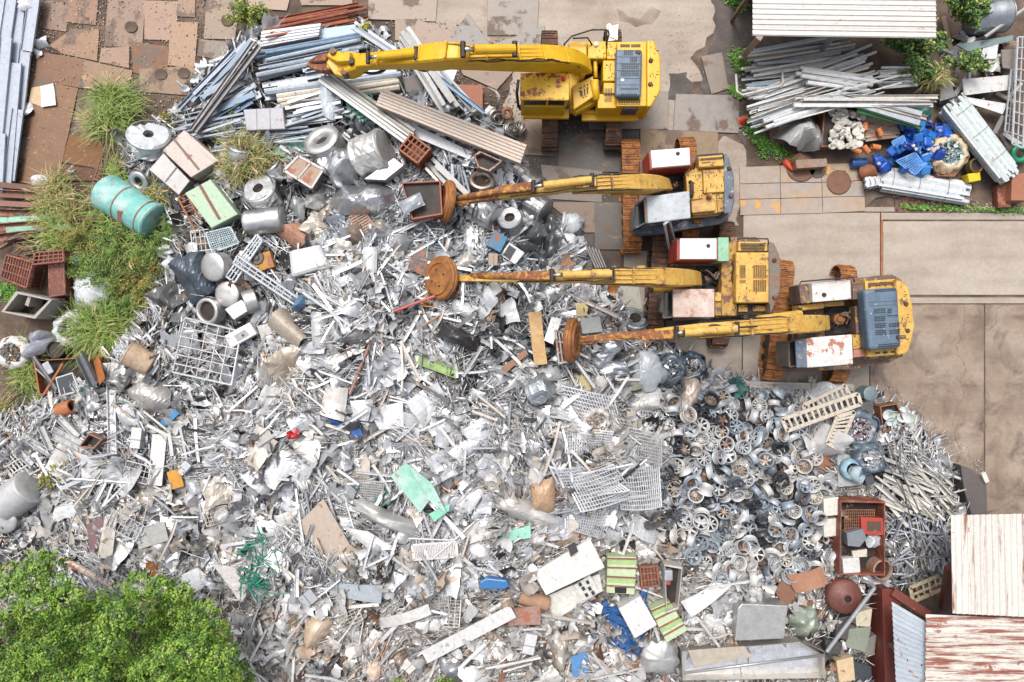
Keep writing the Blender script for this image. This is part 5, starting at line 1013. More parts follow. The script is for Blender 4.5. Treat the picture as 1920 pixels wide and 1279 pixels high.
def pile_bar(a, b, w, kind, col, metal, dz, group, mat='obj_dull', bow=0.):
    lb = auto(f'{cname(col)} {kind} {orient(a, b)}', (a[0] + b[0]) / 2, (a[1] + b[1]) / 2, ('longest' if math.hypot(a[0] - b[0], a[1] - b[1]) > 200 else 'long' if math.hypot(a[0] - b[0], a[1] - b[1]) > 110 else 'short',))
    return line_bar('metal_' + kind, lb, kind, a, b, SECS[kind](w), mat, col, metal, dz if isinstance(dz, tuple) else (dz, dz), bow, group=group, wpx=w * 50)
G1 = 'long bars in the upper left pile'
def shade(col, d): return tuple(min(255, max(0, v + d)) for v in col)
rb_ = random.Random(3)
def jitter(a, b, n, spread, dirw, w, kinds, cols, dz0, group, mat='obj_dull', metal=.5, lenj=.15, dzj=.3):
    """a sheaf of n bars between two end points, spread sideways (px)"""
    dx, dy = b[0] - a[0], b[1] - a[1]; l = math.hypot(dx, dy); nx, ny = -dy / l, dx / l
    for k in range(n):
        o = (k - (n - 1) / 2) / max(1, n - 1) * spread + rb_.uniform(-2, 2); t0 = rb_.uniform(0, lenj); t1 = 1 - rb_.uniform(0, lenj); t = rb_.uniform(-dirw, dirw)
        pa = (a[0] + dx * t0 + nx * (o + t), a[1] + dy * t0 + ny * (o + t)); pb = (a[0] + dx * t1 + nx * (o - t), a[1] + dy * t1 + ny * (o - t))
        pile_bar(pa, pb, w * rb_.uniform(.75, 1.25), rb_.choice(kinds), shade(rb_.choice(cols), rb_.randint(-16, 12)), metal, dz0 + rb_.uniform(0, dzj), group, mat)
SIL = [(206, 212, 220), (190, 198, 208), (222, 226, 232), (172, 182, 194)]; BLU = [(160, 182, 204), (130, 154, 180), (186, 200, 214)]; CRM = [(226, 214, 196), (236, 228, 214)]; RED = [(176, 92, 62), (150, 80, 58), (192, 108, 70)]
LM += [(545, 70, 'white ribbed bundle'), (590, 30, 'red rust rods'), (640, 95, 'shear tip'), (400, 130, 'slanting channels')]
jitter((482, 60), (690, 22), 9, 30, 4, .12, ['channel', 'angle', 'pipe'], RED, .15, G1, 'obj_rusty', 0, .2)
wb = bxp('ribbed_bundle', 'white ribbed sheet bundle above the blue pipes', 'bundle', [(490, 58), (602, 43), (597, 68), (487, 88)], .35, (244, 246, 250), .1, 'obj_dull', .25, .02)
for k in range(4): on_top(wb, 'rib', [(489.5 - .6 * k, 62 + 6.2 * k), (601 - 1.2 * k, 47 + 5.4 * k), (601 - 1.2 * k, 49 + 5.4 * k), (489.5 - .6 * k, 64 + 6.2 * k)], .03, (236, 240, 246))
pan('pale blue sheet stack right of the white ribbed bundle', [(604, 54), (692, 42), (690, 58), (600, 74)], .3, .18, (178, 200, 214), .3, cat='sheet stack', lm='pale blue stack')
jitter((470, 118), (690, 76), 7, 34, 3, .16, ['pipe', 'tube'], BLU, .25, G1, metal=.4); jitter((474, 140), (660, 100), 4, 16, 3, .18, ['pipe', 'channel'], BLU + SIL, .35, G1, metal=.5)
jitter((345, 215), (478, 66), 6, 26, 5, .14, ['channel', 'tube'], [(120, 134, 152), (176, 186, 200), (150, 164, 182)], .2, G1, metal=.5, lenj=.25); jitter((362, 246), (482, 82), 2, 8, 2, .16, ['channel'], [(176, 172, 172)], .7, G1, metal=.5, lenj=.02, dzj=.05)
jitter((385, 205), (478, 155), 9, 60, 6, .2, ['tube', 'channel', 'strip'], SIL + BLU, .25, G1, metal=.55, lenj=.25)
jitter((320, 246), (470, 205), 14, 56, 6, .07, ['pipe', 'tube'], SIL, .3, G1, metal=.6, lenj=.3); jitter((370, 262), (640, 226), 16, 52, 8, .08, ['pipe', 'tube', 'channel'], SIL, .25, G1, metal=.6, lenj=.3)
jitter((480, 172), (752, 134), 5, 26, 3, .22, ['channel', 'pipe', 'strip'], SIL, .3, G1, metal=.6); jitter((520, 192), (750, 154), 3, 22, 1, .24, ['pipe'], CRM, .45, G1, metal=.05, lenj=.04, dzj=.1)
jitter((530, 215), (660, 185), 10, 46, 6, .09, ['pipe', 'tube'], SIL, .4, G1, metal=.6, lenj=.3); jitter((560, 135), (660, 118), 6, 40, 4, .24, ['strip', 'channel'], [(214, 218, 226), (198, 206, 214)], .3, G1, metal=.6)
jitter((604, 138), (772, 258), 7, 26, 2, .12, ['tube', 'channel', 'pipe'], [(226, 226, 224), (206, 206, 204), (216, 212, 204)], .75, G1, metal=.5, lenj=.04); jitter((800, 300), (888, 392), 6, 24, 3, .12, ['tube', 'channel'], [(216, 212, 204), (196, 196, 194)], .6, G1, metal=.4, lenj=.15)
jitter((752, 58), (848, 208), 6, 30, 4, .16, ['channel', 'tube', 'strip'], [(206, 206, 206), (190, 190, 188)], .6, G1, metal=.5, lenj=.1); jitter((655, 40), (775, 120), 3, 10, 1, .1, ['tube'], SIL, .6, G1, metal=.5); jitter((780, 90), (890, 215), 4, 22, 4, .08, ['pipe', 'tube'], SIL, .6, G1, metal=.5); jitter((800, 130), (906, 212), 1, 1, 0, .18, ['channel'], [(140, 166, 190)], .9, G1, metal=.4, lenj=0)
jitter((640, 250), (700, 300), 10, 60, 5, .07, ['pipe', 'tube'], [(196, 196, 196), (170, 166, 160)], .3, G1, metal=.6, lenj=.3); jitter((850, 300), (860, 380), 6, 40, 5, .08, ['tube', 'pipe'], SIL, .5, G1, metal=.6, lenj=.3)
bp_ = thing('ribbed_panel_stack', 'long beige ribbed panel stack lying across the bars', 'panel', S(850, 240, .7), lm='beige ribbed stack')
zt = S(850, 240, 1.15).z; A0, A1, B1, B0 = (716, 165), (988, 271), (976, 307), (704, 197)
for k in range(6):
    q = [tuple(np.array(u) + (np.array(v) - np.array(u)) * t) for u, v, t in ((A0, B0, k / 6 + .006), (A1, B1, k / 6 + .006), (A1, B1, (k + 1) / 6 - .006), (A0, B0, (k + 1) / 6 - .006))]
    prism('rib_board', q, zt - .35, zt - .012 * (k % 2), 'obj_rustspot', bp_, .015, 1, color=c4(c(224, 206, 190), 0))
occ_poly([A0, A1, B1, B0], 1.)
pan('white panel stack beside the beige ribbed stack', [(764, 228), (888, 286), (880, 299), (752, 246)], .6, .15, (232, 236, 242), .2, cat='panel', lm='white panel stack'); grid_thing('green_pallet', 'sea green plastic pallet among the long bars', 'pallet', [(652, 188), (694, 178), (700, 228), (664, 246)], 5, 5, .05, (96, 180, 160), 0, 'obj_plastic', .4, flat_=True, lm='sea green pallet')
crump('white plastic wrap hanging over the bar ends', 618, 188, 20, 36, .35, 0, (214, 222, 230), .0, .5, mat='obj_plastic', name='plastic_wrap', cat='plastic wrap', lm='white plastic wrap'); pan('rust red plate right of the slanting bundle', [(848, 158), (905, 160), (905, 222), (884, 226)], .25, .05, (172, 104, 76), 0, 'obj_rusty', cat='plate', lm='rust red plate'); pan('white printed board below the yellow boom', [(822, 124), (858, 130), (842, 172), (806, 160)], .5, .03, (226, 230, 234), .1, cat='board'); pan('dark wet board above the beige stack', [(755, 145), (785, 140), (800, 190), (765, 185)], .3, .05, (110, 100, 92), .1, cat='board')
for x, y, r_, t, w in ((892, 218, 15, (10, 50), 'leftmost'), (932, 222, 19, (35, 10), 'tallest'), (958, 243, 15, (20, 30), 'flat'), (972, 240, 14, (10, 60), 'upright right')): coil(f'{w} grey wire coil by the first excavator', x, y, r_, 8, (190, 186, 180), t, int(x))
ring('rusty_flange', 'round rusty flange behind the wire coils', 951, 213, 12, 4, (168, 120, 88), (20, 20), 0, 'obj_rusty', .4)
tube('bent_pipe', [(915, 165, .6), (930, 172, 1.0), (936, 180, 1.1), (932, 205, .7)], .05, 'obj_dull', None, 8, label='bent grey tube standing beside the wire coils', cat='pipe', color=c4(c(206, 200, 192), .4))

# ================================================================ left middle
ob, zt = openbox('concrete_tank', 'open grey concrete tank with a divider at the left', 'tank', [(2, 585), (30, 546), (98, 562), (66, 598)], .95, .09, (186, 180, 170), 0, 'obj_dull', .15, lm='open concrete tank', fill=.12)
prism('divider', [(46, 572), (52, 555), (58, 557), (53, 575)], zt - .8, zt - .1, 'obj_dull', ob, .01, 1, color=c4(c(180, 174, 164), 0))
bag('open white bag of metal chips right of the concrete tank', 122, 617, 32, .8, (226, 230, 232), 11, True, [(160, 166, 172), (120, 130, 150), (206, 206, 206), (190, 180, 160)], lm='bag of chips'); bag('large white sack half hidden in the weeds', 165, 543, 34, .8, (222, 226, 230), 12, lm='white sack in weeds'); bag('open bag of bluish scrap at the left edge', 14, 662, 30, .7, (230, 224, 216), 13, True, [(150, 160, 180), (110, 120, 140), (210, 170, 120)]); crump('grey crumpled bag beside the bag of chips', 72, 645, 32, 22, .4, 10, (170, 172, 184), .2, .2, mat='obj_plastic', name='plastic_sack', cat='sack')
crump('wire tangle of blue grey strips in the weeds', 150, 490, 26, 18, .3, 0, (170, 182, 200), .5, .2, name='strip_tangle', cat='scrap'); drum('black_tub', 'black round plastic tub below the bag of chips', 108, 655, 17, 16, 0, 88, (62, 64, 66), 0, 'obj_plastic', .05, .02, 3, 0, .85, cat='tub')
ob, zt = openbox('rusty_bin', 'rust orange bin of dark screens and rods', 'bin', [(62, 676), (198, 668), (200, 728), (72, 740)], .6, .05, (176, 106, 60), 0, 'obj_rusty', .15, lm='rust orange bin', fill=.5)
LM.append((120, 720, 'dark screen panel')); o_ = bxp('flat_screen', 'dark screen panel with pale frame in the rust orange bin', 'panel', [(103, 708), (136, 698), (150, 735), (112, 744)], .08, (214, 214, 214), .3, 'obj_dull', .75, .01); on_top(o_, 'screen', [(106, 710), (134, 701), (145, 732), (114, 740)], .01, (66, 74, 80))
for a, b, w, k, col in (((62, 668), (105, 730), .12, 'channel', (150, 150, 156)), ((82, 740), (118, 682), .07, 'tube', (186, 110, 70)), ((150, 665), (176, 720), .3, 'channel', (126, 130, 138)), ((66, 690), (100, 722), .06, 'angle', (190, 190, 190)), ((84, 680), (95, 700), .25, 'strip', (200, 204, 210)), ((180, 670), (192, 716), .3, 'strip', (196, 120, 64))): pile_bar(a, b, w, k, col, .3, .9, 'rods in the rust orange bin')
# weeds side: rocks, pipes
drum('orange_pipe', 'short rust orange pipe below the bin', 124, 767, 14, 30, 20, 8, (196, 122, 72), 0, 'obj_rusty', .05, .03, 5, 0, .7, cat='pipe', lm='rust orange pipe'); ring('foil_ring', 'silver crumpled ring left of the white channel', 181, 773, 25, 11, (226, 228, 232), (10, 0), .9, dent=.25, seed=4, lm='silver crumpled ring'); drum('crushed_duct', 'crumpled silver duct standing above the white channel', 231, 704, 17, 56, 250, 40, (222, 222, 220), .95, dent=.22, seed=31, hole=.55, cat='duct', lm='crumpled silver duct')
drum('beige_duct', 'wide beige duct elbow near the weeds', 262, 672, 24, 50, 150, 20, (204, 176, 148), 0, 'obj_dull', .1, .1, 6, 0, .8, cat='duct', lm='beige duct elbow'); pan('white box lid beside the beige duct', [(191, 681), (224, 680), (222, 703), (191, 704)], .5, .12, (236, 234, 232), .1, cat='lid'); pan('tan flap sheet right of the beige duct', [(282, 665), (312, 680), (296, 692), (278, 700)], .3, .03, (206, 180, 152), 0, cat='sheet')
b = line_bar('white_channel', 'long white channel running down from the silver duct', 'channel', (209, 706), (212, 852), chan(.3, .12, .02), 'obj_dull', (236, 236, 238), .2, (.4, .5), lm='long white channel', wpx=14)
LB = [((52, 780), (172, 842)), ((30, 800), (80, 846)), ((70, 775), (120, 812)), ((110, 782), (146, 818)), ((40, 815), (95, 850)), ((78, 800), (100, 850)), ((20, 830), (60, 870)), ((95, 815), (175, 855))]
for a, b in LB: pile_bar(a, b, .24, 'channel', (226, 226, 226), .3, (.35, .5), 'white channels at the lower left')
ob, zt = openbox('iron_frame_box', 'small rusty square frame box among white channels', 'box', [(147, 838), (166, 812), (192, 824), (176, 842)], .3, .05, (150, 120, 106), 0, 'obj_rusty', .4)
drum('water_tank', 'dented silver tank at the left edge', 34, 930, 34, 66, 35, 5, (214, 214, 214), .3, dent=.03, seed=40, lm='left edge tank', cat='tank'); drum('steel_pot', 'upright grey lidded pot below the left edge tank', 20, 975, 21, 34, 0, 86, (196, 196, 196), .6, dent=.01, seed=41, cat='pot', lm='grey lidded pot', ribs=0)
pan('bent grey strip beside the left edge tank', [(72, 945), (88, 925), (110, 990), (84, 1012)], .4, .04, (176, 176, 174), .4, cat='strip'); grid_thing('white_rack', 'white wire rack at the left edge', 'rack', [(0, 862), (40, 838), (78, 878), (30, 905)], 6, 2, .03, (236, 234, 230), .2, dz=.4, lm='white wire rack'); pan('perforated pale plate near the grey pot', [(58, 988), (80, 982), (84, 1006), (56, 1012)], .4, .03, (214, 208, 200), .3, cat='plate')
# spheres, drums and boxes of the left middle heap
for x, y, r_, t, hole, w in ((363, 467, 13, 80, None, 'small round silver dome'), (408, 500, 27, 70, None, 'large round silver dome'), (432, 552, 24, 80, None, 'flat ended silver drum'), (396, 583, 25, 72, .75, 'open silver drum with a small tin inside'), (470, 565, 22, 20, None, 'grey domed drum behind the white box')): drum('silver_drum', f'{w} right of the weeds', x, y, r_, r_ * 1.1, 200, t, (222, 220, 216), .75, dent=.03, seed=int(x), hole=hole, lm=w if x > 360 and x < 470 else None, ribs=0)
b = bxp('white_box', 'plain white steel box below the flat ended drum', 'box', [(421, 580), (452, 562), (470, 580), (438, 600)], .5, (226, 224, 222), .3, 'obj_metal', .3, .02, lm='plain white box')
crump('crushed dark blue grey machine casing by the weeds', 365, 520, 34, 44, .5, 25, (92, 102, 114), .4, .3, name='crushed_casing', cat='casing', lm='dark crushed casing', n=16, nf=14, rnd=False); crump('grey ribbed engine block wreck below the dark casing', 322, 558, 24, 24, .4, 40, (140, 140, 140), .5, .3, name='crushed_casing', cat='casing', rnd=False)
o_ = grid_thing('blue_white_crate', 'pale blue mesh crate above the silver domes', 'crate', [(386, 437), (432, 426), (448, 456), (398, 474)], 12, 8, .012, (206, 226, 232), .1, dz=.5, lm='pale blue crate', parts=False, frame=3)
grid_thing('lattice_frame', 'tall white lattice frame left of the sink', 'frame', [(347, 596), (452, 622), (434, 722), (324, 698)], 4, 5, .022, (230, 228, 226), .3, dz=.7, dzc=(.5, 0, .3, 0), lm='white lattice frame', occ=.2)
grid_thing('metal_rack', 'silver rack frame standing right of the domes', 'frame', [(424, 518), (482, 440), (492, 452), (440, 530)], 5, 2, .03, (214, 220, 226), .5, dz=.8, lm='silver rack frame', occ=.3); grid_thing('metal_rack', 'long silver ladder rack reaching toward the centre', 'frame', [(446, 480), (560, 560), (554, 572), (438, 494)], 8, 1, .03, (208, 214, 220), .5, dz=.9, occ=.4)
sk = bxp('sink', 'white sink with a drain above the lattice frame', 'sink', [(420, 630), (468, 604), (482, 626), (432, 654)], .25, (240, 238, 236), .1, 'obj_dull', .6, .03, lm='white sink'); on_top(sk, 'basin', [(438, 630), (458, 618), (468, 628), (446, 641)], .008, (176, 172, 168)); on_top(sk, 'drain', [(452, 628), (456, 626), (459, 630), (455, 632)], .014, (70, 68, 66))
for x, y, r_, L, a, w in ((425, 700, 13, 44, 110, 'slim silver'), (446, 710, 13, 70, 65, 'long silver')): drum('silver_cylinder', f'{w} cylinder below the white sink', x, y, r_, L, a, 15, (206, 208, 212), .9, dent=.04, seed=int(x), cat='cylinder', lm=f'{w} cylinder')
o_ = bxp('motor_frame', 'yellow framed motor beside the grey slab', 'motor', [(470, 480), (505, 470), (515, 500), (478, 512)], .3, (206, 150, 60), .1, 'obj_rusty', .3, .02, lm='yellow framed motor'); item('wheel', None, None, g_lathe([(0, .1), (.08, .1), (.1, .05), (.22, .05), (.24, 0)], 20), Mat(P(482, 484, top(o_))), 'obj_dull', (110, 104, 98), .3, parent=o_)
# centre
pan('large beige curved chute in the centre left', [(504, 612), (534, 576), (584, 632), (560, 656)], .3, .03, (206, 192, 174), .15, bend=.55, n=10, nf=3, tilt=(-14, 8), name='beige_chute', lm='beige curved chute', cat='chute'); crump('beige scoop sheet under the curved chute', 542, 685, 34, 30, .45, 30, (210, 194, 176), .3, .35, lm='beige scoop sheet', nf=5)
pan('grey ribbed door left of the curved chute', [(482, 612), (502, 606), (528, 660), (500, 668)], .4, .06, (206, 204, 200), .3, cat='door'); crump('blue dented canister above the curved chute', 566, 568, 16, 16, .35, 0, (120, 160, 196), .3, .5, lm='blue dented canister', name='canister', cat='canister'); grid_thing('radiator_grille', 'grey rounded grille below the ribbed door', 'grille', [(484, 690), (512, 678), (518, 730), (482, 738)], 12, 0, .02, (190, 188, 186), .4, dz=.4, bow=.1, lm='grey rounded grille')
line_bar('green_bar', 'lime green channel bar in the centre', 'bar', (783, 674), (858, 702), chan(.3, .1, .02), 'obj_dull', (168, 200, 116), 0, (.5, .45), lm='lime green bar', wpx=16); line_bar('red_pole', 'thin red pole below the middle magnet', 'pole', (738, 584), (816, 555), circ(.05, 8), 'obj_dull', (206, 108, 96), 0, (.5, .8), lm='thin red pole', wpx=6)
line_bar('rusty_pole', 'thin rusty pole rising left of the white sheets', 'pole', (656, 740), (696, 638), circ(.045, 8), 'obj_rusty', (200, 150, 136), .2, (.6, .6), lm='thin rusty pole', wpx=6)
for k, (poly, w, col) in enumerate((([(612, 722), (654, 728), (646, 790), (600, 776)], 'large off white', (226, 222, 214)), ([(656, 752), (700, 748), (690, 790), (664, 786)], 'small torn white', (236, 236, 236)), ([(690, 768), (756, 752), (758, 800), (712, 806)], 'wide creased white', (238, 238, 240)), ([(580, 580), (612, 590), (606, 655), (584, 650)], 'tall dented silver', (206, 206, 206)), ([(752, 770), (786, 780), (794, 806), (760, 800)], 'folded silver', (214, 214, 216)), ([(818, 800), (850, 820), (838, 842), (816, 834)], 'box shaped silver', (212, 214, 218)))): pan(f'{w} sheet in the centre of the heap', poly, .45, .03, col, .35, 'obj_metal', .08, nf=5, cat='sheet', lm=f'{w} sheet')
pan('mint green door panel with a handle cutout', [(764, 866), (810, 905), (838, 962), (806, 938)], .85, .05, (160, 222, 198), 0, 'obj_weathered', nf=2, cat='door panel', lm='mint green panel'); 
mp = pan('mint green lower end of the door panel', [(732, 892), (763, 867), (805, 938), (788, 962)], .85, .05, (160, 222, 198), 0, 'obj_weathered', cat='door panel'); pan('mint green strip across the panel foot', [(804, 964), (844, 944), (842, 958), (814, 978)], .87, .06, (146, 220, 190), 0, cat='strip')
crump('black finned casing block in the centre right', 862, 632, 40, 14, .4, -22, (70, 68, 70), .3, .5, name='finned_casing', cat='casing', lm='black finned casing', rnd=False); ob = pan('brown flat board left of the black casing', [(940, 690), (985, 655), (990, 664), (948, 700)], .7, .03, (166, 120, 92), 0, cat='board')
line_bar('cream_plank', 'cream plank standing beside the last magnet', 'plank', (1002, 585), (1014, 684), rect(.44, .06), 'wood', (230, 200, 150), 0, (.8, .6), lm='cream plank', wpx=24); pan('white panel with a square hole by the last magnet', [(1034, 594), (1053, 598), (1037, 646), (1020, 638)], 1.0, .06, (242, 242, 244), .1, lm='white holed panel'); cage('open silver cage under the last magnet', [(1042, 620), (1065, 628), (1076, 676), (1048, 682)], .8, (196, 196, 196), .4, 'silver cage', 3)
for poly, w in (([(1076, 704), (1106, 704), (1108, 732), (1080, 734)], 'right'), ([(1078, 568), (1098, 568), (1102, 592), (1082, 594)], 'upper'), ([(1090, 570), (1103, 575), (1100, 592), (1088, 590)], 'small')): pan(f'{w} yellowish insulation board near the silver cage', poly, .5, .15, (214, 196, 140), 0, cat='board')
for x, y, r_, L, a, t, hole, w in ((1135, 660, 22, 60, 50, 15, None, 'shiny crushed duct under the last boom'), (1150, 694, 20, 56, 20, 10, None, 'crumpled foil duct left of the sacks'), (1190, 604, 24, 26, 90, 55, .5, 'silver rounded tub under the last boom'), (1012, 730, 26, 44, 30, 20, None, 'crushed sheet drum below the cream plank')): drum('crushed_duct', w, x, y, r_, L, a, t, (216, 220, 224), .92, dent=.22, seed=int(x), hole=hole, cat='duct', lm=w.split(' ')[0] + ' ' + w.split(' ')[1] + ' ' + w.split(' ')[2])
pan('grey weathered board standing behind the middle excavator', [(1157, 536), (1196, 532), (1206, 584), (1164, 600)], .4, .05, (190, 186, 172), .1, cat='board', lm='grey weathered board'); grid_thing('grate', 'silver bar grate near the middle boom', 'grate', [(1062, 545), (1098, 530), (1118, 560), (1090, 572)], 12, 2, .012, (196, 196, 200), .4, dz=.5, parts=True); pan('grey box cover by the bent tubes', [(1088, 600), (1124, 592), (1130, 622), (1092, 626)], .5, .3, (172, 174, 174), .5, cat='cover')
for k in range(5): tube('bent_tube', smoothp([(1098 + 6 * k, 460 + 2 * k, .9), (1130 + 6 * k, 530 + 4 * k, 1.0), (1150 + 5 * k, 555 + 5 * k, .9), (1140 + 6 * k, 590 + 3 * k, .6)], 2), .035, 'obj_dull', None, 8, label=auto('bent steel rail tube', 1140 + 6 * k, 545 + 5 * k, ('outermost', 'innermost', 'middle')), cat='tube', color=c4(c(196, 190, 186), .5), group='bent steel rails')
# sacks along the right heap edge
bag('white sack topped with foil next to the dark sacks', 1217, 697, 34, .9, (204, 210, 216), 21, lm='white foil sack', mat='obj_metal', metal=.15); bag('dark grey sack between white sack and the edge', 1262, 694, 28, .9, (96, 110, 122), 22, True, [(200, 206, 212), (120, 130, 136), (230, 232, 236)], lm='dark grey sack'); bag('rightmost dark sack of foil at the heap edge', 1303, 688, 26, .9, (84, 98, 110), 23, True, [(214, 216, 220), (90, 90, 92), (240, 240, 240)]); bag('small dark sack of crushed cans above the white sack', 1258, 656, 13, .5, (110, 108, 108), 24, True, [(200, 200, 200), (60, 60, 60)]); bag('brownish sack half under the last boom', 1228, 652, 16, .5, (130, 124, 118), 25, True, [(180, 180, 180), (70, 66, 64)]); crump('tin bowl heap left of the white foil sack', 1175, 665, 20, 16, .4, 0, (190, 186, 180), .7, .3)
pan('olive and grey tarp sheet below the white sack', [(1138, 716), (1198, 706), (1206, 728), (1170, 736)], .5, .03, (150, 150, 130), 0, bend=.1, nf=5, cat='tarp'); grid_thing('white_rack', 'white H shaped rack in front of the white sack', 'rack', [(1150, 700), (1200, 674), (1202, 712), (1156, 712)], 1, 1, .04, (236, 236, 238), .2, dz=.7); bag('clear bulk bag of foil beside the gratings', 1122, 794, 29, .9, (206, 200, 192), 26, True, [(222, 206, 190), (230, 230, 230), (190, 170, 150)], lm='clear bulk bag'); crump('white foamy sheet above the wheel rims', 1205, 752, 34, 26, .4, 20, (240, 238, 236), .3, .35, lm='white foamy sheet'); crump('tan torn sheet bundle left of the wheel rims', 1292, 740, 22, 30, .3, 0, (220, 204, 190), .3, .3)
LM += [(1140, 860, 'crushed gratings'), (1180, 930, 'grey mesh trays')]
# gratings and perforated trays
GR = [([(1040, 720), (1150, 745), (1170, 820), (1080, 790)], 'crushed long'), ([(1130, 730), (1230, 745), (1240, 810), (1150, 800)], 'upper right'), ([(1060, 900), (1150, 870), (1190, 930), (1090, 960)], 'middle tilted'), ([(1150, 880), (1235, 870), (1240, 950), (1165, 955)], 'square right'), ([(1045, 880), (1110, 870), (1180, 920), (1060, 930)], 'left folded'), ([(1190, 960), (1230, 985), (1225, 1020), (1180, 995)], 'dark lower'), ([(1060, 800), (1150, 810), (1140, 850), (1060, 850)], 'pale upper'), ([(1060, 950), (1150, 960), (1130, 1010), (1060, 990)], 'lower left'), ([(600, 790), (660, 800), (670, 870), (620, 880)], 'dark barred'), ([(640, 900), (720, 905), (715, 945), (650, 940)], 'far left barred'), ([(1050, 760), (1180, 790), (1230, 860), (1100, 830)], 'wide speckled'), ([(1170, 800), (1240, 815), (1240, 870), (1175, 860)], 'narrow right')]
for k, (poly, w) in enumerate(GR): grid_thing('metal_grating', f'{w} metal grating in the crushed stack', 'grating', poly, 18, 8, .014, (226, 228, 232) if k < 8 else (196, 194, 192), .3, 'obj_metal', .35 + .04 * (k % 4), 1.5, tuple(random.uniform(-.3, .4) for _ in range(4)), group='metal gratings', occ=.45, bow=random.uniform(-.2, .35), parts=False, flat_=True)
crump('curved white chute sheet left of the gratings', 985, 955, 60, 26, .4, -30, (226, 222, 216), .4, .35, lm='curved white chute', nf=4); crump('tan leather coloured sheet left of the gratings', 1020, 928, 24, 30, .25, 10, (206, 170, 136), .05, .6, lm='tan sheet', nf=4)
pan('tan perforated base plate in the lower left heap', [(556, 985), (606, 935), (655, 1020), (620, 1058)], .5, .04, (196, 180, 164), .2, 'obj_rustspot', cat='plate', lm='tan perforated plate'); crump('blue plastic offcuts under the barred grating', 650, 800, 34, 12, .15, -25, (70, 110, 180), 0, .3); crump('red and yellow tin fragment near the barred grating', 552, 812, 12, 9, .2, 30, (206, 50, 50), .1, .6, name='tin_fragment', cat='tin', n=6)
crump('green cable bundle in the lower left heap', 478, 1085, 12, 26, .15, 20, (40, 150, 120), 0, .2, name='cable_base', cat='cable', lm='green cable bundle')
for k in range(34):
    x, y = 478 + random.uniform(-28, 30), 1065 + random.uniform(-50, 50); tube('green_cable', smoothp([(x, y, zs(x, y) + .7), (x + random.uniform(-25, 25), y + random.uniform(-20, 20), zs(x, y) + .85), (x + random.uniform(-30, 40), y + random.uniform(-30, 40), zs(x, y) + .7)], 2), .02, 'obj_plastic', None, 5, label=auto('loose green cable strand', x, y, ('upper', 'lower')), cat='cable', color=c4(c(34, 140, 112), 0), group='green cable strands')
pan('mint green small panel left of the tan sheet', [(940, 1000), (994, 985), (996, 1008), (945, 1018)], .6, .05, (166, 228, 204), 0, lm='small mint panel'); bxp('blue_tub', 'round blue tub in the lower heap', 'tub', [(898, 1092), (912, 1084), (950, 1088), (956, 1100), (946, 1106), (902, 1106)], .3, (64, 122, 180), 0, 'obj_plastic', .4, .05, lm='round blue tub')
line_bar('white_bench_strip', 'long white strip across the lower centre', 'strip', (796, 1232), (962, 1146), rect(.46, .06), 'obj_dull', (236, 234, 232), .2, (.6, .6), lm='long white strip', wpx=26); line_bar('white_bench_strip', 'bent white strip above the long white strip', 'strip', (712, 1168), (806, 1142), rect(.36, .05), 'obj_dull', (232, 230, 226), .2, (.5, .6), .2, wpx=20)
pan('large white machine cover with a dark square vent', [(1000, 1074), (1106, 1010), (1134, 1064), (1024, 1116)], .9, .1, (238, 236, 230), .05, cat='cover', lm='large white cover'); pan('dark square vent opening of the white cover', [(1064, 1024), (1078, 1016), (1084, 1034), (1070, 1044)], 1.03, .02, (66, 62, 62), 0, cat='vent'); pan('lower white machine cover with switch cutouts', [(1020, 1120), (1124, 1076), (1130, 1108), (1036, 1166)], .6, .1, (236, 234, 224), .05, cat='cover', lm='lower white cover')
pan('switch board with dark square holes on the lower cover', [(1076, 1098), (1106, 1078), (1124, 1110), (1092, 1128)], .82, .06, (228, 226, 218), .05, cat='switch board', lm='switch board')
for k, (x, y) in enumerate(((1088, 1096), (1094, 1104), (1102, 1092), (1106, 1104), (1100, 1116), (1112, 1112))): pan(f'{"first second third fourth fifth sixth".split()[k]} dark switch hole on the switch board', R(x, y, 6, 7, 30), .87, .02, (50, 50, 54), 0, name='switch', cat='switch')
def striped(label, poly, lm):
    b = bxp('striped_locker', label, 'locker', poly, .8, (206, 222, 180), 0, 'obj_rustspot', .1, .03, lm=lm)
    A, B_, C_, D_ = [np.array(p, float) for p in poly]
    for k in range(4):
        t = (k + .12) / 4; on_top(b, 'rust_band', [tuple(A + (D_ - A) * t), tuple(B_ + (C_ - B_) * t), tuple(B_ + (C_ - B_) * (t + .04)), tuple(A + (D_ - A) * (t + .04))], .03, (142, 92, 80), 0, 'obj_rusty')
        if k in (0, 2): on_top(b, 'green_band', [tuple(A + (D_ - A) * (t + .05)), tuple(B_ + (C_ - B_) * (t + .05)), tuple(B_ + (C_ - B_) * (t + .17)), tuple(A + (D_ - A) * (t + .17))], .008, (176, 204, 136))
    return b
sl = striped('green and white striped locker with a black slot', [(1139, 1044), (1194, 1045), (1190, 1116), (1137, 1112)], 'striped locker'); on_top(sl, 'slot', [(1153, 1101), (1175, 1102), (1174, 1113), (1153, 1112)], .034, (20, 20, 20))
striped('tilted green striped locker beside the white cabinet', [(1219, 1144), (1256, 1128), (1290, 1182), (1250, 1206)], 'tilted striped locker')
bxp('white_cabinet', 'plain white cabinet in the lower right heap', 'cabinet', [(1160, 1142), (1201, 1118), (1232, 1172), (1190, 1198)], .7, (232, 230, 228), .05, 'obj_rustspot', .2, .02, lm='plain white cabinet')
pan('white ribbed sheet right of the tilted locker', [(1276, 1128), (1340, 1092), (1372, 1098), (1296, 1158)], .5, .03, (244, 244, 246), .1, bend=.1, cat='sheet', lm='white ribbed sheet')
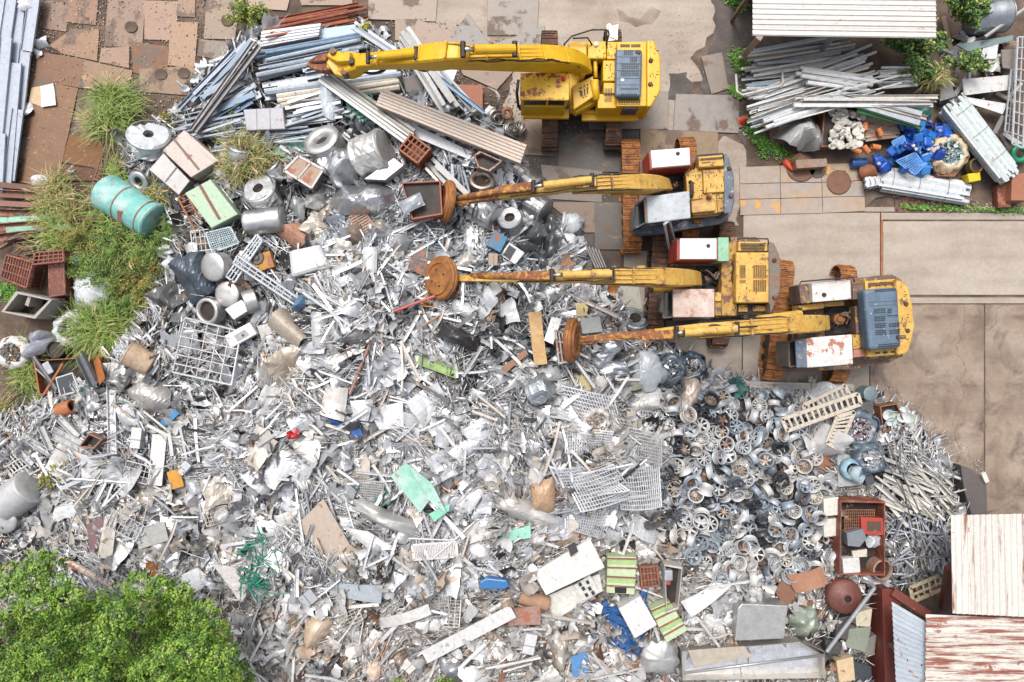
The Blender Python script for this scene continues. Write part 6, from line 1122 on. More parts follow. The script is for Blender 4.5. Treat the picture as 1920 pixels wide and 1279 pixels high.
bxp('steel_cabinet', 'dull stainless cabinet in the lower right', 'cabinet', [(1384, 1140), (1392, 1132), (1478, 1136), (1470, 1198), (1378, 1202)], .8, (196, 196, 194), .6, 'obj_metal', .2, .03, lm='dull stainless cabinet')
ob, zt = openbox('steel_counter', 'long stainless sink counter at the bottom edge', 'counter', [(1278, 1222), (1500, 1204), (1546, 1232), (1548, 1272), (1280, 1276)], .5, .06, (206, 200, 190), .6, 'obj_metal', .2, lm='stainless sink counter', inner='obj_metal'); prism('work_top', [(1290, 1220), (1396, 1212), (1410, 1232), (1302, 1252)], zt - .03, zt + .02, 'obj_metal', ob, .01, 1, color=c4(c(222, 208, 190), .4)); tube('front_rail', [(1282, 1262, zt + .05), (1545, 1228, zt + .05)], .05, 'obj_metal', ob, 8, color=c4(c(206, 204, 200), .7))
for a, b, w in (((1100, 1130), (1210, 1190), .3), ((1110, 1185), (1200, 1222), .26), ((1215, 1070), (1200, 1150), .25), ((1120, 1148), (1215, 1135), .22), ((1146, 1160), (1170, 1215), .2), ((1170, 1185), (1240, 1235), .3), ((1068, 1165), (1140, 1130), .2), ((1180, 1240), (1172, 1180), .2)): pile_bar(a, b, w, 'channel', (52, 110, 176), 0, (.3, .45), 'blue frame bars in the lower right', 'obj_rustspot')
bag('clear round bundle of foil bands beside the counter', 1240, 1238, 34, .9, (214, 212, 208), 33, False, lm='round foil bundle', mat='obj_metal', metal=.7); cage('small rusty basket right of the striped locker', [(1200, 1064), (1232, 1062), (1236, 1098), (1204, 1102)], .4, (140, 104, 90), .2, 'rusty basket', 4)
pan('tan rusty trunk lid left of the blue bars', [(1004, 1186), (1090, 1172), (1098, 1196), (1006, 1206)], .4, .3, (206, 190, 176), .1, 'obj_rusty', cat='lid', lm='tan trunk lid'); bxp('red_brown_tray', 'red brown tray under the white covers', 'tray', [(950, 1142), (1014, 1136), (1014, 1172), (950, 1174)], .3, (176, 140, 128), 0, 'obj_rusty', .3, .02); drum('tan_pipe', 'tan flanged pipe left of the lower cover', 1000, 1124, 14, 60, 160, 10, (190, 150, 120), 0, 'obj_dull', .3, .02, 9, 2, cat='pipe')
ob, zt = openbox('machine_frame', 'open white machine frame with motor right of the locker', 'machine', [(1246, 1058), (1280, 1064), (1272, 1142), (1250, 1150)], .6, .05, (220, 214, 206), .2, 'obj_dull', .3, lm='white machine frame'); prism('motor', box4(1246, 1070, 1262, 1090), zt - .3, zt + .05, 'obj_dull', ob, .05, 3, color=c4(c(190, 196, 200), .4)); prism('motor_end', box4(1248, 1088, 1258, 1098), zt - .3, zt, 'obj_rusty', ob, .04, 3, color=c4(c(170, 80, 60), 0))
# ================================================================ upper right: shed, pipe pile, jugs, bundles
def shed(name, label, quad, z, nsheet, col, mat, lm, along_x=True, slope=(0, 0, 0, 0), rib=.2, post=((.5, .5), (.95, .5)), wall=None):
    """corrugated roof made of separate sheets; quad = corners in px at height z (+slope)"""
    q = [P(x, y, z + s) for (x, y), s in zip(quad, slope)]; base = sum(q, Vector()) / 4; root = thing(name, label, 'shed roof' if not wall else 'shed', (base.x, base.y, 0), lm=lm)
    def at(u, v): return q[0] * (1 - u) * (1 - v) + q[1] * u * (1 - v) + q[2] * u * v + q[3] * (1 - u) * v
    width = ((q[3] - q[0]).length if along_x else (q[1] - q[0]).length); nr = max(2, int(round(width / rib / nsheet)))
    for k in range(nsheet):
        prof = []
        for i in range(nr):
            for t, h in ((0, 0), (.52, 0), (.62, .035), (.84, .035), (.94, 0)): prof.append(((k + (i + t) / nr) / nsheet, h))
        prof.append((min(1, (k + 1 + .3 / nr) / nsheet), 0 + .004))
        V, F = [], []; m = len(prof)
        for w in (0, 1):
            for t, h in prof:
                p = at(w, t) if along_x else at(t, w); V.append(p + Vector((0, 0, h + .004 * (k % 2))))
        for w in (0, 1):
            for t, h in prof:
                p = at(w, t) if along_x else at(t, w); V.append(p + Vector((0, 0, h - .012 + .004 * (k % 2))))
        for i in range(m - 1): F += [(i, i + 1, m + i + 1, m + i), (2 * m + i, 3 * m + i, 3 * m + i + 1, 2 * m + i + 1), (i, 2 * m + i, 2 * m + i + 1, i + 1), (m + i, m + i + 1, 3 * m + i + 1, 3 * m + i)]
        mk('roof_sheet', V, F, mat, root, color=c4(c(*[v - 3 * (k * 7 % 4) for v in col]), .05))
    for u, v in post:
        p = at(u, v)
        mk('post', *xf(g_box(.12, .12, p.z - .03), Matrix.Translation((p.x, p.y, 0))), 'brown_iron', root)
    for v in (.06, .94): mk('purlin', *g_sweep([at(.01, v) - Vector((0, 0, .08)), at(.99, v) - Vector((0, 0, .08))], rect(.08, .1)), 'brown_iron', root)
    return root, at
pm('roof_white', rough=.55, objcol=True, chip=c(170, 120, 92), chip_amt=.12, chip_scale=1.3, dirt=.18, bump=.08, scale=1.5)
pm('roof_rust_v', rough=.6, objcol=True, streak=(c(158, 100, 80), (7, .35, 1), .56), chip=c(164, 104, 82), chip_amt=.03, chip_scale=2, dirt=.2, bump=.08)
pm('roof_rust_h', rough=.65, objcol=True, streak=(c(158, 94, 78), (.5, 6, 1), .475), chip=c(160, 96, 78), chip_amt=.1, chip_scale=1.6, dirt=.25, bump=.1)
sr, at_ = shed('metal_shed', 'white tin roofed shed at the top right', [(1411, -70), (1754, -66), (1755, 72), (1411, 67)], 2.6, 7, (236, 230, 224), 'roof_white', 'white tin roof', True, rib=.22, post=((.02, .3), (.98, .3), (.5, .3)))
a, b_ = at_(0, 0), at_(1, .0); mk('dark_back', *g_prism(ccw([(a.x, a.y + .3), (b_.x, b_.y + .3), (b_.x, b_.y + .1), (a.x, a.y + .1)]), 0, 2.4), 'dark_iron', sr)  # unseen wall added as a dark back for the open canopy
line_bar('leaning_beam', 'brown timber beam leaning at the shed corner', 'beam', (1392, 108), (1424, 70), rect(.2, .16), 'obj_dull', (176, 150, 130), 0, abs_z=(.3, 2.6), occ=0); line_bar('leaning_beam', 'grey steel post leaning under the shed roof', 'beam', (1542, 92), (1562, 68), rect(.16, .14), 'obj_dull', (150, 160, 172), .3, abs_z=(.6, 2.4), occ=0)
shed('metal_shed', 'white tin roofed shed with rust streaks at the lower right', [(1783, 966), (1990, 962), (1996, 1160), (1786, 1150)], 3.2, 6, (238, 233, 224), 'roof_rust_v', 'rust streaked white roof', False, rib=.2)
shed('metal_shed', 'red and white rust striped roof in the lower right corner', [(1736, 1152), (1996, 1163), (1996, 1330), (1734, 1330)], 2.95, 5, (236, 230, 218), 'roof_rust_h', 'rust striped roof', True, rib=.3)
shed('lean_to', 'pale grey corrugated lean-to beside the rust striped roof', [(1672, 1128), (1736, 1166), (1734, 1330), (1682, 1330)], 2.6, 5, (206, 216, 226), 'roof_white', 'grey lean-to', True, (-.5, .2, .2, -.5), rib=.2)
bxp('red_steel_wall', 'dark red steel wall beside the grey lean-to', 'wall', [(1654, 1106), (1668, 1104), (1690, 1118), (1680, 1330), (1662, 1330)], 1.2, (128, 62, 52), .1, 'obj_rustspot', .02, .02, lm='dark red wall', z0=.0)
line_bar('red_girder', 'dark red girder leaning against the white roof', 'girder', (1770, 1140), (1782, 1062), rect(.3, .2), 'obj_rustspot', (110, 62, 54), .1, abs_z=(1.0, 2.6), occ=0); line_bar('red_girder', 'long dark red girder beside the timber frame', 'girder', (1672, 1108), (1740, 1152), rect(.3, .25), 'obj_rustspot', (130, 68, 56), .1, abs_z=(1.2, 1.4), occ=0)
# pipe pile
G2 = 'pipes and profiles under the tin roof'
LM += [(1400, 120, 'leaning timber beam'), (1600, 215, 'box of white caps'), (1690, 130, 'green shrub'), (1470, 250, 'clear bag of strips')]
WHT = [(232, 232, 230), (220, 218, 214), (206, 206, 206), (226, 216, 202), (190, 196, 202)]
zbase = 0.
def pj(a, b, n, sp, dirw, w, kinds, cols, z, metal=.25, lenj=.2):
    dx, dy = b[0] - a[0], b[1] - a[1]; l = math.hypot(dx, dy); nx, ny = -dy / l, dx / l
    for k in range(n):
        o = (k - (n - 1) / 2) / max(1, n - 1) * sp + rb_.uniform(-1.5, 1.5); t0, t1 = rb_.uniform(0, lenj), 1 - rb_.uniform(0, lenj); t = rb_.uniform(-dirw, dirw)
        pa = (a[0] + dx * t0 + nx * (o + t), a[1] + dy * t0 + ny * (o + t)); pb = (a[0] + dx * t1 + nx * (o - t), a[1] + dy * t1 + ny * (o - t)); col = shade(rb_.choice(cols), rb_.randint(-16, 14)); kind = rb_.choice(kinds)
        lb = auto(f'{cname(col)} {kind} {orient(pa, pb)}', (pa[0] + pb[0]) / 2, (pa[1] + pb[1]) / 2, ('long' if l * (t1 - t0) > 130 else 'short',))
        line_bar('metal_' + kind, lb, kind, pa, pb, SECS[kind](w * rb_.uniform(.8, 1.2)), 'obj_dull', col, metal, abs_z=(z + rb_.uniform(0, .25), z + rb_.uniform(0, .25)), group=G2, wpx=5)
pj((1385, 118), (1620, 86), 12, 46, 5, .1, ['pipe', 'tube', 'channel'], WHT + BLU, .35); pj((1385, 150), (1640, 118), 12, 40, 6, .1, ['pipe', 'tube', 'channel'], WHT, .55); pj((1390, 175), (1560, 160), 8, 30, 5, .14, ['strip', 'channel', 'pipe'], WHT + BLU, .6)
pj((1395, 195), (1650, 110), 10, 44, 8, .09, ['pipe', 'tube', 'angle'], WHT + CRM, .75); pj((1400, 212), (1590, 150), 14, 60, 6, .09, ['pipe', 'tube'], WHT, .7); pj((1492, 138), (1650, 162), 5, 24, 2, .15, ['pipe'], [(238, 238, 238)], 1.05, .1); pj((1400, 232), (1570, 175), 10, 40, 4, .1, ['pipe', 'channel'], WHT, .85); pj((1420, 240), (1610, 170), 6, 16, 3, .13, ['pipe'], [(236, 236, 238)], 1.1, .1)
pj((1478, 190), (1765, 190), 5, 16, 2, .12, ['tube', 'channel'], WHT, 1.2, .2, .1); pj((1560, 175), (1740, 226), 3, 14, 2, .18, ['channel', 'tube'], WHT, 1.1, .2, .1); pj((1600, 195), (1735, 230), 2, 22, 1, .14, ['channel'], [(60, 150, 80)], 1.0, 0, .1); pj((1545, 165), (1625, 190), 2, 10, 1, .14, ['channel'], [(56, 160, 76)], .95, 0); pj((1640, 150), (1720, 140), 8, 36, 4, .1, ['pipe', 'tube'], WHT, .7)
pj((1450, 205), (1700, 150), 9, 50, 10, .05, ['tube', 'pipe'], WHT + CRM, 1.1, .2, .3); tube('bent_pipe', [(1380, 140, .7), (1382, 172, .9), (1392, 178, 1.0), (1462, 162, 1.0), (1468, 155, 1.0), (1467, 132, .9)], .045, 'obj_dull', None, 8, label='long bent white tube at the left of the pipe pile', cat='pipe', color=c4(c(226, 222, 218), .2), group=G2)
# boxes, caps, jugs
ob, zt = openbox('cap_box', 'brown box full of white round discs', 'box', [(1545, 204), (1612, 196), (1620, 270), (1540, 276)], .5, .05, (132, 86, 66), 0, 'obj_rusty', .2, fill=.8)
rg = random.Random(8)
for k in range(105):
    x, y = rg.uniform(1556, 1618), rg.uniform(200, 276); r_ = rg.uniform(.06, .15); p = P(x, y, zt - .05 + rg.uniform(0, .2)); g = g_lathe([(0, .03), (r_ * .9, .03), (r_, .015), (r_, -.03), (r_ * .85, -.035)], 16)
    item('plastic_disc', auto('white round disc', x, y, ('large',) if r_ > .11 else ('small',)), 'disc', g, Mat(p, 0, rg.uniform(-50, 50), rg.uniform(-50, 50)), 'obj_dull', (232, 226, 214), 0, group='white round discs', occ=0)
LM += [(1590, 230, 'brown cap box'), (1720, 290, 'blue jugs'), (1790, 280, 'cream bulk bag')]
crump('clear bag of plastic strips left of the cap box', 1490, 245, 34, 36, .6, 10, (206, 206, 204), .1, .4, mat='obj_plastic', name='plastic_sack', cat='sack', n=18, nf=14); crump('grey torn plastic heap beside the cap box', 1522, 250, 22, 34, .4, 0, (150, 150, 146), .1, .4, mat='obj_plastic', name='plastic_sack', cat='sack', nf=12)
def jug_geo():
    bm = bmesh.new(); v, f = g_box(.34, .27, .36, .07, 3); bm.free()
    return joing((v, f), xf(g_lathe([(.0, .1), (.045, .1), (.05, .0)], 12), Matrix.Translation((.1, 0, .355))), g_tube([Vector((-.12, 0, .35)), Vector((-.1, 0, .43)), Vector((0, 0, .44)), Vector((.04, 0, .36))], .022, 6))
jm = jug_geo(); JG = [(1688, 248), (1700, 262), (1722, 246), (1738, 236), (1745, 250), (1705, 245), (1730, 270), (1712, 282), (1694, 278), (1748, 278), (1740, 292), (1666, 290), (1654, 303), (1668, 312), (1720, 268), (1760, 255), (1775, 248), (1742, 318), (1748, 325), (1690, 318), (1660, 320), (1700, 325), (1730, 328), (1754, 300), (1680, 262), (1710, 258), (1736, 258), (1720, 296), (1702, 300), (1676, 280), (1752, 268), (1728, 240), (1715, 232), (1686, 300), (1738, 305), (1650, 312), (1765, 240), (1720, 318), (1706, 272)]
for k, (x, y) in enumerate(JG):
    sh_ = [(30, 84, 190), (36, 104, 206), (60, 140, 214), (26, 66, 160), (40, 120, 200)][k % 5]; nm = ('royal blue', 'bright blue', 'sky blue', 'deep blue', 'mid blue')[k % 5]
    root = thing('plastic_jug', auto(f'{nm} plastic jug', x, y, ('upper', 'lower')), 'jug', P(x, y, .25 + .2 * (k % 3)), group='blue plastic jugs'); M = Mat(P(x, y, .25 + .2 * (k % 3)), rg.uniform(0, 360), rg.choice((0, 85, 60, -70)), rg.uniform(-30, 30))
    item('body', None, None, jm, M, 'obj_plastic', sh_, 0, parent=root, smooth=False); item('cap', None, None, g_lathe([(0, .13), (.055, .13), (.06, .07)], 12), M @ Matrix.Translation((.1, 0, .35)), 'obj_plastic', (24, 50, 120) if k % 2 else (220, 220, 220), 0, parent=root); occ_disc(x, y, 8)
for poly, w in (([(1672, 266), (1694, 254), (1702, 278), (1682, 286)], 'upper'), ([(1680, 302), (1716, 286), (1734, 310), (1716, 328)], 'larger lower')): grid_thing('blue_crate', f'{w} blue mesh crate among the jugs', 'crate', poly, 8, 8, .011, (110, 165, 236), 0, 'obj_plastic', .9, 2., parts=True, flat_=True, lm=f'{w} blue crate')
bag('cream bulk bag filled with white film', 1793, 282, 36, 1.0, (228, 206, 172), 44, True, [(236, 236, 236), (120, 190, 190), (210, 220, 226), (240, 240, 240)], mat='obj_dull', dz=0)
def tubes(label, A, B, n, w, cols, z, lm, sec='tube'):
    cx, cy = (A[0] + B[0]) / 2, (A[1] + B[1]) / 2; root = thing('tube_bundle', label, 'bundle', P(cx, cy, .1), lm=lm, group='bundles of white tubes'); dx, dy = B[0] - A[0], B[1] - A[1]; l = math.hypot(dx, dy); nx, ny = -dy / l, dx / l; r = random.Random(int(cx))
    for k in range(n):
        layer = k % 4; o = ((k // 4) / max(1, n // 4 - 1) - .5) * w * (1 - .12 * layer) + r.uniform(-2, 2); t0, t1 = r.uniform(-.05, .06), 1 + r.uniform(-.08, .05); zz = z + layer * .09
        pa, pb = P(A[0] + dx * t0 + nx * o, A[1] + dy * t0 + ny * o, zz), P(A[0] + dx * t1 + nx * o * .9, A[1] + dy * t1 + ny * o * .9, zz); s = r.uniform(.07, .1)
        mk('tube', *g_sweep([pa, pb], rect(s * 1.2, s)), 'obj_dull', root, color=c4(c(*shade(r.choice(cols), r.randint(-16, 8))), .15))
    for t in (.12, .42, .75):
        c0 = P(A[0] + dx * t, A[1] + dy * t, z + .1); s = (P(nx, ny, 0) - P(0, 0, 0)).normalized(); hw = w / 100 * 1.08; mk('tie_wire', *g_tube([c0 + s * hw * math.cos(a) + Vector((0, 0, .26 * math.sin(a))) for a in [i * .3 for i in range(22)]], .008, 5), 'obj_dull', root, color=c4(c(110, 110, 110), .3))
    occ_line(A, B, w)
tubes('bundle of white tubes slanting down beside the bulk bag', (1786, 196), (1890, 330), 44, 50, [(226, 236, 234), (206, 222, 222), (236, 240, 240)], .5, 'slanting tube bundle'); tubes('bundle of white tubes lying flat below the blue jugs', (1650, 334), (1812, 362), 40, 42, [(232, 236, 238), (216, 226, 232), (240, 240, 240)], .2, 'flat tube bundle'); tubes('short bundle of white tubes left of the flat bundle', (1622, 345), (1652, 338), 16, 20, [(232, 236, 238)], .2, None)
drum('steel_culvert', 'shiny ribbed steel culvert at the top right corner', 1854, 32, 30, 66, 5, 3, (196, 200, 204), .95, dent=.01, seed=2, lm='ribbed steel culvert', cat='culvert', ribs=2)
for (poly, w, col, mt) in (([(1790, 85), (1900, 66), (1898, 76), (1812, 98)], 'blue green curved roof sheet', (140, 160, 160), .2), ([(1845, 82), (1872, 80), (1868, 110), (1838, 112)], 'white angled plate', (222, 226, 228), .2), ([(1876, 94), (1908, 92), (1905, 130), (1880, 128)], 'grey brown board', (150, 140, 132), .1), ([(1802, 150), (1898, 140), (1896, 168), (1806, 180)], 'white broken slat panel', (226, 224, 220), .1), ([(1800, 180), (1890, 195), (1880, 214), (1806, 190)], 'white slab of slats', (232, 232, 230), .1), ([(1764, 160), (1784, 152), (1790, 182), (1762, 190)], 'grey dark rimmed tray', (130, 130, 130), .2), ([(1820, 150), (1848, 152), (1838, 172), (1818, 168)], 'small brown patch board', (150, 110, 84), 0)): pan(f'{w} in the upper right pile', poly, .5, .05, col, mt, 'obj_rustspot', cat='board', nf=2, lm=w.split(' in')[0])
grid_thing('scaffold_frame', 'white scaffold ladder frame at the right edge', 'frame', [(1908, 70), (1926, 70), (1918, 278), (1898, 270)], 1, 9, .025, (214, 218, 222), .4, dz=.8, lm='scaffold frame', occ=.3); grid_thing('scaffold_frame', 'second scaffold ladder frame inside the right edge', 'frame', [(1896, 130), (1906, 132), (1898, 250), (1884, 246)], 1, 7, .02, (206, 208, 210), .4, dz=.6, occ=.3)
line_bar('long_pole', 'grey pole crossing above the scaffold frame', 'pole', (1846, 70), (1922, 16), circ(.07, 8), 'obj_dull', (186, 186, 186), .3, (.8, 1.0), wpx=5); drum('green_barrel', 'dark green glass coloured barrel behind the jugs', 1714, 222, 14, 50, 30, 8, (40, 120, 110), 0, 'obj_plastic', .3, .01, 3, 0, cat='barrel', lm='dark green barrel'); ring('green_hose', 'green hose ring at the right edge', 1912, 288, 18, 5, (30, 150, 110), (10, 0), 0, 'obj_plastic', .3, .03, 3); bxp('yellow_basket', 'bright yellow basket below the bulk bag', 'basket', [(1814, 326), (1838, 322), (1840, 338), (1818, 342)], .4, (240, 206, 40), 0, 'obj_plastic', .1, .03, lm='yellow basket'); drum('wire_basket', 'dark wire basket above the yellow basket', 1826, 312, 14, 16, 0, 85, (110, 96, 50), .2, 'obj_rusty', .2, .02, 3, 0, .8, cat='basket')
bxp('brown_crate', 'brown wooden crate under the bulk bag', 'crate', [(1752, 278), (1762, 272), (1806, 312), (1790, 332), (1758, 330)], .5, (150, 104, 72), 0, 'obj_rusty', .05, .02); drum('rust_barrel', 'rust brown open barrel left of the jugs', 1630, 321, 14, 30, 0, 40, (160, 98, 66), 0, 'obj_rusty', .1, .02, 3, 0, .8, cat='barrel', lm='rust brown barrel'); drum('blue_cylinder', 'dark blue gas cylinder left of the rust barrel', 1610, 306, 9, 28, 2, 3, (40, 84, 150), 0, 'obj_plastic', .1, .01, 3, 0, cat='cylinder')
grid_thing('slat_crate', 'brown slatted crate of orange bricks', 'crate', [(1612, 222), (1668, 214), (1684, 254), (1622, 262)], 0, 8, .05, (186, 164, 144), 0, 'obj_rusty', .5, flat_=True, lm='brown slatted crate')
for k, (x, y) in enumerate(((1622, 238), (1650, 248), (1624, 280), (1606, 282), (1642, 276))): item('orange_pipe', auto('orange clay pipe piece', x, y), 'pipe', g_lathe([(.08, -.15), (.1, -.15), (.1, .15), (.08, .15)], 14, True), Mat(P(x, y, .7), 20 * k, 90, 0), 'obj_dull', (222, 130, 70), 0, group='orange pipe pieces', occ=0)
bxp('plank_box', 'brown narrow plank box on the flat discs', 'box', [(1492, 300), (1550, 297), (1552, 312), (1494, 316)], .4, (160, 136, 118), 0, 'obj_rusty', .1, .01); bxp('red_brown_box', 'red brown open box at the right edge', 'box', [(1898, 326), (1930, 324), (1930, 376), (1896, 376)], .6, (176, 116, 86), 0, 'obj_rusty', .02, .02); bxp('red_brown_box', 'dark red low box at the right edge', 'box', [(1870, 346), (1896, 344), (1896, 388), (1872, 390)], .3, (130, 70, 58), 0, 'obj_rusty', .02, .02)
for x in (1694, 1752): grid_thing('iron_drain', f'rusty drain grate {"left" if x < 1700 else "right"} of the slab edge', 'drain', box4(x - 14, 372, x + 34, 396), 12, 0, .03, (110, 88, 76), 0, 'obj_rusty', .02, flat_=True, group='iron drains')
pan('tan cardboard sheet behind the welded plate', [(1440, 230), (1480, 228), (1478, 268), (1446, 272)], .08, .03, (150, 116, 96), 0, 'obj_dull', cat='sheet')
def cone(x, y, label, tilt):
    p = P(x, y, .05); root = thing('traffic_cone', label, 'traffic cone', p, group='orange cones'); M = Mat(p, 20, *tilt); item('cone', None, None, g_lathe([(0, .5), (.03, .5), (.06, .4), (.16, .03)], 20), M, 'obj_plastic', (236, 86, 50), 0, parent=root, smooth=True); item('base', None, None, g_box(.4, .4, .04, .015), M, 'obj_plastic', (150, 110, 96), 0, parent=root)
cone(1392, 228, 'orange cone standing at the pipe pile corner', (0, 0)); cone(1471, 301, 'orange cone fallen beside the steel discs', (70, 30))
G4 = 'loose offcuts in the upper right pile'
for k in range(62):
    x, y = rg.uniform(1770, 1915), rg.uniform(60, 330)
    if occd(x, y): continue
    a = rg.uniform(0, 180); L = rg.uniform(18, 70); d = (math.cos(math.radians(a)) * L / 2, -math.sin(math.radians(a)) * L / 2); col = rg.choice([(222, 222, 222), (196, 200, 204), (150, 150, 150), (226, 218, 204), (110, 104, 98), (176, 150, 128), (130, 150, 168)])
    if k % 3: line_bar('metal_tube', auto(f'{cname(col)} offcut {orient((0, 0), (math.cos(math.radians(a)), -math.sin(math.radians(a))))}', x, y), 'offcut', (x - d[0], y - d[1]), (x + d[0], y + d[1]), SECS[rg.choice(('tube', 'strip', 'channel', 'pipe'))](rg.uniform(.06, .2)), 'obj_dull', col, .2, abs_z=(rg.uniform(.1, .5), rg.uniform(.1, .5)), group=G4, wpx=6)
    else: crump(auto(f'crumpled {cname(col)} film', x, y), x, y, L * .35, L * .25, .2, a, col, .1, .15, mat='obj_plastic', name='plastic_film', cat='film', n=9, group=G4)
for k in range(26):
    x, y = rg.uniform(0, 130), rg.uniform(442, 480); a = rg.uniform(-40, 40); L = rg.uniform(20, 60); d = (math.cos(math.radians(a)) * L / 2, -math.sin(math.radians(a)) * L / 2); col = rg.choice([(120, 116, 116), (170, 174, 182), (90, 84, 82), (150, 110, 90)])
    line_bar('metal_rod', auto(f'{cname(col)} rod {orient((0, 0), (math.cos(math.radians(a)), -math.sin(math.radians(a))))}', x, y), 'rod', (x - d[0], y - d[1]), (x + d[0], y + d[1]), circ(rg.uniform(.02, .05), 6), 'obj_rusty', col, .2, abs_z=(rg.uniform(.05, .4), rg.uniform(.05, .4)), group='rods at the left edge', occ=0)
# ================================================================ right: frames, bags, tubes, bins
for poly, w in (([(1466, 786), (1608, 738), (1614, 758), (1476, 808)], 'longer'), ([(1506, 760), (1584, 722), (1592, 740), (1512, 782)], 'upper'), ([(1570, 782), (1602, 772), (1572, 842), (1550, 830)], 'lower slanting')):
    nb = 12 if 'long' in w else 8
    grid_thing('ladder_frame', f'{w} cream slatted frame right of the wheel rims', 'frame', poly, nb if w != 'lower slanting' else 0, 0 if w != 'lower slanting' else 7, .04, (222, 210, 192), .05, 'obj_dull', .9, flat_=True, lm=f'{w} cream frame', occ=.85, group='cream slatted frames')
crump('white plastic sheet under the upper cream frame', 1553, 742, 34, 24, .3, 0, (222, 226, 230), .05, .5, mat='obj_plastic', name='plastic_sheet', cat='plastic sheet'); crump('white tangled bag below the cream frames', 1535, 830, 34, 30, .5, 20, (236, 234, 232), .1, .4, mat='obj_plastic', name='plastic_sack', cat='sack', n=18, nf=16, lm='white tangled bag')
for poly in ([(1320, 714), (1600, 722), (1598, 732), (1322, 722)],): grid_thing('long_rail_frame', 'long grey rail frame along the heap edge', 'frame', poly, 3, 3, .025, (206, 200, 194), .3, dz=.4, lm='long rail frame')
drum('grey_fan', 'round blue grey fan motor by the concrete yard', 1625, 738, 15, 24, 0, 80, (140, 158, 164), .2, 'obj_dull', .2, .01, 3, 0, cat='motor', lm='round fan motor'); bxp('dark_box', 'dark grey box beside the fan motor', 'box', [(1612, 756), (1638, 752), (1638, 780), (1616, 784)], .6, (96, 96, 96), .1, 'obj_dull', .05, .02)
ob, zt = openbox('wicker_box', 'brown box of white dishes by the concrete yard', 'box', [(1650, 762), (1682, 756), (1700, 800), (1656, 812)], .6, .04, (150, 100, 76), 0, 'obj_rusty', .1, fill=.7, lm='brown dish box')
for k in range(16):
    x, y = rg.uniform(1662, 1708), rg.uniform(768, 808); r_ = rg.uniform(.1, .22); item('white_dish', auto('pale round dish', x, y, ('large', 'small')), 'dish', g_lathe([(0, 0), (r_ * .4, .0), (r_ * .9, .06), (r_, .09), (r_ * .95, .09), (r_ * .85, .07), (r_ * .4, .02)], 20), Mat(P(x, y, .7 + rg.uniform(0, .3)), 0, rg.uniform(-50, 50), rg.uniform(-50, 50)), 'obj_dull', (226, 236, 232), 0, group='white dishes', occ=0)
bag('large dark sack full of white pipe joints', 1622, 806, 36, .9, (110, 124, 136), 51, True, [(222, 222, 224), (190, 196, 200), (240, 240, 240), (200, 140, 160)], lm='large pipe joint sack'); bag('dark sack of white strips below the pipe joint sack', 1642, 862, 30, .8, (104, 118, 130), 52, True, [(236, 236, 238), (210, 214, 220)], lm='lower dark sack')
bl = thing('blower_housing', 'blue and grey blower housing with round mouth', 'blower', S(1592, 880, .1), lm='blue blower'); z0 = WLOC[bl.name].z; prism('base_plate', [(1570, 854), (1610, 850), (1616, 910), (1572, 914)], z0 - .05, z0 + .3, 'obj_dull', bl, .02, 1, color=c4(c(196, 202, 200), .1))
item('volute', None, None, g_lathe([(.0, 0), (.36, 0), (.4, .08), (.36, .3), (.24, .32)], 30), Mat(P(1592, 878, z0 + .3)), 'obj_weathered', (120, 166, 200), .0, parent=bl, smooth=True); item('mouth', None, None, g_lathe([(.2, -.2), (.28, -.1), (.31, .24), (.29, .24), (.24, -.1)], 28), Mat(P(1604, 888, z0 + .5), 30, 25, 35), 'obj_dull', (180, 200, 206), .1, parent=bl, smooth=True); item('impeller', None, None, g_lathe([(0, .12), (.08, .1), (.1, 0), (.26, -.02)], 12), Mat(P(1601, 886, z0 + .5), 30, 25, 35), 'dark_iron', parent=bl); occ_poly([(1570, 852), (1616, 850), (1618, 912), (1572, 914)], 1.)
pan('rust brown floor plate under the wheel rims', [(1505, 835), (1570, 828), (1572, 912), (1510, 916)], .12, .05, (160, 118, 90), 0, 'obj_rusty', cat='plate', lm='rust brown floor plate', occ=.8); pan('grey sign plate with two lines of embossed script', [(1556, 918), (1638, 910), (1640, 926), (1560, 934)], .35, .03, (176, 174, 168), .3, cat='sign plate', lm='embossed sign plate')
sz = S(1598, 922, .362).z; r3 = random.Random(2); gs = []
for row in (0, 1):
    for k in range(22):
        x = 1562 + 3.3 * k + r3.uniform(-.4, .4); y = 920.5 + row * 6.4 - .09 * (x - 1562); gs.append(g_prism(pp(R(x, y, r3.uniform(1.0, 2.2), r3.uniform(.8, 2.6), r3.uniform(-40, 40)), sz), sz - .012, sz + .004))
sp_ = [o for o in COL.objects if o.get('label', '').startswith('grey sign plate')][0]; mk('embossed_script', *joing(*gs), 'black', sp_)
bxp('grey_crate', 'dark ribbed plastic crate right of the blower', 'crate', [(1620, 892), (1634, 886), (1642, 906), (1626, 912)], .4, (88, 92, 98), 0, 'obj_plastic', .1, .01)
for y in (936, 975): bxp('cream_box', f'{"upper" if y < 950 else "lower"} cream box beside the wheel rims', 'box', [(1544, y), (1573, y - 4), (1573, y + 30), (1546, y + 33)], .5, (232, 228, 216), 0, 'obj_rustspot', .1, .03)
ob, zt = openbox('rusty_skip', 'rust red skip bin of small appliances', 'bin', [(1576, 938), (1660, 940), (1660, 1080), (1574, 1078)], .9, .06, (140, 78, 62), 0, 'obj_rusty', .1, lm='rust red skip', fill=.35)
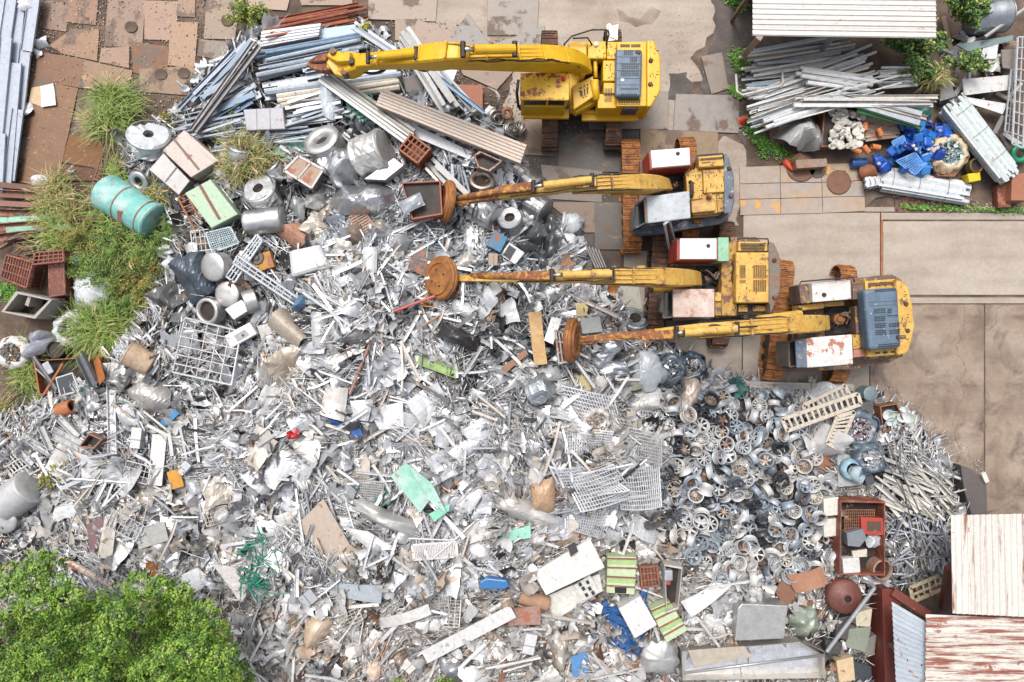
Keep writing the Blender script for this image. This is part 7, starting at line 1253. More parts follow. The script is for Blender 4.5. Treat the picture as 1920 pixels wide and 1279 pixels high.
grid_thing('mesh_tray', 'rusty mesh tray in the red skip', 'tray', [(1584, 956), (1640, 956), (1638, 994), (1584, 996)], 14, 6, .012, (150, 104, 78), 0, 'obj_rusty', .9, parts=False, occ=.9); o_ = bxp('red_crate', 'small red crate in the red skip', 'crate', [(1614, 970), (1656, 972), (1658, 1004), (1616, 1002)], .3, (186, 72, 60), 0, 'obj_rustspot', .75, .01, lm='small red crate'); on_top(o_, 'inside', [(1626, 978), (1652, 978), (1652, 996), (1626, 996)], .01, (100, 76, 60)); bxp('grey_appliance', 'grey open box in the red skip', 'box', [(1588, 1000), (1618, 992), (1626, 1010), (1612, 1026), (1590, 1024)], .5, (140, 146, 152), .2, 'obj_dull', .5, .02); bxp('white_appliance', 'cream white appliance at the skip foot', 'box', [(1580, 1048), (1612, 1046), (1614, 1074), (1582, 1076)], .3, (226, 224, 218), 0, 'obj_dull', .6, .03); bxp('cream_tray', 'cream tray in the middle of the skip', 'tray', [(1598, 1034), (1626, 1030), (1626, 1044), (1600, 1046)], .1, (222, 212, 196), 0, 'obj_rustspot', .8, .01)
crump('torn plastic film in the red skip', 1640, 1014, 16, 12, .15, 0, (200, 206, 210), .1, .8, mat='obj_plastic', name='plastic_film', cat='film'); drum('rusty_barrel', 'rust rimmed open barrel at the skip corner', 1647, 1065, 20, 30, 0, 84, (170, 140, 122), 0, 'obj_rusty', .2, .02, 3, 2, .85, cat='barrel', lm='rust rimmed barrel')
dr = thing('brake_drum', 'large round brown iron drum with centre hole', 'iron drum', S(1588, 1122, .1), lm='round iron drum'); item('plate', None, None, g_lathe([(.13, .62), (.26, .62), (.3, .56), (.5, .55), (.54, .48), (.6, .46), (.63, .3), (.63, 0)], 40), Mat(S(1588, 1122, .75) - Vector((0, 0, .55))), 'obj_dull', (126, 76, 66), .1, parent=dr, smooth=True); item('hole_shade', None, None, g_lathe([(0, .56), (.135, .56)], 20), Mat(S(1588, 1122, .75) - Vector((0, 0, .55))), 'black', parent=dr); occ_disc(1588, 1122, 34)  # black disc paints the shade down the middle of the iron drum
grid_thing('timber_frame', 'cream timber frame leaning by the dark red wall', 'frame', [(1706, 1102), (1764, 1078), (1768, 1104), (1712, 1128)], 4, 1, .04, (206, 190, 160), 0, 'obj_rusty', .8, lm='cream timber frame', flat_=True); bxp('dark_tank', 'dark grey upright plate box at the yard edge', 'box', [(1802, 872), (1820, 878), (1850, 900), (1852, 966), (1822, 966), (1808, 920)], .7, (110, 102, 100), .1, 'obj_rustspot', .02, .03, lm='dark grey plate box'); line_bar('white_post', 'short white post lying at the yard edge', 'post', (1842, 886), (1850, 904), rect(.16, .1), 'obj_dull', (236, 232, 226), 0, abs_z=(.8, .8), occ=0)
pan('copper brown bent box below the wheel rims', [(1474, 1078), (1540, 1062), (1552, 1094), (1492, 1112)], .7, .04, (190, 140, 112), .2, 'obj_rustspot', .15, nf=3, cat='box', lm='copper brown box'); pan('dark copper side flap of the bent box', [(1452, 1108), (1476, 1076), (1494, 1112), (1474, 1142)], .45, .04, (150, 110, 88), .2, 'obj_rustspot', nf=2, cat='flap'); pan('brown flat flap under the copper box', [(1476, 1142), (1512, 1110), (1528, 1132)] + [(1500, 1142)], .3, .03, (130, 96, 78), .1, 'obj_rusty', cat='flap')
for k, (poly, col, w) in enumerate((([(1604, 1150), (1636, 1142), (1632, 1176), (1606, 1174)], (226, 214, 190), 'cream open box'), ([(1590, 1180), (1634, 1176), (1624, 1224), (1586, 1214)], (150, 158, 140), 'green grey circuit board box'), ([(1572, 1160), (1596, 1154), (1590, 1200), (1566, 1196)], (90, 88, 84), 'dark ribbed unit'), ([(1568, 1240), (1600, 1232), (1604, 1276), (1574, 1280)], (222, 196, 156), 'corrugated tan board'), ([(1600, 1240), (1634, 1250), (1636, 1280), (1604, 1280)], (70, 74, 82), 'dark screen unit'), ([(1548, 1200), (1580, 1205), (1576, 1228), (1550, 1226)], (80, 78, 74), 'black motor block'), ([(1620, 1200), (1644, 1190), (1640, 1226), (1618, 1226)], (150, 146, 138), 'grey curved cover'))): bxp('scrap_unit', f'{w} beside the dark red wall', 'scrap unit', poly, .4, col, .05, 'obj_rustspot', .1, .02)
line_bar('curved_rail', 'grey bent rail crossing above the scrap units', 'rail', (1550, 1222), (1640, 1102), circ(.07, 8), 'obj_dull', (170, 174, 178), .3, (.8, .9), wpx=7); crump('green grey torn hood full of offcuts', 1510, 1165, 30, 26, .4, 20, (166, 176, 160), .2, .3, lm='torn hood'); ob, zt = openbox('open_steel_box', 'open grey steel box right of the counter', 'box', [(1506, 1202), (1548, 1222), (1546, 1278), (1502, 1262)], .4, .04, (150, 146, 140), .4, 'obj_metal', .2)
# curly aluminium strips and white offcuts at the far right
G3 = 'pale strips on the right mound'
for k in range(48):
    x, y = rg.uniform(1660, 1790), rg.uniform(880, 965); a = rg.uniform(-50, -18); L = rg.uniform(30, 80); d = (math.cos(math.radians(a)) * L / 2, -math.sin(math.radians(a)) * L / 2)
    if x + d[0] > 1815: continue
    pile_bar((x - d[0], y - d[1]), (x + d[0], y + d[1]), rg.uniform(.08, .16), rg.choice(['strip', 'channel', 'angle']), rg.choice([(226, 222, 212), (206, 204, 198), (190, 186, 176)]), .3, (.25, .45), G3)
for k in range(70):
    x, y = rg.uniform(1668, 1772), rg.uniform(958, 1088); a = rg.uniform(0, 180); L = rg.uniform(16, 46); d = (math.cos(math.radians(a)) * L / 2, -math.sin(math.radians(a)) * L / 2)
    if not occd(x, y): pile_bar((x - d[0], y - d[1]), (x + d[0], y + d[1]), rg.uniform(.04, .08), rg.choice(['tube', 'angle', 'pipe']), rg.choice([(226, 230, 240), (206, 212, 226), (190, 194, 206), (236, 236, 238)]), .4, (rg.uniform(.2, .5), rg.uniform(.2, .5)), 'bluish offcuts on the right mound')
for k in range(40):
    x, y = rg.uniform(1672, 1776), rg.uniform(800, 880); a = rg.uniform(0, 180); L = rg.uniform(14, 40); d = (math.cos(math.radians(a)) * L / 2, -math.sin(math.radians(a)) * L / 2)
    if x + .9 * y < 1700 + .9 * 830 + 10 and not occd(x, y): pile_bar((x - d[0], y - d[1]), (x + d[0], y + d[1]), rg.uniform(.05, .14), rg.choice(['strip', 'channel', 'tube']), rg.choice([(236, 234, 232), (222, 218, 210), (206, 208, 212)]), .2, (.3, .4), 'white offcuts on the right mound')
for a, b in (((1640, 830), (1720, 970)), ((1660, 820), (1736, 985)), ((1690, 905), (1712, 990))): pile_bar(a, b, .05, 'pipe', (120, 114, 110), .3, .9, 'dark rods over the right mound')
# ================================================================ wheel rims
def rim_meshes(k):
    r = random.Random(k); R_ = .272; W = r.choice((.21, .24, .26)); n = (5, 6, 7, 8, 10, 9, 12, 5)[k]
    prof = [(R_ * 1.0, 0), (R_ * 1.0, -.012), (R_ * .93, -.02), (R_ * .91, -.05), (R_ * .84, -.07), (R_ * .84, -W * .6), (R_ * .9, -W * .8), (R_ * .93, -W + .015), (R_ * 1.0, -W + .008), (R_ * 1.0, -W), (R_ * .95, -W - .004), (R_ * .88, -W + .01), (R_ * .86, -W * .75), (R_ * .8, -W * .6), (R_ * .8, -.08), (R_ * .88, -.04), (R_ * .9, -.008), (R_ * .95, .004)]
    v, f = g_lathe(prof, 28, True); bar_ = bpy.data.meshes.new('barrel'); bar_.from_pydata(v, [], f); bar_.polygons.foreach_set('use_smooth', [True] * len(f)); bar_.materials.append(MATS['rim_paint'])
    zf = (-.02, -.03, -.015, -.05, -.025, -.04, -.02, -.06)[k]; gs = [g_lathe([(0, zf + .0), (.03, zf + .004), (.035, zf - .012), (.07, zf - .012), (.085, zf - .03), (.08, zf - .06)], 20)]
    wd_ = (.075, .05, .05, .042, .03, .038, .024, .09)[k]
    for s in range(n):
        a = 2 * math.pi * s / n
        for o in ((-.016, .016) if k in (4, 6) else (0,)):
            pts = [Vector((.07, o, zf - .02)), Vector((.14, o * 1.6, zf - .008)), Vector((R_ * .83, o * 2.4, zf - .035))]; g = g_sweep(pts, rect(wd_ * (.6 if k in (4, 6) else 1), .035), scales=[(1, 1), (.85, 1), (1.15, 1.3)]); gs.append(xf(g, Matrix.Rotation(a, 4, 'Z')))
    for s in range(5):
        a = 2 * math.pi * s / 5; gs.append(xf(g_lathe([(0, zf - .006), (.011, zf - .006), (.011, zf - .02)], 6), Matrix.Translation((.055 * math.cos(a), .055 * math.sin(a), 0))))
    v, f = joing(*gs); sp = bpy.data.meshes.new('spokes'); sp.from_pydata(v, [], f); sp.materials.append(MATS['rim_paint']); return bar_, sp, n
pm('rim_paint', rough=.38, objcol=True, chip=c(150, 118, 98), chip_amt=.08, chip_scale=9, dirt=.28, bump=.05, scale=6)
RM = [rim_meshes(k) for k in range(8)]
RZ = [(1238, 760), (1262, 725), (1330, 726), (1480, 734), (1492, 790), (1522, 836), (1545, 862), (1552, 940), (1565, 1000), (1560, 1070), (1508, 1080), (1440, 1090), (1340, 1092), (1290, 1036), (1228, 1000), (1236, 930), (1246, 860)]
def inpoly(x, y, pl):
    s = False
    for k in range(len(pl)):
        (ax, ay), (bx, by) = pl[k], pl[(k + 1) % len(pl)]
        if (ay > y) != (by > y) and x < (bx - ax) * (y - ay) / (by - ay + 1e-9) + ax: s = not s
    return s
LM += [(1520, 800, 'cream frames'), (1240, 820, 'white foamy edge'), (1380, 1100, 'white machine parts'), (1560, 1010, 'cream boxes')]
rimsp = []; rr_ = random.Random(21)
for t in range(9000):
    x, y = rr_.uniform(1225, 1570), rr_.uniform(715, 1095)
    if inpoly(x, y, RZ) and not occd(x, y) and all((x - a) ** 2 + (y - b) ** 2 > 17. ** 2 for a, b, _ in rimsp): rimsp.append((x, y, 0))
rimsp += [(1504, 858, 0), (1530, 860, 0), (1514, 895, 0), (1550, 906, 0), (1494, 838, 0)]
for i, (x, y, _) in enumerate(rimsp[-298:]):
    k = rr_.randrange(8); tl = rr_.random(); up = rr_.random() < .45; lay = rr_.choice((.2, .32, .44)); big = rr_.uniform(.88, 1.1)
    col = rr_.choice([((214, 218, 222), 'silver'), ((214, 218, 222), 'silver'), ((234, 234, 234), 'white'), ((232, 230, 226), 'white'), ((196, 204, 212), 'grey'), ((226, 228, 230), 'silver'), ((170, 182, 194), 'blue grey'), ((108, 114, 122), 'dark grey'), ((66, 70, 76), 'charcoal'), ((228, 220, 210), 'cream')]); inner = col[0]
    if not up and rr_.random() < .42 or rr_.random() < .1: inner = rr_.choice([(196, 176, 158), (176, 156, 140), (208, 186, 166), (150, 116, 100)])
    tilt = (rr_.uniform(-34, 34), rr_.uniform(-34, 34)) if tl < .76 else (rr_.uniform(60, 90) * rr_.choice((-1, 1)), rr_.uniform(-20, 20))
    if i >= min(298, len(rimsp)) - 5: lay, up, tilt = .22, True, (0, 0)
    p = S(x, y, lay); M = Mat(p, rr_.uniform(0, 360)) @ Euler((math.radians(tilt[0] + (0 if up else 180)), math.radians(tilt[1]), 0)).to_matrix().to_4x4() @ Matrix.Scale(big, 4)
    pose = 'standing on edge' if abs(tilt[0]) > 55 else 'face up' if up else 'face down'
    b_, s_, n = RM[k]; inn = ' with brown spokes' if inner != col[0] else ''
    o = inst('wheel_rim', b_, M, None, c4(c(*col[0]), .15)); WLOC[o.name] = p; tag(o, auto(f'{col[1]} {n}-spoke rim {pose}{inn}', x, y, ('larger' if big > 1 else 'smaller',)), 'wheel rim', 'wheel rims in the pile')
    q = bpy.data.objects.new('spokes', s_); COL.objects.link(q); q.parent = o; q.color = c4(c(*inner), .15)
occ_poly(RZ, .97)
# the rims deeper in the pile, past the three hundred on top; depth shade put into their darker colours
gv, gf, gc = [], [], []; lowv = np.array(g_lathe([(.245, 0), (.21, -.03), (.2, -.14), (.245, -.22), (.2, -.2), (.18, -.1), (.2, -.02)], 20, True)[0]); lowf = np.array(g_lathe([(.245, 0), (.21, -.03), (.2, -.14), (.245, -.22), (.2, -.2), (.18, -.1), (.2, -.02)], 20, True)[1]); nb_ = 0
for k in range(420):
    x, y = rr_.uniform(1225, 1570), rr_.uniform(715, 1095)
    if not inpoly(x, y, RZ): continue
    M = Mat(S(x, y, rr_.uniform(0, .1)), rr_.uniform(0, 360), rr_.uniform(-40, 40) + rr_.choice((0, 0, 80)), rr_.uniform(-40, 40)); A = np.array(M); gv.append(lowv @ A[:3, :3].T + A[:3, 3]); gf.append(lowf + nb_); nb_ += len(lowv); gc.append(np.tile(np.array(c4(c(*rr_.choice([(150, 154, 160), (170, 170, 170), (110, 118, 128), (76, 80, 86), (150, 126, 108)])), .15)), (len(lowv), 1)))
o = bpy.data.objects.new('buried_rims', fast_mesh('buried_rims', np.concatenate(gv), np.concatenate(gf), np.concatenate(gc), 'scrap_attr', True)); COL.objects.link(o); tag(o, 'wheel rims deeper in the pile under the upper ones', 'wheel rims', kind='stuff')

# ================================================================ random scrap: individuals that show largest, then the mass
NEW_LM = [(330, 800, 'lower left sheets'), (440, 880, 'folded foil ridge'), (300, 900, 'orange scrap pocket'), (860, 1000, 'white vent grille'), (700, 1010, 'bent white tray')]
grid_thing('vent_grille', 'white louvred vent grille in the lower centre', 'grille', [(772, 1022), (856, 1016), (858, 1044), (776, 1050)], 26, 0, .02, (240, 236, 232), .1, dz=.6, lm='white vent grille', flat_=True); pan('bent white tray left of the white vent grille', [(640, 985), (690, 996), (744, 1030), (690, 1028)], .5, .04, (240, 238, 236), .2, bend=.1, nf=4, lm='bent white tray', cat='tray')
pan('orange torn plastic cover in the lower left heap', [(312, 886), (336, 878), (344, 912), (322, 918)], .5, .06, (228, 160, 60), 0, nf=3, lm='orange torn cover', cat='cover'); pan('small blue tinted sheet in the left heap', [(300, 792), (330, 766), (336, 776), (308, 802)], .5, .04, (70, 150, 206), 0, lm='blue tinted sheet', cat='sheet'); pan('dark red scratched panel in the lower left', [(162, 985), (192, 966), (196, 1030), (168, 1036)], .5, .04, (140, 110, 112), .1, lm='dark red panel', cat='panel')
pan('plain grey flat sheet in the lower left', [(250, 992), (310, 978), (318, 1012), (262, 1030)], .5, .04, (196, 194, 190), .3, lm='plain grey sheet', cat='sheet', nf=2); grid_thing('shelf_slats', 'white slatted shelf strip beside the dark red panel', 'shelf', [(200, 968), (218, 965), (208, 1044), (186, 1044)], 6, 0, .03, (226, 218, 206), .1, dz=.6, lm='white slatted shelf', flat_=True); line_bar('long_tube', 'long pale tube pointing at the tree', 'tube', (110, 1045), (212, 1098), circ(.11, 10), 'obj_rusty', (222, 206, 194), .1, (.5, .35), lm='long pale tube', wpx=12)
line_bar('white_strip', 'tall white strip in the left centre', 'strip', (300, 815), (290, 910), rect(.5, .04), 'obj_dull', (240, 238, 236), .1, (.6, .6), lm='tall white strip', wpx=26); pan('white square sheet beside the tree crown', [(340, 1078), (370, 1064), (400, 1090), (356, 1116)], .5, .03, (240, 240, 242), .1, lm='white square sheet', cat='sheet'); crump('folded silver hood sheet in the left heap', 282, 745, 42, 34, .4, 20, (220, 214, 208), .6, .4, lm='silver hood sheet', nf=5); pan('blue grey vented rail in the lower centre', [(620, 1092), (718, 1098), (714, 1132), (622, 1116)], .5, .06, (186, 194, 200), .4, lm='vented rail', cat='rail', bend=.05)
crump('rolled silver sheet left of the mint green panel', 711, 965, 82, 15, .3, -22, (206, 204, 200), .5, .5, name='rolled_sheet', lm='rolled silver sheet', n=16, rnd=False, nf=5); pan('white tall cabinet door in the lower left centre', [(400, 1056), (440, 1062), (480, 1130), (446, 1124)], .5, .04, (236, 230, 226), .1, lm='white cabinet door', cat='door', nf=3)
crump('tan dished cowl in the lower heap', 596, 1182, 30, 26, .35, 20, (222, 198, 172), .05, .35, name='fan_cowl', lm='tan dished cowl', cat='cowl', nf=5); pan('blue and white signboard scrap at the bottom', [(1070, 1232), (1100, 1222), (1104, 1262), (1074, 1270)], .5, .03, (96, 150, 206), .1, cat='signboard', lm='blue signboard scrap')
PALS = {
 'main': ([((242, 243, 246), .35), ((224, 226, 230), .35), ((240, 240, 240), .15), ((206, 208, 214), .35), ((236, 232, 226), .2), ((224, 214, 202), .2), ((206, 186, 166), .1), ((180, 182, 186), .35), ((120, 118, 118), .4), ((180, 136, 108), .05), ((66, 64, 66), .2), ((96, 160, 150), .0), ((210, 140, 70), 0)], [24, 21, 19, 12, 14, 10, 3.5, 8, 6, 1.3, 5, .3, .45]),
 'foil': ([((236, 240, 246), .35), ((206, 212, 218), .35), ((170, 176, 182), .35), ((120, 124, 130), .6), ((236, 236, 238), .3), ((80, 80, 84), .3), ((190, 150, 120), .1)], [20, 14, 9, 4, 8, 3, 1]),
 'dark': ([((236, 238, 240), .35), ((200, 202, 204), .35), ((130, 130, 130), .35), ((70, 70, 70), .3), ((46, 46, 48), .2), ((90, 100, 84), .1), ((180, 150, 126), .1)], [22, 18, 8, 3.5, 2.5, 1.2, 3]),
 'warm': ([((236, 234, 232), .35), ((222, 216, 208), .4), ((216, 214, 212), .35), ((206, 180, 156), .1), ((170, 126, 98), .05), ((140, 96, 76), .0), ((110, 104, 100), .3), ((240, 240, 240), .1)], [19, 16, 15, 7, 3.5, 2, 5, 12]),
 'white': ([((236, 236, 238), .3), ((222, 222, 224), .6), ((216, 218, 220), .35), ((226, 216, 202), .1), ((170, 170, 172), .6), ((110, 106, 104), .2)], [12, 12, 8, 6, 4, 3])}
def zone(x, y):
    if x > 1560: return 'white'
    if x > 860 and y < 520: return 'foil'
    if 840 < x < 1070 and 520 < y < 760: return 'dark'
    if x < 600 and y < 640: return 'dark'
    if y < 470: return 'foil'
    if y > 1120 or (x > 1000 and y > 1000): return 'warm'
    return 'main'
ZI = {z: (np.array([c(*q[0]) + (q[1],) for q in p]), np.array(w) / sum(w)) for z, (p, w) in PALS.items()}
MZ = [(330, 600), (520, 470), (760, 430), (900, 330), (1010, 400), (1085, 470), (1180, 560), (1230, 640), (1240, 720), (1240, 1010), (1300, 1060), (1450, 1110), (1440, 1280), (480, 1280), (400, 1080), (240, 1060), (120, 1010), (40, 860), (60, 800), (200, 800), (260, 700)]
ind = random.Random(5)
OF = 6.5 * vnoise(3.1, 31) + 2. * vnoise(1.2, 32); MS = vnoise(1.5, 33) + .5 * vnoise(.7, 34)   # lie of the bars, and where sheets or bars gather
def spot(rad, tries=60, pl=MZ):
    for _ in range(tries):
        x, y = ind.uniform(20, 1560), ind.uniform(330, 1279)
        if inpoly(x, y, pl) and not occd(x, y) and not occd(x + rad, y) and not occd(x - rad, y) and not occd(x, y + rad) and not occd(x, y - rad): return x, y
    return None
wk = random.Random(77)
NWZ = [(480, 440), (560, 400), (760, 450), (900, 430), (1000, 480), (1090, 500), (1080, 560), (700, 540), (640, 500), (520, 540), (420, 620), (340, 600), (330, 440), (430, 430)]; BRZ = [(1050, 1170), (1440, 1110), (1440, 1280), (560, 1279), (500, 1150), (760, 1060), (960, 1060)]; LFZ = [(230, 740), (420, 740), (480, 900), (420, 1040), (260, 1040), (110, 990), (230, 880)]
for k in range(64):
    s = spot(13, 80, (NWZ, BRZ, LFZ)[k % 3])
    if not s: continue
    x, y = s; kind = wk.choice(('drum', 'box', 'crump', 'crump', 'frame', 'can')); col = wk.choice([(226, 226, 228), (206, 210, 214), (232, 228, 220), (216, 206, 192), (186, 190, 196), (170, 150, 134)])
    if kind in ('drum', 'can'): r_ = wk.uniform(11, 19) if kind == 'drum' else wk.uniform(6, 10); drum('crushed_' + kind, auto(f'crushed {cname(col)} {kind}', x, y), x, y, r_, r_ * wk.uniform(1.2, 2.2), wk.uniform(0, 360), wk.uniform(0, 60), col, .4, dent=wk.uniform(.12, .25), seed=k, cat=kind, group='crushed vessels in the heap', dz=.1, ends=False)
    elif kind == 'box': q = R(x, y, wk.uniform(18, 40), wk.uniform(14, 28), wk.uniform(0, 180)); b = bxp('bent_box', auto(f'battered {cname(col)} metal box', x, y), 'box', q, wk.uniform(.2, .45), col, .2, 'obj_rustspot', .25, .02, group='battered boxes'); cx, cy = cen(q); on_top(b, 'seam', [(q[0][0] * .6 + q[1][0] * .4, q[0][1] * .6 + q[1][1] * .4), (q[0][0] * .55 + q[1][0] * .45, q[0][1] * .55 + q[1][1] * .45), (q[3][0] * .55 + q[2][0] * .45, q[3][1] * .55 + q[2][1] * .45), (q[3][0] * .6 + q[2][0] * .4, q[3][1] * .6 + q[2][1] * .4)], .012, shade(col, -60))
    elif kind == 'frame': grid_thing('wire_lattice', auto(f'{cname(col)} wire lattice', x, y), 'lattice', R(x, y, wk.uniform(40, 70), wk.uniform(24, 40), wk.uniform(0, 180)), wk.randint(4, 9), wk.randint(1, 3), .014, col, .3, dz=.45, dzc=tuple(wk.uniform(-.15, .2) for _ in range(4)), occ=.15, group='wire frames in the heap')
    else: r_ = wk.uniform(18, 32); crump(auto(f'big {wk.choice(("crumpled", "folded", "buckled", "rumpled"))} {cname(col)} sheet', x, y), x, y, r_, r_ * wk.uniform(.5, .9), wk.uniform(.06, .2), wk.uniform(0, 180), col, .4, .3, n=16, nf=14, group='big crumpled sheets', rnd=k % 2 == 0)
SHP = ['crumpled', 'folded', 'creased', 'torn', 'dented', 'twisted', 'buckled', 'curled']
sheets = []
for k in range(26):
    v, f = g_crumple(.42, .42 * ind.uniform(.45, .9), ind.uniform(.01, .06), 300 + k, 7, k % 4 == 0, .4, ind.randint(3, 7)); me = bpy.data.meshes.new('scrap_sheet'); me.from_pydata(v, [], f); me.materials.append(MATS['obj_metal']); sheets.append(me)
def bent(kind, L, w, seed):
    r = random.Random(seed); n = 7; b1, b2, k_ = r.uniform(-.018, .018), r.uniform(-.03, .03), r.choice((0, 0, 0, 0, .15)); kp = r.uniform(.3, .7)
    pts = [Vector(((t - .5) * L, b1 * L * (4 * (t - .5) ** 2) + (k_ * L * max(0, t - kp)), b2 * L * math.sin(3.1 * t))) for t in [i / n for i in range(n + 1)]]
    return g_sweep(pts, SECS[kind](w))
barsm = []
for k in range(30):
    kind = ['strip', 'channel', 'angle', 'tube', 'pipe'][k % 5]; v, f = bent(kind, 1., (.08, .08, .07, .05, .05)[k % 5] * ind.uniform(.7, 1.3), 500 + k); me = bpy.data.meshes.new('scrap_' + kind); me.from_pydata(v, [], f); me.materials.append(MATS['obj_metal']); barsm.append((kind, me))
def colour(x, y):
    p, w = PALS[zone(x, y)]; w = [a * (.35 if q[0][0] - q[0][2] > 24 else .3 if q[0][0] < 100 else 1) for q, a in zip(p, w)]; return ind.choices(p, w)[0]
for k in range(330):
    rad = ind.choice((30, 25, 21, 17, 14, 12)); s = spot(rad * .7)
    if not s: continue
    x, y = s; col, met = colour(x, y); i = ind.randrange(26); sc = rad / 50 / .42 * ind.uniform(.9, 1.15)
    o = inst('scrap_sheet', sheets[i], Mat(S(x, y, ind.uniform(.25, .35)), ind.uniform(0, 360), ind.uniform(-24, 24), ind.uniform(-24, 24), sc), None, cm(c(*col), met))
    if k < 295:
        tag(o, auto(f'{("large" if rad > 22 else "mid-sized" if rad > 15 else "small")} {SHP[i % 8]} {cname(col)} sheet', x, y), 'scrap sheet', 'loose scrap sheets')
        occ_disc(x, y, rad * .55)
    else: bpy.data.objects.remove(o)
for k in range(300):
    L = ind.choice((1.9, 1.5, 1.2, 1.0, .9, .8)); s = spot(5)
    if not s: continue
    x, y = s; col, met = colour(x, y); i = ind.randrange(30); w0 = P(x, y, 2); rz = math.degrees(OF[int((w0.y - GY0) / GS), int((w0.x - GX0) / GS)] + ind.gauss(0, .5)) % 180; kind, me = barsm[i]
    a = math.radians(rz); o = inst('scrap_' + kind, me, Mat(S(x, y, ind.uniform(.4, .65)), rz, ind.uniform(-10, 10), ind.uniform(-9, 9)) @ Matrix.Diagonal((L, ind.uniform(.8, 1.5), ind.uniform(.8, 1.4), 1)), None, cm(c(*col), met))
    tag(o, auto(f'bent {cname(col)} {kind} {orient((0, 0), (math.cos(a), -math.sin(a)))}', x, y, ('long',) if L > 1.1 else ('short',)), kind, 'loose scrap bars')
LM[:] = LM

# --- the mass of small scrap, one object
DENS = np.ones((340, 500)); _o = OCC.copy()
for pl, d in (([(225, 240), (330, 200), (560, 300), (640, 480), (420, 640), (270, 660), (240, 560)], .3), ([(300, 230), (480, 20), (720, 30), (990, 260), (980, 320), (860, 300), (600, 250), (400, 270)], .22), ([(1560, 720), (1830, 840), (1820, 1110), (1640, 1110), (1640, 930)], .3), ([(1430, 1090), (1660, 1090), (1660, 1290), (1430, 1290)], .4)):
    OCC[:] = False; occ_poly(pl, 1.); DENS[OCC] = d
OCC[:] = _o
def sample(n, pad=.15, bias=0.):
    out = []
    while len(out) < n:
        X = rng.uniform(GX0, 17.5, n * 3); Y = rng.uniform(-13.6, 13, n * 3)
        i = ((X - GX0) / GS).astype(int); j = ((Y - GY0) / GS).astype(int); ok = SD[j, i] > pad; X, Y, i, j = X[ok], Y[ok], i[ok], j[ok]; Z = np.maximum(HF[j, i], 0)
        kk = HC / (HC - Z - .2) * 50; px = 960 + X * kk; py = 639.5 - Y * kk; ci = np.clip((px // 4).astype(int), 0, 499); cj = np.clip((py // 4).astype(int), 0, 339)
        ok = (~OCC[cj, ci]) & (rng.random(len(X)) < np.clip(.5 + bias * MS[j, i], .04, 1) * DENS[cj, ci]) & (px > -30) & (px < 1950) & (py < 1310); out += list(zip(X[ok], Y[ok], Z[ok], px[ok], py[ok]))
    return np.array(out[:n])
def rotm(a, b, cc):
    ca, sa, cb, sb, cg, sg = np.cos(a), np.sin(a), np.cos(b), np.sin(b), np.cos(cc), np.sin(cc)
    return np.stack([np.stack([ca * cb, ca * sb * sg - sa * cg, ca * sb * cg + sa * sg], -1), np.stack([sa * cb, sa * sb * sg + ca * cg, sa * sb * cg - ca * sg], -1), np.stack([-sb, cb * sg, cb * cg], -1)], -2)
AV, AF, AC = [], [], []; vbase = 0
def push(V, F, pts, lift, cols=None):
    """V (N,v,3) local pieces, F (f,4) faces"""
    global vbase
    N, nv, _ = V.shape; W = V + pts[:, None, :3]; W[:, :, 2] += lift[:, None]; AV.append(W.reshape(-1, 3)); AF.append((F[None] + (np.arange(N) * nv)[:, None, None] + vbase).reshape(-1, 4)); vbase += N * nv
    if cols is None:
        cols = np.zeros((N, 4))
        zz = np.array([zone(x, y) for x, y in pts[:, 3:5]])
        for z, (p, w) in ZI.items():
            m = zz == z
            if m.any(): cols[m] = p[rng.choice(len(p), m.sum(), p=w)]
        cols[:, :3] = np.minimum(.93, cols[:, :3] * rng.uniform(.6, 1.08, (N, 1)) * (1 + .2 * np.minimum(1, cols[:, 3:] * 1.6)))
    AC.append(np.repeat(cols, nv, 0))
def pieces_strip(n, L0, L1, w0, w1, t, pitch, lift, seg=3, bend=.35, bias=-1.6, spread=.5):
    pts = sample(n, .15, bias); L = rng.uniform(L0, L1, n); w = rng.uniform(w0, w1, n); T = np.linspace(-.5, .5, seg + 1); b = rng.uniform(-bend, bend, n); b2 = rng.uniform(-bend, bend, n) * .6
    V = np.zeros((n, (seg + 1) * 4, 3))
    for i, tt in enumerate(T):
        for k, (sy, sz) in enumerate(((-1, -1), (1, -1), (1, 1), (-1, 1))):
            V[:, i * 4 + k, 0] = tt * L; V[:, i * 4 + k, 1] = sy * w / 2 + b * L * (tt * tt * 4 - .5) * .5; V[:, i * 4 + k, 2] = sz * t / 2 + b2 * L * (tt * tt * 4 - .5) * .4
    F = [(i * 4 + k, i * 4 + (k + 1) % 4, i * 4 + 4 + (k + 1) % 4, i * 4 + 4 + k) for i in range(seg) for k in range(4)] + [(0, 3, 2, 1), (seg * 4, seg * 4 + 1, seg * 4 + 2, seg * 4 + 3)]
    jj = ((pts[:, 1] - GY0) / GS).astype(int); ii = ((pts[:, 0] - GX0) / GS).astype(int)
    Rm = rotm(OF[jj, ii] + rng.normal(0, spread, n), rng.normal(0, pitch, n), rng.normal(0, pitch * 1.6, n)); V = np.einsum('nij,nvj->nvi', Rm, V); push(V, np.array(F), pts, rng.uniform(*lift, n))
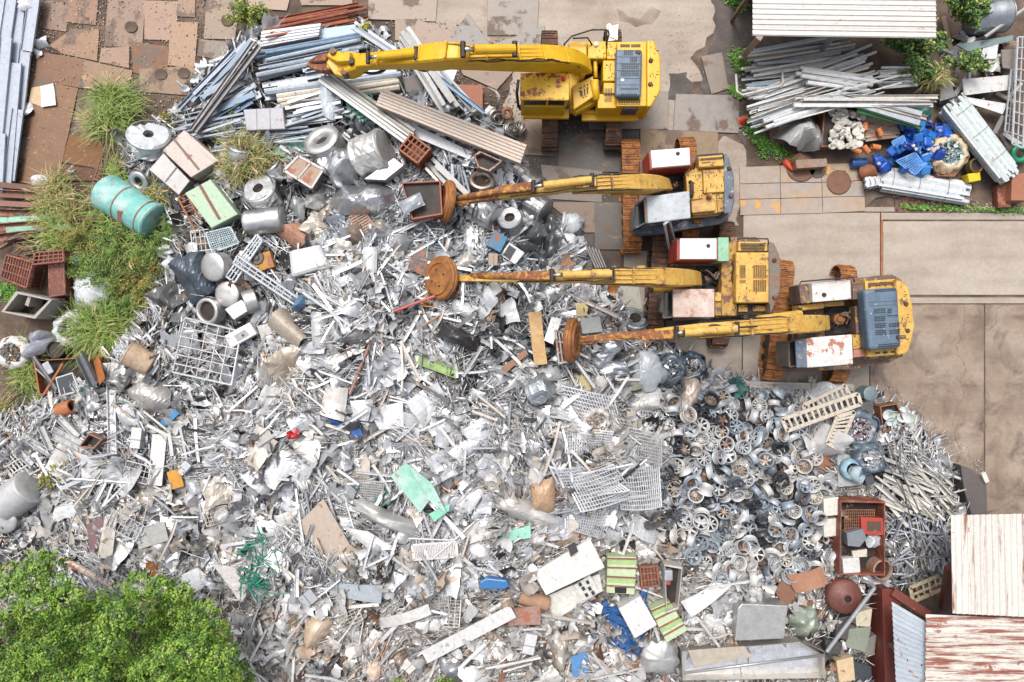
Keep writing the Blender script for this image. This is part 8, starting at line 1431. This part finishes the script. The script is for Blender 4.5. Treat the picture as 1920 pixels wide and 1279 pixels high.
def pieces_shard(n, s0, s1, lift, m=3, fold=.5, tilt=.45, bias=1.6):
    pts = sample(n, .15, bias); s = rng.uniform(s0, s1, n); asp = rng.uniform(.4, 1, n); g = np.linspace(-.5, .5, m + 1); gx_, gy_ = np.meshgrid(g, g); gx_, gy_ = gx_.ravel(), gy_.ravel(); nv = len(gx_)
    jx = rng.uniform(-.12, .12, (n, nv)); jy = rng.uniform(-.12, .12, (n, nv)); V = np.zeros((n, nv, 3)); V[:, :, 0] = (gx_ + jx) * s[:, None]; V[:, :, 1] = (gy_ + jy) * (s * asp)[:, None]
    for _ in range(m):
        a = rng.uniform(0, 3.14, n); cc = rng.uniform(-.25, .25, n); V[:, :, 2] += rng.uniform(-fold, fold, n)[:, None] * np.abs(gx_ * np.cos(a)[:, None] + gy_ * np.sin(a)[:, None] - cc[:, None]) * s[:, None]
    V[:, :, 2] += rng.normal(0, .022, (n, nv)) * s[:, None]
    F = [(j * (m + 1) + i, j * (m + 1) + i + 1, (j + 1) * (m + 1) + i + 1, (j + 1) * (m + 1) + i) for j in range(m) for i in range(m)]
    Rm = rotm(rng.uniform(0, 6.28, n), rng.normal(0, tilt, n), rng.normal(0, tilt, n)); push(np.einsum('nij,nvj->nvi', Rm, V), np.array(F), pts, rng.uniform(*lift, n))
pieces_shard(1300, .45, 1.0, (.04, .24), 8, .4, .3); pieces_shard(4200, .28, .65, (.04, .26), 5, .65); pieces_shard(11000, .12, .4, (.05, .3), 3, .7, .6, .4)
pieces_strip(10500, .35, 1.2, .02, .07, .012, .2, (.05, .34), 3, .12); pieces_strip(4200, .4, 1.5, .06, .16, .02, .16, (.05, .3), 3, .08); pieces_strip(9000, .2, .8, .012, .03, .014, .3, (.08, .38), 3, .3); pieces_strip(2600, .3, 1.1, .04, .09, .06, .2, (.06, .32), 3, .15)
pieces_strip(4000, .08, .25, .03, .1, .03, .5, (.1, .35), 2, .3, 0, 3.); pieces_strip(8500, .4, 1.5, .01, .022, .014, .12, (.15, .44), 3, .12, -1.2, .7)
V = np.concatenate(AV); F = np.concatenate(AF); Cc = np.concatenate(AC)
so = bpy.data.objects.new('small_scrap', fast_mesh('small_scrap', V, F, Cc, 'scrap_attr')); COL.objects.link(so); tag(so, 'mass of small silver and white metal scrap covering the heap', 'scrap', kind='stuff')
# litter of pale bits on the soil and plates of the upper left yard and around the right piles
AV, AF, AC = [], [], []; vbase = 0
def litter(n, poly, s0, s1, cols):
    pts = []
    x0, x1, y0, y1 = min(p[0] for p in poly), max(p[0] for p in poly), min(p[1] for p in poly), max(p[1] for p in poly)
    while len(pts) < n:
        x, y = ind.uniform(x0, x1), ind.uniform(y0, y1)
        if inpoly(x, y, poly): q = P(x, y, .03); pts.append((q.x, q.y, .045 if rng.random() < .12 else .012, x, y))
    pts = np.array(pts); s = rng.uniform(s0, s1, n); base = np.array([(-1, -1, -1), (1, -1, -1), (1, 1, -1), (-1, 1, -1), (-.7, -.7, 1), (.7, -.7, 1), (.7, .7, 1), (-.7, .7, 1)]) * .5
    V = base[None] * s[:, None, None] * rng.uniform(.4, 1., (n, 1, 3)); V = np.einsum('nij,nvj->nvi', rotm(rng.uniform(0, 6, n), rng.normal(0, .4, n), rng.normal(0, .4, n)), V)
    col = np.array([c(*q) + (0.,) for q in cols])[rng.integers(0, len(cols), n)]; push(V, np.array([(0, 3, 2, 1), (4, 5, 6, 7), (0, 1, 5, 4), (1, 2, 6, 5), (2, 3, 7, 6), (3, 0, 4, 7)]), pts, np.zeros(n), col)
GRV = [(206, 186, 160), (180, 160, 140), (160, 138, 120), (226, 214, 200), (196, 150, 104)]
litter(5200, [(55, -10), (470, -10), (470, 180), (330, 230), (230, 330), (20, 350), (20, 300)], .02, .07, GRV); litter(900, [(700, 20), (960, 60), (980, 250), (880, 210)], .02, .08, GRV); litter(900, [(1380, 240), (1500, 300), (1900, 390), (1800, 400), (1480, 320)], .02, .1, GRV + [(220, 220, 220)]); litter(700, [(990, 220), (1200, 230), (1180, 330), (1100, 440), (1010, 380)], .015, .05, GRV); litter(500, [(1640, 700), (1840, 860), (1850, 960), (1700, 780)], .015, .06, [(226, 226, 226), (200, 196, 190), (150, 130, 110)]); litter(500, [(1250, 20), (1420, 60), (1400, 300), (1250, 200)], .015, .04, GRV)
V = np.concatenate(AV); F = np.concatenate(AF); Cc = np.concatenate(AC)
so = bpy.data.objects.new('gravel', fast_mesh('gravel', V, F, Cc, 'dull_attr')); COL.objects.link(so); tag(so, 'pale gravel and litter between the steel plates', 'gravel', kind='stuff')
# ================================================================ plants
def leaf_mesh(name, P0, N0, size, asp, cols, curl=.25):
    """many leaf quads: centres P0 (n,3), normals N0 (n,3)"""
    n = len(P0); N0 = N0 / (np.linalg.norm(N0, axis=1, keepdims=True) + 1e-9); t = rng.normal(size=(n, 3)); t -= (t * N0).sum(1, keepdims=True) * N0; t /= np.linalg.norm(t, axis=1, keepdims=True) + 1e-9; b = np.cross(N0, t)
    s = size[:, None]; a = P0 - t * s * .5; m1 = P0 + b * s * asp * .5 + N0 * s * curl * .3; e = P0 + t * s * .5 - N0 * s * curl * .3; m2 = P0 - b * s * asp * .5 + N0 * s * curl * .3
    V = np.stack([a, m1, e, m2], 1).reshape(-1, 3); F = np.arange(n * 4).reshape(n, 4); return fast_mesh(name, V, F, np.repeat(cols, 4, 0), 'leaf_attr')
pm('bark', c(120, 100, 80), c(90, 74, 60), .85, dirt=.4, bump=.4)
GREENS = np.array([c(128, 170, 52), c(152, 188, 70), c(108, 152, 46), c(90, 130, 44), c(170, 196, 84), c(76, 114, 42)])
def add_mesh(name, me, parent):
    o = bpy.data.objects.new(name, me); COL.objects.link(o); o.parent = parent; o.location = -WLOC[parent.name]; return o
def tree(label, base, zh, lobes, nleaf, lsz, lm=None, pal=GREENS):
    """lobes: (px, py, z centre, radius m)"""
    p0 = P(*base, 0); root = thing('tree', label, 'tree', p0, group='trees and shrubs', lm=lm)
    p = p0 + Vector((0, 0, 0)); gs = [g_sweep([p0, p0 + Vector((.1, .05, zh * .35)), p0 + Vector((.05, .15, zh * .6))], circ(.22, 10), scales=[(1.3, 1.3), (1, 1), (.7, .7)], up=Vector((1, 0, 0)))]
    L = [(P(x, y, z), r) for x, y, z, r in lobes]; mk('trunk', *gs[0], 'bark', root)
    for q, r in L[::3]:
        s = p0 + Vector((.05, .15, zh * .55)); q = s.lerp(q, .62); m = s.lerp(q, .5) + Vector((0, 0, -.1)); mk('limb', *g_sweep([s, m, q], circ(.07, 6), scales=[(1.2, 1.2), (.8, .8), (.3, .3)]), 'bark', root)
    vol = np.array([r ** 2 for _, r in L]); idx = rng.choice(len(L), nleaf, p=vol / vol.sum()); C = np.array([tuple(q) for q, _ in L])[idx]; Rr = np.array([r for _, r in L])[idx]
    # each lobe is a bundle of twigs ending in small rosettes
    nt = nleaf // 12; tw = rng.normal(size=(nt, 3)); tw /= np.linalg.norm(tw, axis=1, keepdims=True); tw[:, 2] = np.abs(tw[:, 2]) * .9 - .12; tl = rng.choice(len(L), nt, p=vol / vol.sum()); tc = np.array([tuple(q) for q, _ in L])[tl] + tw * (np.array([r for _, r in L])[tl] * rng.uniform(.84, 1.06, nt) * (1 + .12 * np.sin(tw[:, 0] * 9 + tl) * np.sin(tw[:, 1] * 9 + tl)))[:, None]
    k = rng.integers(0, nt, nleaf); off = rng.normal(0, .06, (nleaf, 3)); PP = tc[k] + off; NN = tw[k] * .6 + np.array([0, 0, .75]) + off * 3 + rng.normal(0, .35, (nleaf, 3))
    tone = rng.integers(0, len(pal), nt)[k]; col = np.concatenate([pal[tone] * .9 * rng.uniform(.75, 1.2, (nleaf, 1)), np.zeros((nleaf, 1))], 1)
    add_mesh('crown', leaf_mesh('crown', PP, NN, rng.uniform(lsz * .7, lsz * 1.3, nleaf), .55, col), root); return root
rt = random.Random(9)
def fill(poly, n, z0, z1, r0, r1, gap=37):
    out = []; tries = 0
    while len(out) < n:
        x, y = rt.uniform(min(p[0] for p in poly), max(p[0] for p in poly)), rt.uniform(min(p[1] for p in poly), max(p[1] for p in poly))
        tries += 1
        if inpoly(x, y, poly) and (tries > 4000 or all(math.hypot(x - a, y - b) > gap for a, b, *_ in out)): out.append((x, y, rt.uniform(z0, z1), rt.uniform(r0, r1)))
    return out
tree('leafy green tree at the lower left corner', (20, 1230), 4.2, [(75, 1056, 4.2, .42), (105, 1052, 4.1, .34), (60, 1090, 4.6, .55), (100, 1100, 4.4, .5), (20, 1082, 4.2, .42)] + fill([(-30, 1110), (130, 1110), (150, 1180), (120, 1300), (-40, 1310)], 13, 3.4, 5.4, .42, .62) + fill([(-30, 1090), (140, 1090), (150, 1310), (-40, 1310)], 7, 1.6, 2.2, .6, .9), 34000, .09, 'lower left tree')
tree('broad green tree beside the lower left tree', (310, 1260), 4.6, [(262, 1100, 4.4, .42), (300, 1105, 4.4, .4), (340, 1115, 4.3, .4), (380, 1150, 4.2, .42), (410, 1190, 4.0, .42), (425, 1225, 3.9, .4), (450, 1262, 3.6, .38), (220, 1120, 4.2, .4), (150, 1150, 4.0, .4), (180, 1135, 4.1, .36)] + fill([(150, 1160), (250, 1115), (340, 1130), (400, 1200), (430, 1270), (460, 1310), (110, 1310)], 24, 3.4, 5.9, .42, .66) + fill([(120, 1180), (380, 1150), (420, 1310), (110, 1310)], 9, 1.6, 2.2, .7, .9), 60000, .09, 'broad tree')
def shrub(label, px, py, r, h, n, lsz, pal, lm=None, name='shrub', zb=None, flat_=.8, asp=.45):
    p = S(px, py, 0) if zb is None else P(px, py, zb); k = (HC - p.z) / HC / 50; r *= k; root = thing(name, label, 'shrub', p, group='trees and shrubs', lm=lm)
    ns = max(5, n // 120); st = []; PP, NN = [], []
    for i in range(ns):
        a = rt.uniform(0, 6.28); q = math.sqrt(rt.random()) * r; tip = p + Vector((q * math.cos(a), q * math.sin(a), h * (1 - .5 * (q / r) ** 2) * rt.uniform(.75, 1.1))); mid = p.lerp(tip, .5) + Vector((0, 0, h * .18)); st.append(g_sweep([p, mid, tip], circ(.014, 4)))
        for t in np.linspace(.3, 1.05, n // ns): c_ = p.lerp(mid, t).lerp(mid.lerp(tip, t), t); PP.append(tuple(c_ + Vector((rt.gauss(0, .07), rt.gauss(0, .07), rt.gauss(0, .05))))); NN.append((rt.gauss(0, .5), rt.gauss(0, .5), .8))
    mk('stem', *joing(*st), 'bark', root); PP, NN = np.array(PP), np.array(NN); m = len(PP); col = np.concatenate([pal[rng.integers(0, len(pal), m)] * rng.uniform(.75, 1.2, (m, 1)), np.zeros((m, 1))], 1)
    add_mesh('foliage', leaf_mesh('foliage', PP, NN, rng.uniform(lsz * .6, lsz * 1.4, m), asp, col), root); return root
PG = np.array([c(130, 166, 76), c(104, 146, 62), c(146, 176, 88), c(166, 182, 90), c(92, 128, 58)]); YG = np.array([c(170, 176, 80), c(196, 176, 90), c(130, 156, 66), c(150, 120, 80)]); DG = np.array([c(78, 122, 62), c(98, 144, 74), c(120, 160, 80), c(190, 190, 90), c(66, 104, 56)])
def grass(label, px, py, r, h, n, cols, plumes=0, lm=None, spread=1., zb=None, wdt=.03):
    p = S(px, py, 0) if zb is None else P(px, py, zb); n = int(n * 1.7); k = (HC - p.z) / HC / 50; r *= k * 1.08; root = thing('grass_clump', label, 'grass', p, group='grass clumps', lm=lm)
    V, F, Cs = [], [], []; seg = 4; ph = rt.uniform(0, 50); subs = [Vector((rt.gauss(0, r * .28), rt.gauss(0, r * .28), 0)) for _ in range(3)] + [Vector()]
    for i in range(n):
        a = rt.uniform(0, 6.28); L = r * rt.uniform(.35, 1.1) * (.8 + .9 * mnoise.noise((math.cos(a) * 1.5 + ph, math.sin(a) * 1.5, 0))); hh = h * rt.uniform(.5, 1.) * (1.2 - .5 * L / r); b0 = p + rt.choice(subs) + Vector((rt.gauss(0, r * .16 * spread), rt.gauss(0, r * .16 * spread), 0)); d = Vector((math.cos(a), math.sin(a), 0)); s = Vector((-d.y, d.x, 0)); w = wdt * rt.uniform(.6, 1.3); b = len(V); kk = rt.uniform(.7, 1.25)
        for t in range(seg + 1):
            u = t / seg; q = b0 + d * (L * (u ** 1.3)) + Vector((0, 0, hh * math.sin(min(1., u * 1.15) * 2.2))) + s * (.04 * math.sin(u * 3 + i)); ww = w * (1 - u * .85) * .5; V += [q - s * ww, q + s * ww]
        F += [(b + 2 * t, b + 2 * t + 1, b + 2 * t + 3, b + 2 * t + 2) for t in range(seg)]; cc = cols[rt.randrange(len(cols))] * kk; Cs += [(*cc, 0.)] * (2 * (seg + 1))
    me = fast_mesh('blades', np.array([tuple(v) for v in V]), np.array(F), np.array(Cs), 'leaf_attr'); add_mesh('blades', me, root)
    for i in range(plumes):
        a = rt.uniform(0, 6.28); d = Vector((math.cos(a), math.sin(a), 0)); q0 = p + d * r * rt.uniform(.3, .7) + Vector((0, 0, h * 1.05)); q1 = q0 + d * .22 + Vector((0, 0, .02)); mk('plume', *g_sweep([q0 - d * .2 - Vector((0, 0, .1)), q0, q0.lerp(q1, .5), q1], circ(.03, 6), scales=[(.15, .15), (.9, .9), (1.1, 1.1), (.15, .15)]), 'obj_dull', root, color=c4(c(214, 188, 146), 0))
    return root
GG = np.array([c(140, 170, 74), c(160, 184, 90), c(112, 150, 60), c(188, 190, 110)]); DRY = np.array([c(196, 186, 120), c(160, 168, 84), c(206, 184, 132), c(130, 152, 70), c(176, 150, 110)])
grass('tall green grass clump growing through the rust plates', 235, 186, 62, 1.0, 420, GG, 5, 'tall grass clump', zb=0); grass('loose grass tuft left of the tall clump', 190, 236, 40, .6, 200, DRY, 2, zb=0); grass('bright tuft above the teal tank', 232, 322, 34, .5, 200, GG, zb=0); grass('grass tuft right of the teal tank', 300, 372, 46, .7, 260, DRY, 1, zb=.2); grass('straw grass clump left of the teal tank', 122, 378, 58, .8, 380, DRY, 4, 'straw grass clump', zb=0)
grass('dry grass clump beside the sea green sheet', 470, 306, 60, .9, 460, DRY, 6, 'dry grass clump'); grass('weeping grass fountain at the weed bed foot', 202, 618, 78, 1.0, 620, GG, 6, 'grass fountain', zb=.1); grass('grass tuft at the weed bed edge', 300, 600, 46, .6, 240, GG, zb=.1); grass('tangled dry stalks in the weed bed', 240, 450, 90, .8, 300, GG, 3, zb=.1, spread=2.); grass('sparse tuft left of the white sack', 120, 440, 56, .7, 240, GG, 2, zb=.1, spread=1.6)
for k, (x, y, r_, h, w) in enumerate(((165, 440, 52, 1.1, 'upper left'), (225, 470, 56, 1.2, 'central'), (285, 470, 50, 1.1, 'right hand'), (205, 525, 48, 1.2, 'shaded middle'), (270, 525, 54, 1.1, 'lower right'), (235, 575, 50, 1.0, 'lower central'), (160, 500, 40, .9, 'left leaning'), (320, 440, 40, .8, 'outer right'), (290, 570, 44, .9, 'bottom right'))): shrub(f'{w} feathery shrub in the weed bed', x, y, r_, h, 2300, .1, PG if k % 4 else YG, 'weed bed' if k == 1 else None, zb=.1, asp=.22)
shrub('bushy green shrub above the white ribbed bundle', 478, 42, 44, 1.0, 2600, .11, np.concatenate([PG, YG]), 'upper shrub', zb=.0); shrub('small yellow green shrub by the shear', 690, 73, 22, .6, 900, .1, YG); shrub('small leafy sprig under the yellow boom', 818, 135, 16, .5, 300, .1, PG); shrub('spreading dark shrub beside the tin roof', 1700, 105, 62, 1.4, 4200, .13, DG, zb=.3); shrub('climbing shrub left of the culvert', 1790, 40, 40, 1.3, 2000, .13, DG, zb=.6); shrub('low vine over the upper right pile', 1800, 130, 44, .9, 1500, .12, DG, zb=.6); shrub('top corner shrub beside the shed', 1770, 5, 36, 1.6, 1500, .13, DG, zb=.6)
shrub('small bush in the left scrap slope', 115, 888, 34, .7, 1500, .1, YG); shrub('little green bush at the bottom edge', 850, 1276, 34, .9, 1400, .1, GREENS); shrub('tiny green bush at the bottom left centre', 745, 1276, 14, .6, 500, .1, GREENS); shrub('leafy tip beside the broad tree', 484, 1262, 14, .5, 300, .1, GREENS); shrub('weedy sprout on the long bars', 440, 222, 18, .4, 300, .08, PG); shrub('weeds beside the tan cabinet', 330, 226, 26, .5, 500, .08, YG)
grass('yellow grass clump at the left edge', 2, 770, 48, .8, 320, DRY, 2, zb=0); grass('short yellow grass below the left edge clump', 10, 826, 40, .5, 220, DRY, zb=.1); grass('grass tuft below the concrete tank', 50, 690, 46, .5, 240, GG, zb=0); grass('thin grass tuft in front of the rust orange pipe', 90, 772, 40, .4, 180, GG, zb=0); grass('dry reed tuft under the pipe pile', 1740, 155, 34, .9, 200, DRY, 4, zb=.3); shrub('low clover patch below the bin', 95, 745, 44, .25, 1200, .06, PG, zb=0)
# low green weeds by the pipe pile: uncountable ground cover
pts = []
for a, b, w in (((1380, 102), (1392, 128), 14), ((1400, 232), (1440, 290), 14), ((1420, 262), (1482, 300), 10), ((1372, 170), (1392, 180), 8), ((1365, -5), (1395, 14), 12), ((0, 540), (40, 560), 14), ((30, 720), (200, 760), 30), ((1690, 388), (1920, 396), 6)):
    for _ in range(520): t = rt.random(); q = P(a[0] + (b[0] - a[0]) * t + rt.gauss(0, w * .5), a[1] + (b[1] - a[1]) * t + rt.gauss(0, w * .5), 0); pts.append((q.x, q.y, rt.uniform(.03, .16)))
pts = np.array(pts); m = len(pts); WG = np.array([c(112, 170, 62), c(132, 186, 76), c(92, 146, 56)]); col = np.concatenate([WG[rng.integers(0, 3, m)] * rng.uniform(.7, 1.2, (m, 1)), np.zeros((m, 1))], 1)
o = bpy.data.objects.new('ground_weeds', leaf_mesh('ground_weeds', pts, rng.normal(0, .4, (m, 3)) + np.array([0, 0, 1]), rng.uniform(.05, .13, m), .6, col)); COL.objects.link(o); tag(o, 'low green weeds growing along the pile edges', 'weeds', kind='stuff')
